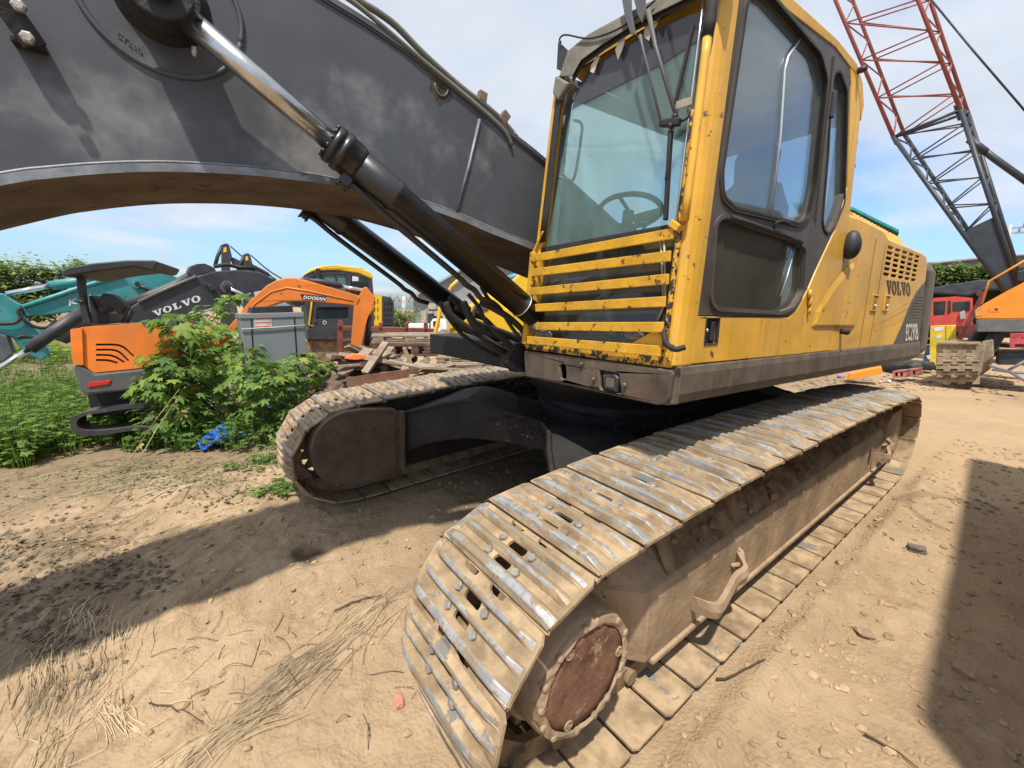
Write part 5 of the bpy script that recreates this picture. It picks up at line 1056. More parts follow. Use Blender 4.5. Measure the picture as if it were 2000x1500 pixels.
RUST = mat('rust_red_steel', (.20, .045, .032), .75, var=.3, vscale=4, dust=.3)
RUSTP = mat('rusty_plate_steel', (.19, .085, .05), .85, var=.35, vscale=5, dust=.3, bump=.3)
WOOD = mat('weathered_wood', (.26, .19, .13), .9, var=.35, vscale=5, streak=.5, streakcol=(.14, .10, .07), dust=.4, dustcol=(.4, .33, .25), bump=.4, bscale=30)
WOODD = mat('dark_pallet_wood', (.12, .075, .055), .9, var=.35, vscale=5, bump=.4, bscale=30)
TYRE = mat('tyre_rubber', (.03, .03, .032), .8, var=.3, dust=.6, dustcol=(.15, .13, .11), bump=.3)
DGLASS = mat('dark_window_glass', (.02, .028, .03), .06, var=.1, bump=0, spec=.8)
SGLASS = mat('sky_window_glass', (.10, .15, .16), .08, var=.2, bump=0, spec=.9)
def yspan(a, b): return (a, b)
# ---- orange mini excavator -------------------------------------------------------------
P = Pl(240, 5.2, -14); ME = empty('mini_excavator', 'orange mini excavator with black canopy and folded boom, half hidden in weeds', 'excavator', (P.p(240, 850)[0], P.p(240, 850)[1], gz_fast(*P.p(240, 850)[:2])))
def rel(o, root):
    bpy.context.view_layer.update(); o.matrix_parent_inverse = Matrix.Translation(root.location).inverted(); return o
class Ch:                                    # child builder: keeps world-space shapes under a root that sits at the thing's base
    def __init__(s, root): s.r = root
    def __call__(s, o, parent=None):
        o.parent = parent or s.r
        if parent is None: o.matrix_parent_inverse = Matrix.Translation(s.r.location).inverted()
        return o
K = Ch(ME)
vents = []
for i, (x0, y0, x1, y1, x2, y2) in enumerate(((188, 671, 235, 673, 262, 694), (188, 681, 228, 683, 252, 703), (188, 691, 220, 693, 244, 706), (188, 701, 212, 702, 230, 707))):
    top = spl([(x0, y0), (x1, y1), (x2, y2)], 4); vents.append([tuple(p) for p in top] + [(p[0] - 1.5, p[1] + 4.2) for p in top[::-1]])
body = K(P.slab([(158, 639), (277, 632), (345, 631), (346, 700), (273, 719), (184, 728), (164, 714), (160, 690)], 1.15, 'engine_hood', ORG, None, .03, vents, 0))
K(P.off(.06).slab([(185, 665), (270, 660), (270, 715), (185, 715)], .02, 'grille_backing', BLACKP), body)
K(P.off(-.03).slab([(137, 643), (160, 640), (163, 714), (143, 712), (139, 690)], 1.2, 'rear_corner', ORG, None, .03, r=4))
K(P.off(-.02).slab([(140, 713), (163, 717), (184, 730), (275, 721), (345, 705), (345, 740), (273, 761), (173, 771), (155, 765), (148, 740)], 1.25, 'counterweight', MGREY, None, .03))
K(P.off(-.035).slab([(174, 747), (218, 742), (214, 750), (170, 757)], .02, 'rear_reflector', REDL))
K(P.off(-.01).slab([(275, 628), (300, 627), (346, 628), (346, 636), (280, 637)], .9, 'hood_rim', MGREY, None, .01))
K(P.off(.35).slab([(172, 577), (180, 577), (190, 605), (210, 612), (213, 632), (178, 632)], .45, 'seat', BLACKP, None, .03))
K(P.off(.25).slab([(186, 590), (200, 572), (215, 576), (240, 590), (243, 604), (232, 615), (215, 600), (205, 612)], .3, 'control_console', BLACKP, None, .02))
for a in ((222, 632, 235, 600), (232, 632, 246, 606)): K(P.rod([(a[0], a[1]), (a[2], a[3])], .02, 'lever', BLACKP, l=.3))
can = [(119, 537), (122, 528), (135, 521), (180, 514), (247, 508), (300, 508), (310, 512), (302, 525), (290, 527), (262, 521), (245, 523), (200, 528), (160, 535), (125, 541)]
cano = K(P.off(-.05).slab(can, 1.25, 'canopy', BLACKP, None, .02))
K(P.off(.15).slab([(147, 532), (163, 532), (163, 560), (168, 600), (177, 632), (163, 634), (155, 600), (149, 560)], .10, 'canopy_post', BLACKP, None, .012)); K(P.off(.85).slab([(147, 532), (163, 532), (163, 560), (168, 600), (177, 632), (163, 634), (155, 600), (149, 560)], .10, 'canopy_post', BLACKP, None, .012))
K(P.rod([(158, 590), (140, 588)], .02, 'beacon_bracket', BLACKP, l=.15))
for p in (-.02,):
    tr = spl([(250, 842), (200, 850), (155, 850), (139, 838), (140, 820), (160, 806), (200, 799), (243, 790), (300, 786), (340, 790), (345, 815), (320, 838), (250, 842)], 4)
    inn = [(240 + (x - 240) * .88, 820 + (y - 820) * .68) for x, y in tr[:-1]]
    K(P.off(.05).slab([tuple(q_) for q_ in tr[:-1]], .30, 'rubber_track', TYRE, None, .01, [inn])); K(P.off(.8).slab([tuple(q_) for q_ in tr[:-1]], .30, 'rubber_track', TYRE, None, .01, [inn]))
K(P.off(.3).slab([(170, 770), (330, 750), (330, 800), (180, 815)], .6, 'undercarriage', OILY))
P2 = Pl(580, 6.5, -10)
bmp = [(436, 650), (455, 628), (487, 588), (521, 557), (540, 547), (556, 543), (580, 543), (600, 548), (631, 557), (668, 568), (700, 577), (708, 584), (700, 598), (673, 595), (640, 592), (593, 588), (556, 588), (527, 598), (492, 612), (471, 634), (452, 652), (400, 700), (345, 735), (340, 710)]
bo = K(P2.slab(bmp, .22, 'boom', ORGM, None, .015)); K(P2.rod([(470, 622), (500, 592), (530, 570), (560, 562), (600, 568), (690, 588)], .012, 'boom_rib', ORGM), bo)
K(P2.off(-.004).slab([(586, 574), (639, 579), (636, 588), (590, 584)], .004, 'name_plate', BLACKP, None, 0), bo)
def qpl(pl, q4, l): return lambda u, v, t: tuple(pl.p(*(np.array(q4[0]) * (1 - u) * (1 - v) + np.array(q4[1]) * u * (1 - v) + np.array(q4[2]) * u * v + np.array(q4[3]) * (1 - u) * v), l - t))
fnD = qpl(P2, ((592, 583), (634, 587), (635, 581), (592, 577)), -.005)
o = text_mesh('DOOSAN', 'maker_lettering', WHITE, None, lambda u, v, l: fnD(u / 4.15, v / .72, l), bold=.03, shear=.25); K(o, bo); o['label'] = 'white DOOSAN lettering'
K(P2.slab([(709, 562), (716, 560), (724, 571), (733, 580), (729, 604), (721, 615), (717, 625), (704, 687), (684, 687), (689, 624), (691, 596), (700, 580)], .2, 'arm', ORGM, None, .012))
K(P2.rod([(584, 548), (620, 549), (664, 558)], .045, 'arm_cylinder', BLACKP, l=.11)); K(P2.rod([(664, 558), (712, 567)], .026, 'cylinder_rod', CHR2, l=.11)); K(P2.rod([(722, 616), (716, 676)], .04, 'bucket_cylinder', BLACKP, l=.1))
K(MB().tube(spl([P2.p(*q_, .02) for q_ in ((640, 575), (690, 588), (715, 582), (732, 590), (722, 606), (712, 612))], 5), .012, 6).build('hose', RUBBER))
# ---- dark excavator with yellow cab roof ---------------------------------------------
P = Pl(670, 10.2, 8); g0_ = P.p(670, 690); VE = empty('tracked_excavator', 'charcoal and yellow excavator with lettered dark boom reaching left behind the orange one', 'excavator', (g0_[0], g0_[1], gz_fast(g0_[0], g0_[1]))); K = Ch(VE)
cab_poly = [(600, 536), (612, 527), (626, 525), (681, 529), (727, 543), (730, 578), (730, 640), (604, 642), (597, 600)]
dw = [(632, 536), (675, 536), (677, 570), (640, 572), (628, 568)]; dw2 = [(619, 600), (680, 600), (680, 622), (618, 624)]; rwn = [(686, 537), (719, 545), (721, 577), (686, 577)]
cabp = K(P.slab(cab_poly, 1.7, 'cab', DKB, None, .02, [fillet(dw, 3), fillet(dw2, 3), fillet(rwn, 3)]))
K(P.off(.03).slab(dw, .02, 'door_window', SGLASS), cabp); K(P.off(.03).slab(dw2, .02, 'lower_door_window', DGLASS), cabp); K(P.off(.03).slab(rwn, .02, 'rear_side_window', DGLASS), cabp)
K(P.off(-.01).slab([(655, 536), (657, 536), (657, 571), (655, 571)], .03, 'window_divider', BLACKP), cabp)
K(P.off(.005).slab([(688, 539), (700, 541), (700, 549), (688, 549)], .01, 'notice', WHITE, None, 0), cabp)
K(P.off(-.02).slab([(597, 535), (606, 526), (627, 519), (660, 517), (700, 522), (722, 530), (730, 540), (728, 546), (700, 534), (660, 528), (626, 527), (606, 533)], 1.6, 'cab_roof', YEL2, None, .03))
K(P.off(.3).slab([(703, 523), (709, 523), (709, 529), (703, 529)], .06, 'beacon', REDL))
K(P.off(.02).slab([(725, 574), (746, 576), (746, 636), (722, 637)], 1.5, 'engine_door', YEL2, None, .02, [[(731 + 6 * i, y), (733 + 6 * i, y), (733 + 6 * i, y + 9), (731 + 6 * i, y + 9)] for i in range(2) for y in (584, 600, 616)]))
K(P.off(.04).slab([(746, 577), (763, 580), (770, 590), (771, 636), (746, 637)], 1.7, 'counterweight', DKB, None, .03)); 
for i in range(3):
    for j in range(4): K(P.off(.032).slab([(750 + 6 * i, 590 + 11 * j), (754 + 6 * i, 590 + 11 * j), (754 + 6 * i, 597 + 11 * j), (750 + 6 * i, 597 + 11 * j)], .01, 'grille_slot', OILY, None, 0))
K(P.off(-.02).slab([(600, 641), (772, 637), (770, 655), (735, 664), (600, 664)], 1.8, 'deck_frame', DKB, None, .02))
K(P.off(-.02).rod([(612, 560), (608, 600), (603, 634), (612, 638)], .02, 'hand_rail', YEL2)); K(P.off(-.06).rod([(612, 548), (619, 528), (622, 528)], .03, 'mirror_arm', BLACKP)); K(P.off(-.1).slab([(617, 524), (626, 524), (624, 545), (616, 543)], .06, 'mirror', BLACKP, None, .01))
K(P.off(-.008).slab([(615, 628), (620, 628), (620, 634), (615, 634)], .01, 'door_handle', OILY), cabp); K(P.off(-.006).slab(_ell(634, 630, 4, 4, 12), .006, 'round_badge', mat('pale_badge', (.5, .5, .5), .4), None, 0, [_ell(634, 630, 2.6, 2.6, 12)]), cabp)
K(P.off(.1).slab([(600, 664), (770, 660), (785, 672), (785, 728), (590, 730), (588, 672)], .55, 'track', CHAIN, None, .03)); K(P.off(1.2).slab([(600, 664), (770, 660), (785, 672), (785, 728), (590, 730), (588, 672)], .5, 'track', CHAIN, None, .03))
PB = Pl(420, 9.0, 10)
bp = [(255, 600), (275, 588), (320, 567), (370, 545), (417, 530), (460, 527), (505, 531), (540, 547), (570, 565), (600, 590), (585, 600), (545, 578), (515, 566), (490, 572), (449, 590), (415, 602), (340, 627), (270, 640), (250, 630)]
vb_ = K(PB.slab(bp, .42, 'boom', DKB, None, .02)); K(PB.off(-.01).rod([(270, 640), (340, 628), (415, 603), (449, 591), (490, 573)], .02, 'boom_flange', mat('pale_flange', (.28, .28, .29), .5)), vb_)
fnV = qpl(PB, ((302, 619), (398, 586), (393, 574), (297, 608)), -.004)
o, _ = slab_word('VOLVO', 'maker_lettering', WHITE, None, lambda u, v, l: fnV(u / 5.0, v, l)); K(o, vb_); o['label'] = 'white VOLVO lettering'
K(PB.rod([(252, 596), (300, 575), (345, 556), (383, 533)], .085, 'arm_cylinder', DKB, l=.2)); K(PB.rod([(383, 540), (330, 562), (270, 590)], .03, 'boom_pipe', PIPE, l=-.02)); K(PB.rod([(420, 520), (445, 516), (470, 522), (500, 523)], .04, 'boom_hose', RUBBER, l=.1))
K(PB.slab([(367, 532), (372, 520), (385, 515), (402, 514), (420, 522), (425, 530), (400, 535), (375, 542)], .25, 'cylinder_mount', DKB, None, .02, l0=.08))
K(PB.off(-.12).slab(_ell(444, 561, 12, 13, 20), .12, 'pin_boss', mat('worn_boss', (.10, .095, .09), .5), None, .01)); K(PB.off(-.16).slab(_ell(444, 561, 6, 6, 14), .06, 'pin', BLACKP)); K(PB.rod([(444, 563), (470, 575), (490, 584)], .045, 'boom_cylinder_rod', CHR2, l=-.1)); K(PB.rod([(452, 574), (440, 570), (446, 566)], .04, 'rod_eye', BLACKP, l=-.1))
K(PB.slab([(402, 556), (412, 554), (420, 565), (410, 570)], .1, 'work_light', BLACKP, None, .01, l0=-.1))
K(Pl(80, 7.6, 0).rod([(-20, 732), (57, 682)], .045, 'bucket_cylinder_rod', CHR2)); K(Pl(80, 7.6, 0).rod([(57, 682), (110, 645), (160, 610)], .10, 'bucket_cylinder', DKB)); K(Pl(80, 7.7, 0).slab([(100, 660), (165, 612), (250, 596), (255, 632), (180, 650), (130, 672)], .35, 'arm', DKB, None, .02))
# ---- two upright arm tips far behind -------------------------------------------------
P = Pl(450, 16, 0)
for lab, ox, oy, s_ in (('charcoal arm tip with yellow sticker, the taller of two above the dark boom', 0, 0, 1.0), ('charcoal arm tip with yellow sticker, the lower of two above the dark boom', 44, 19, .82)):
    f_ = lambda a, b: (431 + ox + (a - 431) * s_, 475 + oy + (b - 475) * s_)
    b_ = P.p(*f_(440, 640)); r_ = empty('folded_arm', lab, 'excavator arm', (b_[0], b_[1], gz_fast(b_[0], b_[1])), None, 'arm tips above the dark boom'); K = Ch(r_)
    K(P.slab([f_(*q_) for q_ in ((432, 478), (440, 475), (447, 477), (453, 500), (449, 520), (455, 560), (470, 640), (430, 640), (432, 522))], .3, 'arm', DKB, None, .02)); K(P.off(-.01).slab([f_(*q_) for q_ in ((437, 483), (442, 483), (443, 492), (436, 493))], .01, 'sticker', YEL2, None, 0)); K(P.rod([f_(420, 518), f_(425, 500), f_(434, 480)], .06, 'cylinder', DKB, l=.1)); K(P.rod([f_(450, 480), f_(480, 507), f_(500, 522), f_(540, 546)], .025, 'cable', BLACKP, l=.1))
    K(P.slab([f_(*q_) for q_ in ((449, 500), (462, 505), (490, 520), (500, 530), (470, 530), (455, 520))], .25, 'link', DKB, None, .02, l0=.1))
# ---- teal excavator ----------------------------------------------------------------
P = Pl(150, 10.5, 0); g0_ = P.p(100, 700); TE = empty('teal_excavator', 'teal excavator with long pale boom and arm at the far left, behind the canopy', 'excavator', (g0_[0], g0_[1], gz_fast(g0_[0], g0_[1]))); K = Ch(TE)
tb = K(P.slab([(43, 603), (100, 585), (167, 562), (247, 540), (300, 532), (325, 533), (345, 541), (360, 556), (380, 600), (400, 650), (360, 650), (335, 600), (300, 575), (253, 590), (187, 603), (80, 617), (47, 617)], .5, 'boom', TEAL, None, .03))
K(P.rod([(45, 599), (100, 581), (167, 558), (240, 537)], .05, 'boom_pipe', TEAL, l=-.02)); K(P.rod([(10, 574), (97, 558)], .06, 'cylinder_rod', CHR2, l=.25)); K(P.rod([(97, 558), (150, 550), (213, 537), (235, 535)], .11, 'arm_cylinder', TEAL, l=.25))
K(P.off(-.12).slab(_ell(268, 554, 10, 9, 18), .12, 'pin_boss', TEAL, None, .01)); K(P.off(-.16).slab(_ell(268, 554, 5, 4.5, 12), .06, 'pin', BLACKP)); K(P.rod([(272, 558), (290, 566), (310, 575)], .05, 'rod_eye', BLACKP, l=-.1))
K(P.slab([(-30, 578), (5, 572), (14, 580), (30, 590), (42, 596), (46, 620), (78, 650), (88, 672), (100, 690), (80, 705), (50, 690), (25, 660), (-30, 640)], .5, 'arm', TEAL, None, .03, l0=-.05)); K(P.slab([(-30, 640), (15, 655), (28, 690), (10, 705), (-30, 712)], .8, 'bucket', mat('worn_bucket', (.12, .13, .14), .5, metal=.3), None, .03, l0=-.2))
for L in (((35, 605), (40, 620), (30, 630), (0, 632), (-20, 628)), ((42, 600), (38, 612), (60, 634), (90, 640), (110, 625)), ((35, 660), (45, 656), (62, 658), (75, 664))): K(P.rod([tuple(q_) for q_ in spl(L, 4)], .035, 'hose', RUBBER, l=-.12))
fnK = qpl(P, ((133, 598), (186, 582), (186, 572), (133, 586)), -.004); o = text_mesh('K   I', 'worn_lettering', WHITE, None, lambda u, v, l: fnK(u / 2.0, v / .72, l), bold=.02); K(o, tb)
# ---- grey cabinet ------------------------------------------------------------------
P = Pl(530, 5.7, 8); g0_ = P.p(540, 760); GC = empty('metal_cabinet', 'tilted grey sheet metal cabinet with a paper notice, standing in the weeds', 'cabinet', (g0_[0], g0_[1], gz_fast(g0_[0], g0_[1]))); K = Ch(GC)
K(P.slab([(468, 613), (593, 610), (610, 842), (499, 850)], .55, 'cabinet_body', GREYP, None, .01)); K(P.off(-.012).slab([(467, 613), (593.5, 609.5), (594, 619), (468, 623)], .6, 'top_rim', GREYP, None, .006))
for x0, x1 in (((491, 621), (498, 764)), ((575, 619), (584, 764))): K(P.off(-.006).slab([(x0[0] - 1.2, x0[1]), (x0[0] + 1.2, x0[1]), (x1[0] + 1.2, x1[1]), (x1[0] - 1.2, x1[1])], .008, 'panel_joint', OILY, None, 0))
nt_ = K(P.off(-.004).slab([(496, 621.5), (530, 620.5), (531.5, 640), (497.5, 641)], .003, 'paper_notice', mat('notice_paper', (.6, .58, .52), .8), None, 0))
for y in (623, 630, 637.5): K(P.off(-.006).slab([(498, y), (529, y - .8), (529, y + .4), (498, y + 1.2)], .002, 'red_line', REDL, None, 0), nt_)
K(P.off(-.02).rod([(471, 643), (500, 641.5), (535, 639.5), (597, 635)], .008, 'strap', mat('strap_grey', (.45, .44, .40), .6)))
K(P.slab([(492, 612), (493, 600), (573, 597), (575, 610)], .4, 'cooling_unit', BLACKP, None, .01, l0=.06))
for x in (472, 484, 558, 578): K(P.off(-.014).slab(_ell(x + (3 if x > 500 else 0), 616.5 - (x - 470) * .02, 1.2, 1.2, 8), .004, 'rivet', ALU, None, 0))
# ---- red steel rack ---------------------------------------------------------------
P = Pl(760, 8.2, 0); g0_ = P.p(660, 690); RR = empty('steel_rack', 'rust red steel rack of posts and rails behind the timber heap', 'rack', (g0_[0], g0_[1], gz_fast(g0_[0], g0_[1]))); K = Ch(RR)
K(P.slab([(658, 775), (659, 632), (662, 626), (667, 626), (670, 632), (669, 775)], .12, 'post', RUST)); K(P.slab([(686, 775), (686, 640), (694, 640), (694, 775)], .12, 'post', RUST)); K(P.slab([(660, 636), (850, 642), (850, 650), (660, 647)], .10, 'rail', RUST)); K(P.slab([(660, 662), (693, 662), (693, 667), (660, 667)], .1, 'rail', RUST))
for x in (740, 790, 828): K(P.slab([(x, 630), (x + 8, 630), (x + 8, 775), (x, 775)], .1, 'post', RUST))
# ---- timber: pallets and planks ----------------------------------------------------
def pallet(px0, px1, py, d, th, lab, m):
    P = Pl((px0 + px1) / 2, d, random.uniform(-8, 8)); g0_ = P.p((px0 + px1) / 2, py + th); r_ = empty('pallet', lab, 'pallet', tuple(g0_), None, 'pallets by the timber heap'); K = Ch(r_); w = px1 - px0
    for k in range(3): K(P.slab([(px0 + w * (.02 + .4 * k), py + th * .35), (px0 + w * (.02 + .4 * k) + w * .14, py + th * .35), (px0 + w * (.02 + .4 * k) + w * .14, py + th * .8), (px0 + w * (.02 + .4 * k), py + th * .8)], .9, 'block', m))
    for k in range(5): K(P.slab([(px0, py), (px1, py), (px1, py + th * .22), (px0, py + th * .22)], .11, 'board', m, None, .004, l0=.2 * k))
    for k in range(3): K(P.slab([(px0, py + th * .82), (px1, py + th * .82), (px1, py + th), (px0, py + th)], .1, 'bottom_board', m, None, .004, l0=.4 * k))
    for k in range(3): K(P.slab([(px0 + w * (.02 + .4 * k), py + th * .23), (px0 + w * (.02 + .4 * k) + w * .13, py + th * .23), (px0 + w * (.02 + .4 * k) + w * .13, py + th * .34), (px0 + w * (.02 + .4 * k), py + th * .34)], .9, 'stringer', m))
pallet(725, 880, 655, 6.6, 16, 'weathered pallet on top of the stack behind the timber heap', WOOD); pallet(755, 868, 672, 6.5, 24, 'dark red pallet under the weathered one behind the timber heap', WOODD); pallet(850, 975, 698, 6.1, 14, 'weathered pallet lying right of the timber heap', WOOD); pallet(880, 985, 712, 5.8, 13, 'pallet lying nearest the far track', WOOD)
hp = [(690, 715), (740, 708), (780, 712), (700, 700), (655, 708), (720, 725), (800, 722), (830, 726), (870, 735), (905, 733), (660, 722), (760, 728), (735, 696), (780, 700), (820, 708)]
ids = ['lowest', 'rearmost', 'split', 'pale', 'short', 'long', 'dark']
for i in range(88):
    if i < 66: u_ = random.gauss(0, 1); cx_ = 725 + 48 * u_; cy_ = 722 - 32 * math.exp(-u_ * u_ / 1.6) * random.random() ** .7; d_ = random.uniform(5.6, 6.9)
    else: cx_, cy_ = random.uniform(800, 975), random.gauss(728, 6); d_ = random.uniform(5.0, 6.0)
    c = dep(cx_, cy_, d_); L_ = random.uniform(.3, 1.15); a = random.random() * 3.14; tl = random.gauss(0, .32) if i < 66 else random.gauss(0, .1)
    mb = MB(); w, h_ = random.choice(((.10, .025), (.09, .05), (.14, .03), (.07, .07))); 
    R0 = np.array(Matrix.Rotation(a, 3, 'Z') @ Matrix.Rotation(tl, 3, 'Y') @ Matrix.Rotation(random.gauss(0, .4), 3, 'X')); mb.box((0, 0, 0), (L_, w, h_), R0); o = mb.build('plank', WOOD if random.random() < .8 else WOODD, None, .003); o.location = c
    tag(o, 'weathered scrap plank in the jumbled timber heap behind the far track' if i < 66 else 'flat scrap plank lying beside the pallets behind the far track', 'plank', 'planks of the timber heap' if i < 66 else 'planks beside the pallets')
P = Pl(805, 5.6, 0); o = P.slab([(786, 681), (793, 679), (809, 716), (800, 718)], .05, 'plank', mat('fresh_wood', (.36, .25, .15), .85, var=.2), None, .003); tag(o, 'pale plank standing slantwise in the timber heap', 'plank')
a0_, b0_ = dep(650, 735, 6.1), dep(985, 735, 6.0); nU, nV = 60, 30; vs = []; dl_ = (b0_ - a0_); ll_ = np.hypot(dl_[0], dl_[1]); dx_ = V3(dl_[0], dl_[1], 0) / ll_; nx_ = V3(-dx_[1], dx_[0], 0)
for i in range(nU):
    for j in range(nV):
        u_ = -.8 + (ll_ + 1.6) * i / (nU - 1); v_ = -1.1 + 2.2 * j / (nV - 1); p = V3(a0_[0], a0_[1], 0) + dx_ * u_ + nx_ * v_; e_ = min(1, max(0, min(u_ + .8, ll_ + .8 - u_) / .9)) * max(0, 1 - (v_ / 1.1) ** 2)
        vs.append((p[0], p[1], gz_fast(p[0], p[1]) - .05 + .62 * e_ ** .6 + .05 * e_ * float(fbm(p[0] * 5, p[1] * 5, 3, 66))))
mb = MB(); mb.add(vs, [(i * nV + j, (i + 1) * nV + j, (i + 1) * nV + j + 1, i * nV + j + 1) for i in range(nU - 1) for j in range(nV - 1)], 0, True)
tag(kind(mb.build('debris_mound', mat('wood_debris', (.12, .085, .06), .95, var=.5, vscale=8, bump=.8, bscale=20), fix=False), 'stuff'), 'mound of rotten wood debris under the timber heap', 'debris')
o = Pl(750, 4.75, 0).slab([(676, 738), (818, 718), (828, 830), (686, 852)], .012, 'steel_plate', RUSTP, None, .002); tag(o, 'rusty steel plate leaning behind the far track', 'steel plate')
o = Pl(690, 5.6, 0).slab([(672, 700), (690, 692), (712, 694), (716, 700), (700, 703), (680, 702)], .15, 'orange_sheet', mat('orange_plastic', (.75, .18, .05), .6), None, .01); tag(o, 'crumpled orange plastic scrap on the timber heap', 'plastic')
# ---- yellow excavator seen between the cylinders and the cab ---------------------------
P = Pl(920, 7.6, 0); g0_ = P.p(910, 705); YE = empty('parked_excavator', 'yellow excavator parked behind the lift cylinders, partly hidden by the cab', 'excavator', (g0_[0], g0_[1], gz_fast(g0_[0], g0_[1]))); K = Ch(YE)
K(P.slab([(877, 612), (900, 606), (925, 590), (950, 570), (972, 585), (990, 600), (1030, 600), (1030, 650), (876, 652)], 1.5, 'body', YEL2, None, .06)); K(P.off(.3).slab([(1005, 545), (1022, 528), (1060, 525), (1060, 610), (1000, 610)], 1.2, 'cab', YEL2, None, .05))
K(P.off(-.03).slab([(849, 651), (905, 653), (1000, 655), (1000, 668), (862, 668), (850, 660)], 1.6, 'deck_frame', DECK, None, .03)); K(P.slab([(880, 668), (1000, 668), (1000, 790), (890, 790), (880, 690)], 1.2, 'undercarriage', DECK, None, .03)); 
for x in (905, 912, 919, 926): K(P.off(-.01).slab([(x, 684), (x + 3, 684), (x + 3, 692), (x, 692)], .02, 'grille_bar', WOOD, None, 0))
K(P.off(-.05).rod([tuple(q_) for q_ in spl([(862, 592), (856, 625), (850, 652), (851, 664), (860, 671), (880, 671)], 4)], .035, 'hand_rail', YEL2)); K(P.rod([(862, 592), (880, 557), (902, 537)], .028, 'hand_rail', YEL2, l=.3)); K(P.rod([(945, 495), (955, 487)], .03, 'hand_rail', YEL2, l=.6)); K(P.off(-.04).slab([(876, 606), (886, 600), (890, 640), (878, 645)], .06, 'side_door', YEL2, None, .02)); K(P.off(-.02).slab([(925, 598), (945, 592), (955, 605), (930, 612)], .04, 'grab_recess', DECK, None, .01))
# ---- warehouse, truck, pole -------------------------------------------------------------
P = Pl(900, 34, 0); WALLB = mat('beige_cladding', (.40, .36, .29), .8, var=.1, dust=.2); WALLG = mat('grey_cladding', (.27, .27, .265), .8, var=.1); ROOFG = mat('pale_metal_roof', (.42, .43, .44), .5, var=.08, metal=.2)
g0_ = P.p(900, 645); BD = empty('warehouse', 'beige and grey clad warehouse with a low gable behind the parked machines', 'building', (g0_[0], g0_[1], gz_fast(g0_[0], g0_[1]))); K = Ch(BD)
K(P.slab([(806, 655), (806, 577), (822, 571), (893, 531), (955, 493), (1030, 530), (1120, 575), (1120, 655)], 20, 'wall', WALLG, None, .05))
for i in range(24): K(P.off(-.12).slab([(822 + i * 12.4, 655), (822 + i * 12.4, 608), (833 + i * 12.4, 608), (833 + i * 12.4, 655)], .1, 'cladding_panel', WALLB, None, .01))
for i in range(6): K(P.off(-.12).slab([(836 + i * 18, 604), (836 + i * 18, 592 - i * 2), (852 + i * 18, 592 - i * 3), (852 + i * 18, 604)], .1, 'cladding_panel', WALLB, None, .01))
K(P.off(-.6).slab([(803, 576), (822, 567), (893, 527), (955, 488), (1032, 526), (1124, 572), (1124, 577), (1030, 532), (955, 495), (893, 533), (822, 573), (803, 581)], 21, 'roof', ROOFG, None, .02)); K(P.off(-.14).slab([(835, 612), (848, 612), (848, 652), (835, 652)], .1, 'door', DKB, None, .01)); K(P.off(-.14).slab([(846, 617), (864, 617), (864, 628), (846, 628)], .1, 'window', DGLASS, None, .01))
P = Pl(1010, 26, 0); g0_ = P.p(1020, 640); o = empty('blue_roofed_shed', 'shed with pale walls and light blue roof edge glimpsed beside the cab guard', 'building', (g0_[0], g0_[1], gz_fast(g0_[0], g0_[1]))); K = Ch(o)
K(P.slab([(985, 645), (985, 543), (1035, 530), (1100, 545), (1100, 645)], 6, 'wall', ROOFG, None, .02)); K(P.off(-.3).slab([(983, 540), (1035, 526), (1102, 541), (1102, 546), (1035, 531), (983, 546)], 6.6, 'roof', mat('light_blue_trim', (.12, .42, .58), .5), None, .01))
P = Pl(845, 18, 0); g0_ = P.p(840, 660); TK = empty('white_truck', 'small white flatbed truck standing before the warehouse', 'truck', (g0_[0], g0_[1], gz_fast(g0_[0], g0_[1]))); K = Ch(TK)
K(P.slab([(795, 634), (838, 634), (838, 650), (795, 650)], 1.7, 'cargo_bed', WHITE, None, .02)); K(P.slab([(841, 655), (841, 632), (846, 624), (872, 624), (874, 655)], 1.7, 'cab', WHITE, None, .04)); K(P.off(-.02).slab([(846, 627), (858, 627), (858, 638), (846, 638)], .03, 'side_window', DGLASS, None, 0)); K(P.off(-.02).slab([(800, 640), (836, 640), (836, 643), (800, 643)], .03, 'bed_rail', GREYP, None, 0))
for x in (806, 862):
    w_ = K(P.off(-.05).slab(_ell(x, 657, 7.5, 7.5, 18), .22, 'wheel', TYRE, None, .02)); K(P.off(-.07).slab(_ell(x, 657, 3.6, 3.6, 14), .05, 'rim', GREYP, None, .01), w_)
def pole(px_, py0, py1, d, lab, arms):
    P = Pl(px_, d, 0); b_ = P.p(px_, py1); r_ = empty('utility_pole', lab, 'pole', (b_[0], b_[1], min(b_[2], gz_fast(b_[0], b_[1]))), None, 'utility poles'); K = Ch(r_); t_ = P.p(px_, py0)
    K(MB().tube([(b_[0], b_[1], gz_fast(b_[0], b_[1]) - .2), t_], [.2, .13], 12).build('pole', mat('concrete', (.42, .41, .39), .9))); 
    for (yy, w_) in arms:
        c = P.p(px_, yy); K(MB().bar(c - P.h * w_, c + P.h * w_, .1, .1).build('crossarm', mat('galvanised', (.3, .31, .32), .6)))
        for k in (-.9, -.45, .45, .9): K(MB().lathe(c + P.h * w_ * k + V3(0, 0, .05), (0, 0, 1), [(0, .05), (.1, .07), (.14, .05), (.24, .06), (.28, .03)], 8).build('insulator', mat('porcelain', (.3, .25, .22), .3)))
pole(789, 578, 650, 30, 'concrete utility pole left of the warehouse', ((584, 1.0), (590, .7)))
pole(1972, 440, 500, 30, 'concrete utility pole at the right edge beside the crane boom', ((446, 1.4), (456, .9)))
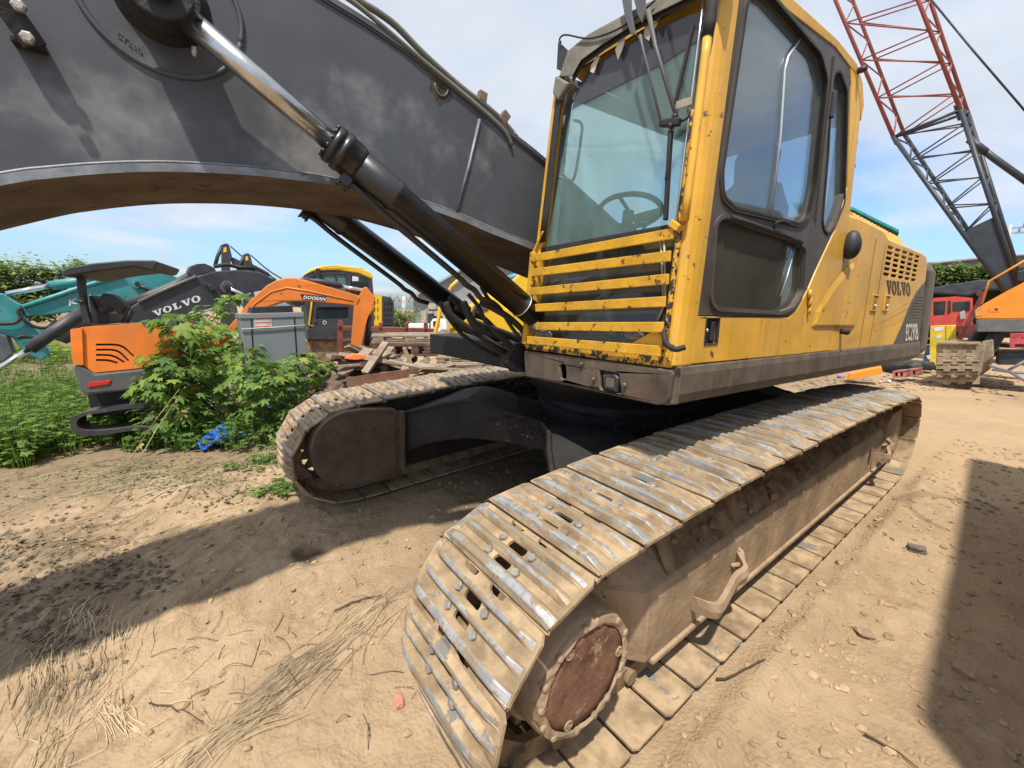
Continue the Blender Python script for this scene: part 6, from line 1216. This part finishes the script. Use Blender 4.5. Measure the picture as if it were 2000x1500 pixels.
# ---- trees --------------------------------------------------------------------------------
def tree(px_, pyb, d, h, w, seed, lab, nleaf=2600, name='broadleaf_tree', lsz=(.14, .30), trunk=.3, flat=1.0):
    P = Pl(px_, d, 0); b_ = P.p(px_, pyb); b_[2] = gz_fast(b_[0], b_[1]) - .1; r_ = empty(name, lab, 'tree', tuple(b_)); R_ = random.Random(seed); tb_ = MB(); cr = MB(); tips = []
    tb_.tube(spl([(0, 0, 0), (.1, .1, h * .25), (-.1, .05, h * .5), (0, 0, h * .8)], 4), [.05 * h * (.5 - .4 * i / 12) for i in range(13)], 8)
    for k in range(26):
        t = R_.uniform(trunk * .6, .95); a = R_.random() * 6.283; L_ = w * R_.uniform(.35, 1.0) * math.sqrt(max(.1, 1 - abs(t - .6) * 1.3)); s0 = V3(0, 0, h * t * .8); e0 = s0 + V3(math.cos(a) * L_, math.sin(a) * L_, h * .16 * R_.uniform(.1, 1.2) * flat)
        tb_.tube(spl([s0, (s0 + e0) / 2 + V3(0, 0, h * .03), e0], 3), [.02 * h * .25, .016 * h * .25, .012 * h * .2, .01 * h * .2, .008 * h * .2, .006 * h * .15, .004 * h * .1], 5, cap=False); tips += [(e0, R_.uniform(.14, .30) * w), ((s0 + e0 * 2) / 3, R_.uniform(.12, .25) * w)]
    for k in range(nleaf):
        c, rr = R_.choice(tips); v = V3(R_.gauss(0, 1), R_.gauss(0, 1), R_.gauss(0, .75)); v *= rr * .62
        p = c + v; s_ = R_.uniform(*lsz); a = R_.random() * 6.28; d1 = V3(math.cos(a), math.sin(a), R_.uniform(-.7, .4)) * s_; d2 = V3(-math.sin(a), math.cos(a), R_.uniform(-.3, .3)) * s_ * .55
        cr.add([p, p + d1 * .5 + d2 * .5, p + d1, p + d1 * .5 - d2 * .5], [(0, 1, 2, 3)], 0)
    o = tb_.build('trunk', mat('bark', (.11, .085, .06), .9, var=.3), r_, fix=False); o = cr.build('crown', LEAFD, r_, fix=False); kind(o, 'stuff')
tree(40, 640, 24, 4.9, 2.6, 1, 'rounded green tree at the far left, above the teal arm', 9000, lsz=(.2,.4)); tree(-60, 640, 26, 4.2, 2.6, 9, 'green tree cut by the left edge of the picture', 7000, lsz=(.2,.4)); tree(175, 640, 27, 5.2, 1.6, 2, 'feathery pale tree showing above the black canopy', 2600, lsz=(.14, .3))
tree(782, 645, 30, 1.9, 1.6, 3, 'small round tree left of the warehouse', 2600, lsz=(.10, .22), trunk=.1); tree(762, 650, 28, 1.5, 1.5, 4, 'low bushy tree beside the charcoal counterweight', 2200, lsz=(.10, .22), trunk=.1)
# ---- lattice crane on the right -------------------------------------------------------------
CR_R = mat('crane_red', (.27, .06, .045), .5, var=.2, dust=.3, dustcol=(.35, .2, .14)); CR_B = mat('crane_black', (.03, .035, .042), .45, var=.2, dust=.3, dustcol=(.14, .14, .14))
g0_ = gpx(1960, 740); CR = empty('crawler_crane', 'crawler crane with orange body and red and black lattice boom at the right edge', 'crane', (g0_[0], g0_[1], gz_fast(g0_[0], g0_[1]))); K = Ch(CR)
PF = Pl(1900, 11.0, 0); PK = Pl(1900, 12.3, 0)
# chords: front pair and rear pair, bottom to top
cf = [PF.p(*q_) for q_ in ((1992, 610), (1745, 268), (1606, -60))]; cg = [PF.p(*q_) for q_ in ((1997, 585), (1876, 215), (1770, -60))]
ch = [PK.p(*q_) for q_ in ((1990, 600), (1766, 262), (1642, -60))]; ci = [PK.p(*q_) for q_ in ((2003, 575), (1890, 220), (1796, -60))]
ext = lambda c: [c[0], c[1], c[2], c[2] + (c[2] - c[1]) * 2.0]
chords = [ext(c) for c in (cf, cg, ch, ci)]
for c in chords:
    K(MB().tube([c[0], c[1]], .052, 10).build('lower_chord', CR_B)); K(MB().tube([c[1], c[2], c[3]], .046, 10).build('upper_chord', CR_R))
def lace(a, b, n, seg_, m, start=0.0):
    for k in range(n):
        t0 = start + (1 - start) * k / n; t1 = start + (1 - start) * (k + 1) / n; A0 = a[seg_] * (1 - t0) + a[seg_ + 1] * t0; B1 = b[seg_] * (1 - t1) + b[seg_ + 1] * t1; B0 = b[seg_] * (1 - t0) + b[seg_ + 1] * t0; A1 = a[seg_] * (1 - t1) + a[seg_ + 1] * t1
        p_, q_ = (A0, B1) if k % 2 == 0 else (B0, A1); K(MB().tube([p_, q_], .019, 6).build('lacing', m))
for (i, j) in ((0, 1), (2, 3), (0, 2), (1, 3)):
    lace(chords[i], chords[j], 8, 0, CR_B, .42); lace(chords[i], chords[j], 9, 1, CR_R); lace(chords[i], chords[j], 9, 2, CR_R)
for (i, j) in ((0, 1), (2, 3), (0, 2), (1, 3)):
    for s_, m in ((1, CR_B),): K(MB().tube([chords[i][1], chords[j][1]], .04, 6).build('lacing', m))
K(MB().loft([[chords[0][0] * (1 - t) + chords[0][1] * t + V3(0, 0, 0), chords[1][0] * (1 - t) + chords[1][1] * t, (chords[1][0] * (1 - t) + chords[1][1] * t) + PF.n * .03, (chords[0][0] * (1 - t) + chords[0][1] * t) + PF.n * .03] for t in (.06, .43)]).build('boom_foot_plate', CR_B))
K(Pl(1900, 11.6, 0).rod([(1815, -5), (1900, 98), (2010, 226)], .022, 'pendant_line', CR_B)); K(Pl(1900, 11.6, 0).rod([(1893, 272), (1940, 308), (2020, 365)], .075, 'backstop', CR_B)); K(Pl(1900, 11.55, 0).rod([(1893, 272), (1925, 297)], .085, 'backstop_sleeve', CR_B))
K(PF.slab([(1862, 205), (1880, 208), (1882, 228), (1870, 232)], .2, 'boom_joint', CR_B, None, .01)); K(PF.slab([(1740, 268), (1752, 262), (1756, 276), (1746, 280)], .2, 'boom_joint', CR_B, None, .01))
# body
PO = Pl(1950, 10.3, 0); ORC = mat('crane_orange', (.80, .27, .02), .45, var=.08, dust=.2)
K(PO.slab([(1905, 607), (1910, 600), (1960, 572), (2000, 551), (2080, 530), (2080, 623), (1905, 623)], 2.6, 'body', ORC, None, .02)); K(PO.off(-.02).slab([(1906, 624), (2080, 622), (2080, 648), (1907, 648)], 2.6, 'deck_frame', mat('crane_grey', (.13, .135, .14), .6, var=.2, dust=.3), None, .03))
K(PO.off(-.01).slab([(1904, 605), (1918, 601), (1918, 616), (1906, 618)], .03, 'corner_panel', mat('tan_panel', (.5, .25, .08), .6), None, .004)); K(PO.off(-.008).slab([(1931, 601), (1952, 599), (1952, 609), (1931, 609)], .012, 'access_label', ORC, None, .003)); K(PO.off(-.012).slab([(1943, 602), (1949, 602), (1949, 606), (1943, 606)], .01, 'vent', DKB, None, 0))
K(PO.off(-.02).rod([(1918, 593), (1932, 549), (1965, 530), (2030, 492)], .022, 'hand_rail', ORC)); K(PO.off(.5).slab([(1985, 530), (2080, 515), (2080, 545), (1985, 550)], 1.2, 'machinery_cover', BLACKP, None, .03))
# crawler: shoes with notched pads, seen end on
PT = Pl(1870, 10.6, -6); SHO2 = mat('muddy_crane_shoe', (.30, .23, .145), .9, var=.3, vscale=5, patch=.6, patchcol=(.17, .125, .08), patchscale=4, bump=.6, bscale=20)
core = K(PT.off(.10).slab(fillet([(1829, 684), (1836, 672), (1906, 672), (1911, 684), (1911, 734), (1906, 742), (1836, 742), (1829, 732)], 4), 3.4, 'crawler_core', CHAIN, None, .02))
def cren(y, k): return [(1828 + 85 * t / 12, y + (3.2 if ((t // 2) + k) % 2 else -1.5) * (1 if t % 2 else 1)) for t in range(13)]
def cren2(y, k):
    out_ = []
    for t in range(6):
        dy = 3.4 if (t + k) % 2 else -1.6; out_ += [(1828 + 85 * t / 6, y + dy), (1828 + 85 * (t + 1) / 6 - .2, y + dy)]
    return out_
for r0 in range(6):
    y0 = 673 + 12.4 * r0; back = (.20, .06, .0, 0, .05, .16)[r0]
    K(PT.off(back - .05).slab(cren2(y0 + 1.0, r0) + cren2(y0 + 12.0, r0 + 1)[::-1], .13, 'crawler_shoe', SHO2, None, .03))
for k in range(7):
    a = PT.p(1829, 671, .2 + .34 * k); b = PT.p(1912, 671, .2 + .34 * k); K(MB().bar(a, b, .30, .06).build('crawler_shoe', SHO2, None, .015))
for k in range(9):
    a = PT.p(1914, 680, .15 + .33 * k); K(MB().box(a + V3(0, 0, -.25), (.16, .16, .7)).build('shoe_end', SHO2, None, .02))
K(PT.slab([(1914, 668), (1937, 663), (1937, 700), (1917, 712)], 1.8, 'side_frame', SHO2, None, .03, l0=.3)); K(PT.slab([(1940, 690), (2080, 688), (2080, 716), (1940, 716)], 1.6, 'car_body', CR_B, None, .05, l0=.6))
for L in (((1935, 712), (1970, 722), (2010, 745)), ((1940, 720), (1980, 725), (2020, 728)), ((1970, 722), (2010, 700))): K(PT.rod(L, .03, 'cable_end', mat('wire_rope', (.2, .19, .228), .7), l=-.3))
# ---- things between crane and yellow machine -------------------------------------------------
P = Pl(1850, 17, 0); g0_ = P.p(1850, 660); RT = empty('red_truck', 'faded red truck cab parked behind the yellow box', 'truck', (g0_[0], g0_[1], gz_fast(g0_[0], g0_[1]))); K = Ch(RT); RED = mat('faded_red', (.52, .055, .04), .5, var=.15, dust=.3)
w1 = [(1823, 590), (1847, 588), (1845, 615), (1823, 617)]; w2 = [(1851, 588), (1857, 587), (1857, 612), (1849, 615)]
cb_ = K(P.slab([(1815, 634), (1818, 590), (1824, 582), (1866, 579), (1900, 582), (1900, 636), (1815, 636)], 2.2, 'cab', RED, None, .04, [fillet(w1, 2), fillet(w2, 2)])); K(P.off(.04).slab(w1, .03, 'side_window', DGLASS), cb_); K(P.off(.04).slab(w2, .03, 'quarter_window', DGLASS), cb_); K(P.off(-.03).slab([(1861, 590), (1895, 588), (1895, 607), (1861, 607)], .05, 'windscreen', DGLASS, None, .01)); K(P.slab([(1815, 636), (2060, 634), (2060, 650), (1815, 650)], 2.0, 'chassis', mat('dark_red_chassis', (.13, .02, .02), .7), None, .03)); K(P.slab(_ell(1835, 655, 14, 14, 16), .4, 'wheel', TYRE, None, .03)); K(P.slab([(1874, 610), (1884, 606), (1886, 622), (1876, 624)], .1, 'mirror', ALU, None, .01, l0=-.1))
P = Pl(1890, 13.2, 0); g0_ = P.p(1880, 680); DR = empty('red_girder', 'dark red sloping steel girder behind the crane crawler', 'girder', (g0_[0], g0_[1], gz_fast(g0_[0], g0_[1]))); K = Ch(DR); DRD = mat('maroon_steel', (.16, .022, .03), .6, var=.2, dust=.3)
K(P.slab([(1866, 664), (1915, 575), (1922, 568), (1924, 580), (1880, 664)], .4, 'beam', DRD, None, .02)); K(P.slab([(1868, 660), (2000, 646), (2000, 634), (1885, 634)], .3, 'cross_beam', DRD, None, .02)); K(P.slab(_ell(1913, 573, 6, 5, 14), .5, 'pulley', DRD, None, .02))
P = Pl(1970, 12.4, 0); o = empty('red_crate', 'pink red steel frame block under the crane body', 'frame', tuple(P.p(1985, 690))); K = Ch(o); K(P.slab([(1973, 652), (2060, 650), (2060, 680), (1972, 680)], .6, 'frame_block', mat('pink_red', (.6, .10, .12), .5, var=.2), None, .02, [_ell(1980, 660, 2, 2, 10), _ell(1996, 660, 2, 2, 10), [(1982, 672), (2005, 672), (2005, 678), (1982, 678)]]))
P = Pl(1842, 14.2, 0); o = empty('yellow_locker', 'battered yellow steel locker with peeling white print beside the blue drum', 'locker', tuple(V3(*P.p(1842, 690)))); K = Ch(o); YL = mat('worn_yellow', (.72, .52, .03), .6, var=.2, chip=.3, chipcol=(.5, .48, .4), chipscale=5, dust=.2)
yb = K(P.slab([(1817, 637), (1867, 635), (1867, 714), (1815, 714)], .8, 'locker_body', YL, None, .01)); K(P.off(-.008).slab([(1847, 637), (1848, 637), (1848, 690), (1847, 690)], .01, 'door_gap', DKB, None, 0), yb); K(P.off(-.008).slab([(1822, 640), (1844, 638), (1842, 645), (1826, 648)], .006, 'peeling_print', WHITE, None, 0), yb); K(P.off(-.008).slab([(1826, 656), (1842, 654), (1838, 660), (1830, 662)], .006, 'peeling_print', WHITE, None, 0), yb)
b0 = ground_hit(1818, 721); dD = (b0 - CAM) @ FH; P = Pl(1818, dD, 0); BL = mat('blue_drum_paint', (.012, .075, .14), .45, var=.25, dust=.3); hD = .80
mb = MB(); mb.lathe((0, 0, 0), (0, 0, 1), [(0, .21), (.01, .225), (hD * .33, .225), (hD * .34, .235), (hD * .36, .225), (hD * .64, .225), (hD * .65, .235), (hD * .67, .225), (hD - .01, .225), (hD, .228), (hD, .21), (hD - .02, .205)], 28); o = mb.build('oil_drum', BL); o.location = b0; tag(o, 'dark blue steel drum standing beside the crane crawler', 'drum')
mb = MB(); P3 = Pl(1818, dD - .24, 0); mb.plate([(1809, 695), (1816, 693), (1820, 698), (1813, 702)], [], 0, .004, P3.fn()); lb = mb.build('pale_mark', WHITE); lb.parent = o; lb.matrix_parent_inverse = Matrix.Translation(o.location).inverted()
def tyre(px_, py_, d, R0, r1, lab, tilt):
    P = Pl(px_, d, 0); c = P.p(px_, py_); prof = [(R0 * .55, -.8), (R0 * .62, -1), (R0 * .92, -.95), (R0, -.6), (R0, .6), (R0 * .92, .95), (R0 * .62, 1), (R0 * .55, .8)]
    mb = MB(); n = 36; rings = [[(rr * math.cos(2 * math.pi * k / n), rr * math.sin(2 * math.pi * k / n), zz * r1) for rr, zz in prof] for k in range(n)]; rings.append(rings[0]); mb.loft(rings, smooth=True, cap=False)
    o = mb.build('tyre', TYRE); o.location = c; o.rotation_euler = tilt; tag(o, lab, 'tyre', 'loose tyres')
tyre(1924, 662, 10.9, .42, .13, 'old grey tyre leaning behind the crane crawler', (1.2, 0, .6)); tyre(1760, 716, 13.5, .48, .14, 'old tyre lying flat behind the engine end', (0, .05, 0)); tyre(1785, 712, 13.9, .48, .14, 'second tyre lying flat beside the first', (0, -.05, 0))
# dark shed, vine hedge and wall far right
P = Pl(1880, 21, 0); o = empty('dark_shed', 'dark tarpaulin roofed shed behind the red truck', 'shed', tuple(P.p(1880, 640))); K = Ch(o); TARD = mat('dark_tarpaulin', (.045, .048, .055), .7, var=.3, bump=.4, bscale=8)
K(P.slab([(1780, 590), (1822, 562), (1850, 556), (1880, 552), (1915, 546), (2100, 548), (2100, 560), (1925, 566), (1890, 578), (1850, 574), (1820, 572), (1780, 596)], 5, 'roof', TARD, None, .05)); K(P.off(2).slab([(1780, 575), (2100, 560), (2100, 660), (1780, 660)], .3, 'back_wall', mat('shed_dark', (.02, .02, .022), .9)))
P = Pl(1880, 25, 0); o = empty('grey_hall', 'long grey hall roof above the vine covered wall at the right', 'building', tuple(P.p(1900, 640))); K = Ch(o); K(P.off(2).slab([(1780, 660), (1780, 520), (1823, 513), (1892, 506), (1960, 500), (2120, 492), (2120, 660)], 8, 'wall', WALLG, None, .05)); K(P.off(1.4).slab([(1776, 520), (1823, 511), (1892, 504), (1960, 497), (2125, 488), (2125, 492), (1960, 501), (1892, 508), (1823, 515), (1776, 524)], 9, 'roof', ROOFG, None, .02))
P = Pl(1690, 28, 0); o = empty('teal_roofed_hall', 'hall with dark wall and teal roof edge showing above the engine cover', 'building', tuple(P.p(1700, 640))); K = Ch(o); K(P.slab([(1560, 660), (1560, 405), (1668, 410), (1752, 452), (1752, 660)], 12, 'wall', mat('hall_dark_wall', (.10, .105, .11), .7), None, .03)); K(P.off(-.4).slab([(1550, 396), (1666, 404), (1756, 449), (1756, 455), (1666, 410), (1550, 402)], 12.6, 'roof_edge', mat('teal_trim', (.03, .27, .25), .5), None, .01))
mb = MB(); P = Pl(1880, 22.6, 0)
for k in range(5200):
    px_ = random.uniform(1775, 2090); py_ = random.uniform(516 + 5 * math.sin(px_ * .13), 556); p = P.p(px_, py_, random.gauss(0, .35)); s_ = random.uniform(.12, .26); a = random.random() * 6.28
    d1 = V3(math.cos(a), math.sin(a), random.uniform(-.8, .3)) * s_; d2 = V3(-math.sin(a), math.cos(a), .2) * s_ * .6; mb.add([p, p + d1 * .5 + d2 * .5, p + d1, p + d1 * .5 - d2 * .5], [(0, 1, 2, 3)])
o = mb.build('foliage', LEAFD, None, fix=False); kind(o, 'stuff'); r_ = empty('vine_hedge', 'tangled green vines covering the wall behind the crane', 'hedge', tuple(P.p(1880, 640))); K = Ch(r_); K(o); mb = MB()
for k in range(40):
    px_ = random.uniform(1780, 1990); mb.tube(spl([P.p(px_ + random.gauss(0, 6), y) for y in (558, 545, 532, 522)], 3), .02, 4, cap=False)
K(kind(mb.build('branches', mat('bark', (.11, .085, .06), .9)), 'stuff')); K(P.off(.6).slab([(1775, 530), (2090, 524), (2090, 600), (1775, 600)], .2, 'backing_wall', WALLG))
# litter on the yard edge
P = Pl(1660, 11.2, 0); o = P.slab([(1655, 742), (1660, 730), (1722, 716), (1724, 730), (1680, 738), (1650, 742)], .5, 'scrap_sheet', ORC, None, .02); tag(o, 'bent orange sheet metal lying on the ground under the engine end', 'scrap')
def rpal(px0, px1, py, d, lab):
    P = Pl((px0 + px1) / 2, d, -12); r_ = empty('red_pallet', lab, 'pallet', tuple(P.p((px0 + px1) / 2, py + 14)), None, 'pink pallets on the yard edge'); K = Ch(r_); m = mat('pink_wood', (.40, .15, .13), .8, var=.3)
    for q_ in ((0, 3), (11, 14)): K(P.slab([(px0, py + q_[0]), (px1, py + q_[0] - 2), (px1, py + q_[1] - 2), (px0, py + q_[1])], .6, 'board', m, None, .005))
    for f_ in (0, .42, .84): x0 = px0 + (px1 - px0) * f_; K(P.slab([(x0, py + 3.2), (x0 + 5, py + 3), (x0 + 5, py + 10.5), (x0, py + 10.8)], .6, 'block', m, None, .004))
rpal(1743, 1767, 725, 11.6, 'left pink wooden pallet on the yard edge'); rpal(1768, 1791, 722, 11.8, 'right pink wooden pallet on the yard edge')
for (px_, py_, s_, c_, lab) in ((1638, 738, .10, (.45, .18, .55), 'purple plastic bucket lying under the engine end'), (1735, 748, .09, (.7, .7, .68), 'white plastic bottle on the yard edge'), (1718, 747, .06, (.6, .6, .58), 'white scrap beside the plastic bottle'), (1660, 741, .05, (.6, .45, .5), 'pink plastic scrap on the yard edge')):
    c = ground_hit(px_, py_); mb = MB(); ax = V3(1, .4, .1); mb.lathe((0, 0, s_ * .5), ax, [(0, s_ * .45), (s_ * 1.2, s_ * .5), (s_ * 1.6, s_ * .3), (s_ * 1.8, s_ * .18)], 12); o = mb.build('plastic_litter', mat('plastic_' + lab.split()[0] + lab.split()[1], c_, .4, var=.15)); o.location = c; tag(o, lab, 'litter')
mb = MB()
for k in range(900):
    px_ = random.uniform(1500, 2060); py_ = random.gauss(748, 12)
    if py_ < 722: continue
    c = ground_hit(px_, py_); s_ = random.uniform(.015, .07); mb.add((IV * (1 + .6 * (rng.random((12, 1)) - .5))) * V3(s_, s_, s_ * .5) + c, IF)
tag(kind(mb.build('rubble', mat('dark_rubble', (.13, .095, .07), .95, var=.5, vscale=1.5), fix=False), 'stuff'), 'dark rubble strewn along the far edge of the yard', 'rubble')
# ---- added unseen machine form right of the view, casting the shade at lower right ----------
NE = empty('shadow_caster', 'unseen excavator-shaped body added outside the right edge to cast the shadow there', 'excavator', (-.5, 3.9, 0)); K = Ch(NE)
K(MB().loft([[(-2.7, y - .22, z) for y, z in ((2.95, 1.0), (2.86, 1.2), (2.86, 2.5), (2.98, 2.75), (5.0, 2.75), (5.0, 1.0))], [(1.5, y + .30, z) for y, z in ((2.95, 1.0), (2.86, 1.2), (2.86, 2.5), (2.98, 2.75), (5.0, 2.75), (5.0, 1.0))]]).build('body', DECK, None, .04)); K(MB().box((-.6, 3.2, .45), (3.8, .55, .85)).build('track', CHAIN, None, .2)); K(MB().box((-.6, 5.0, .45), (3.8, .55, .85)).build('track', CHAIN, None, .2)); K(MB().box((-.6, 4.0, .8), (1.6, 1.5, .5)).build('caster_base', OILY, None, .05))
K(MB().tube(spl([(-1.2, 2.9, 2.7), (-1.0, 2.78, 3.0), (-.6, 2.75, 3.1), (-.5, 2.9, 2.7)], 6), .014, 6).build('hose', RUBBER))
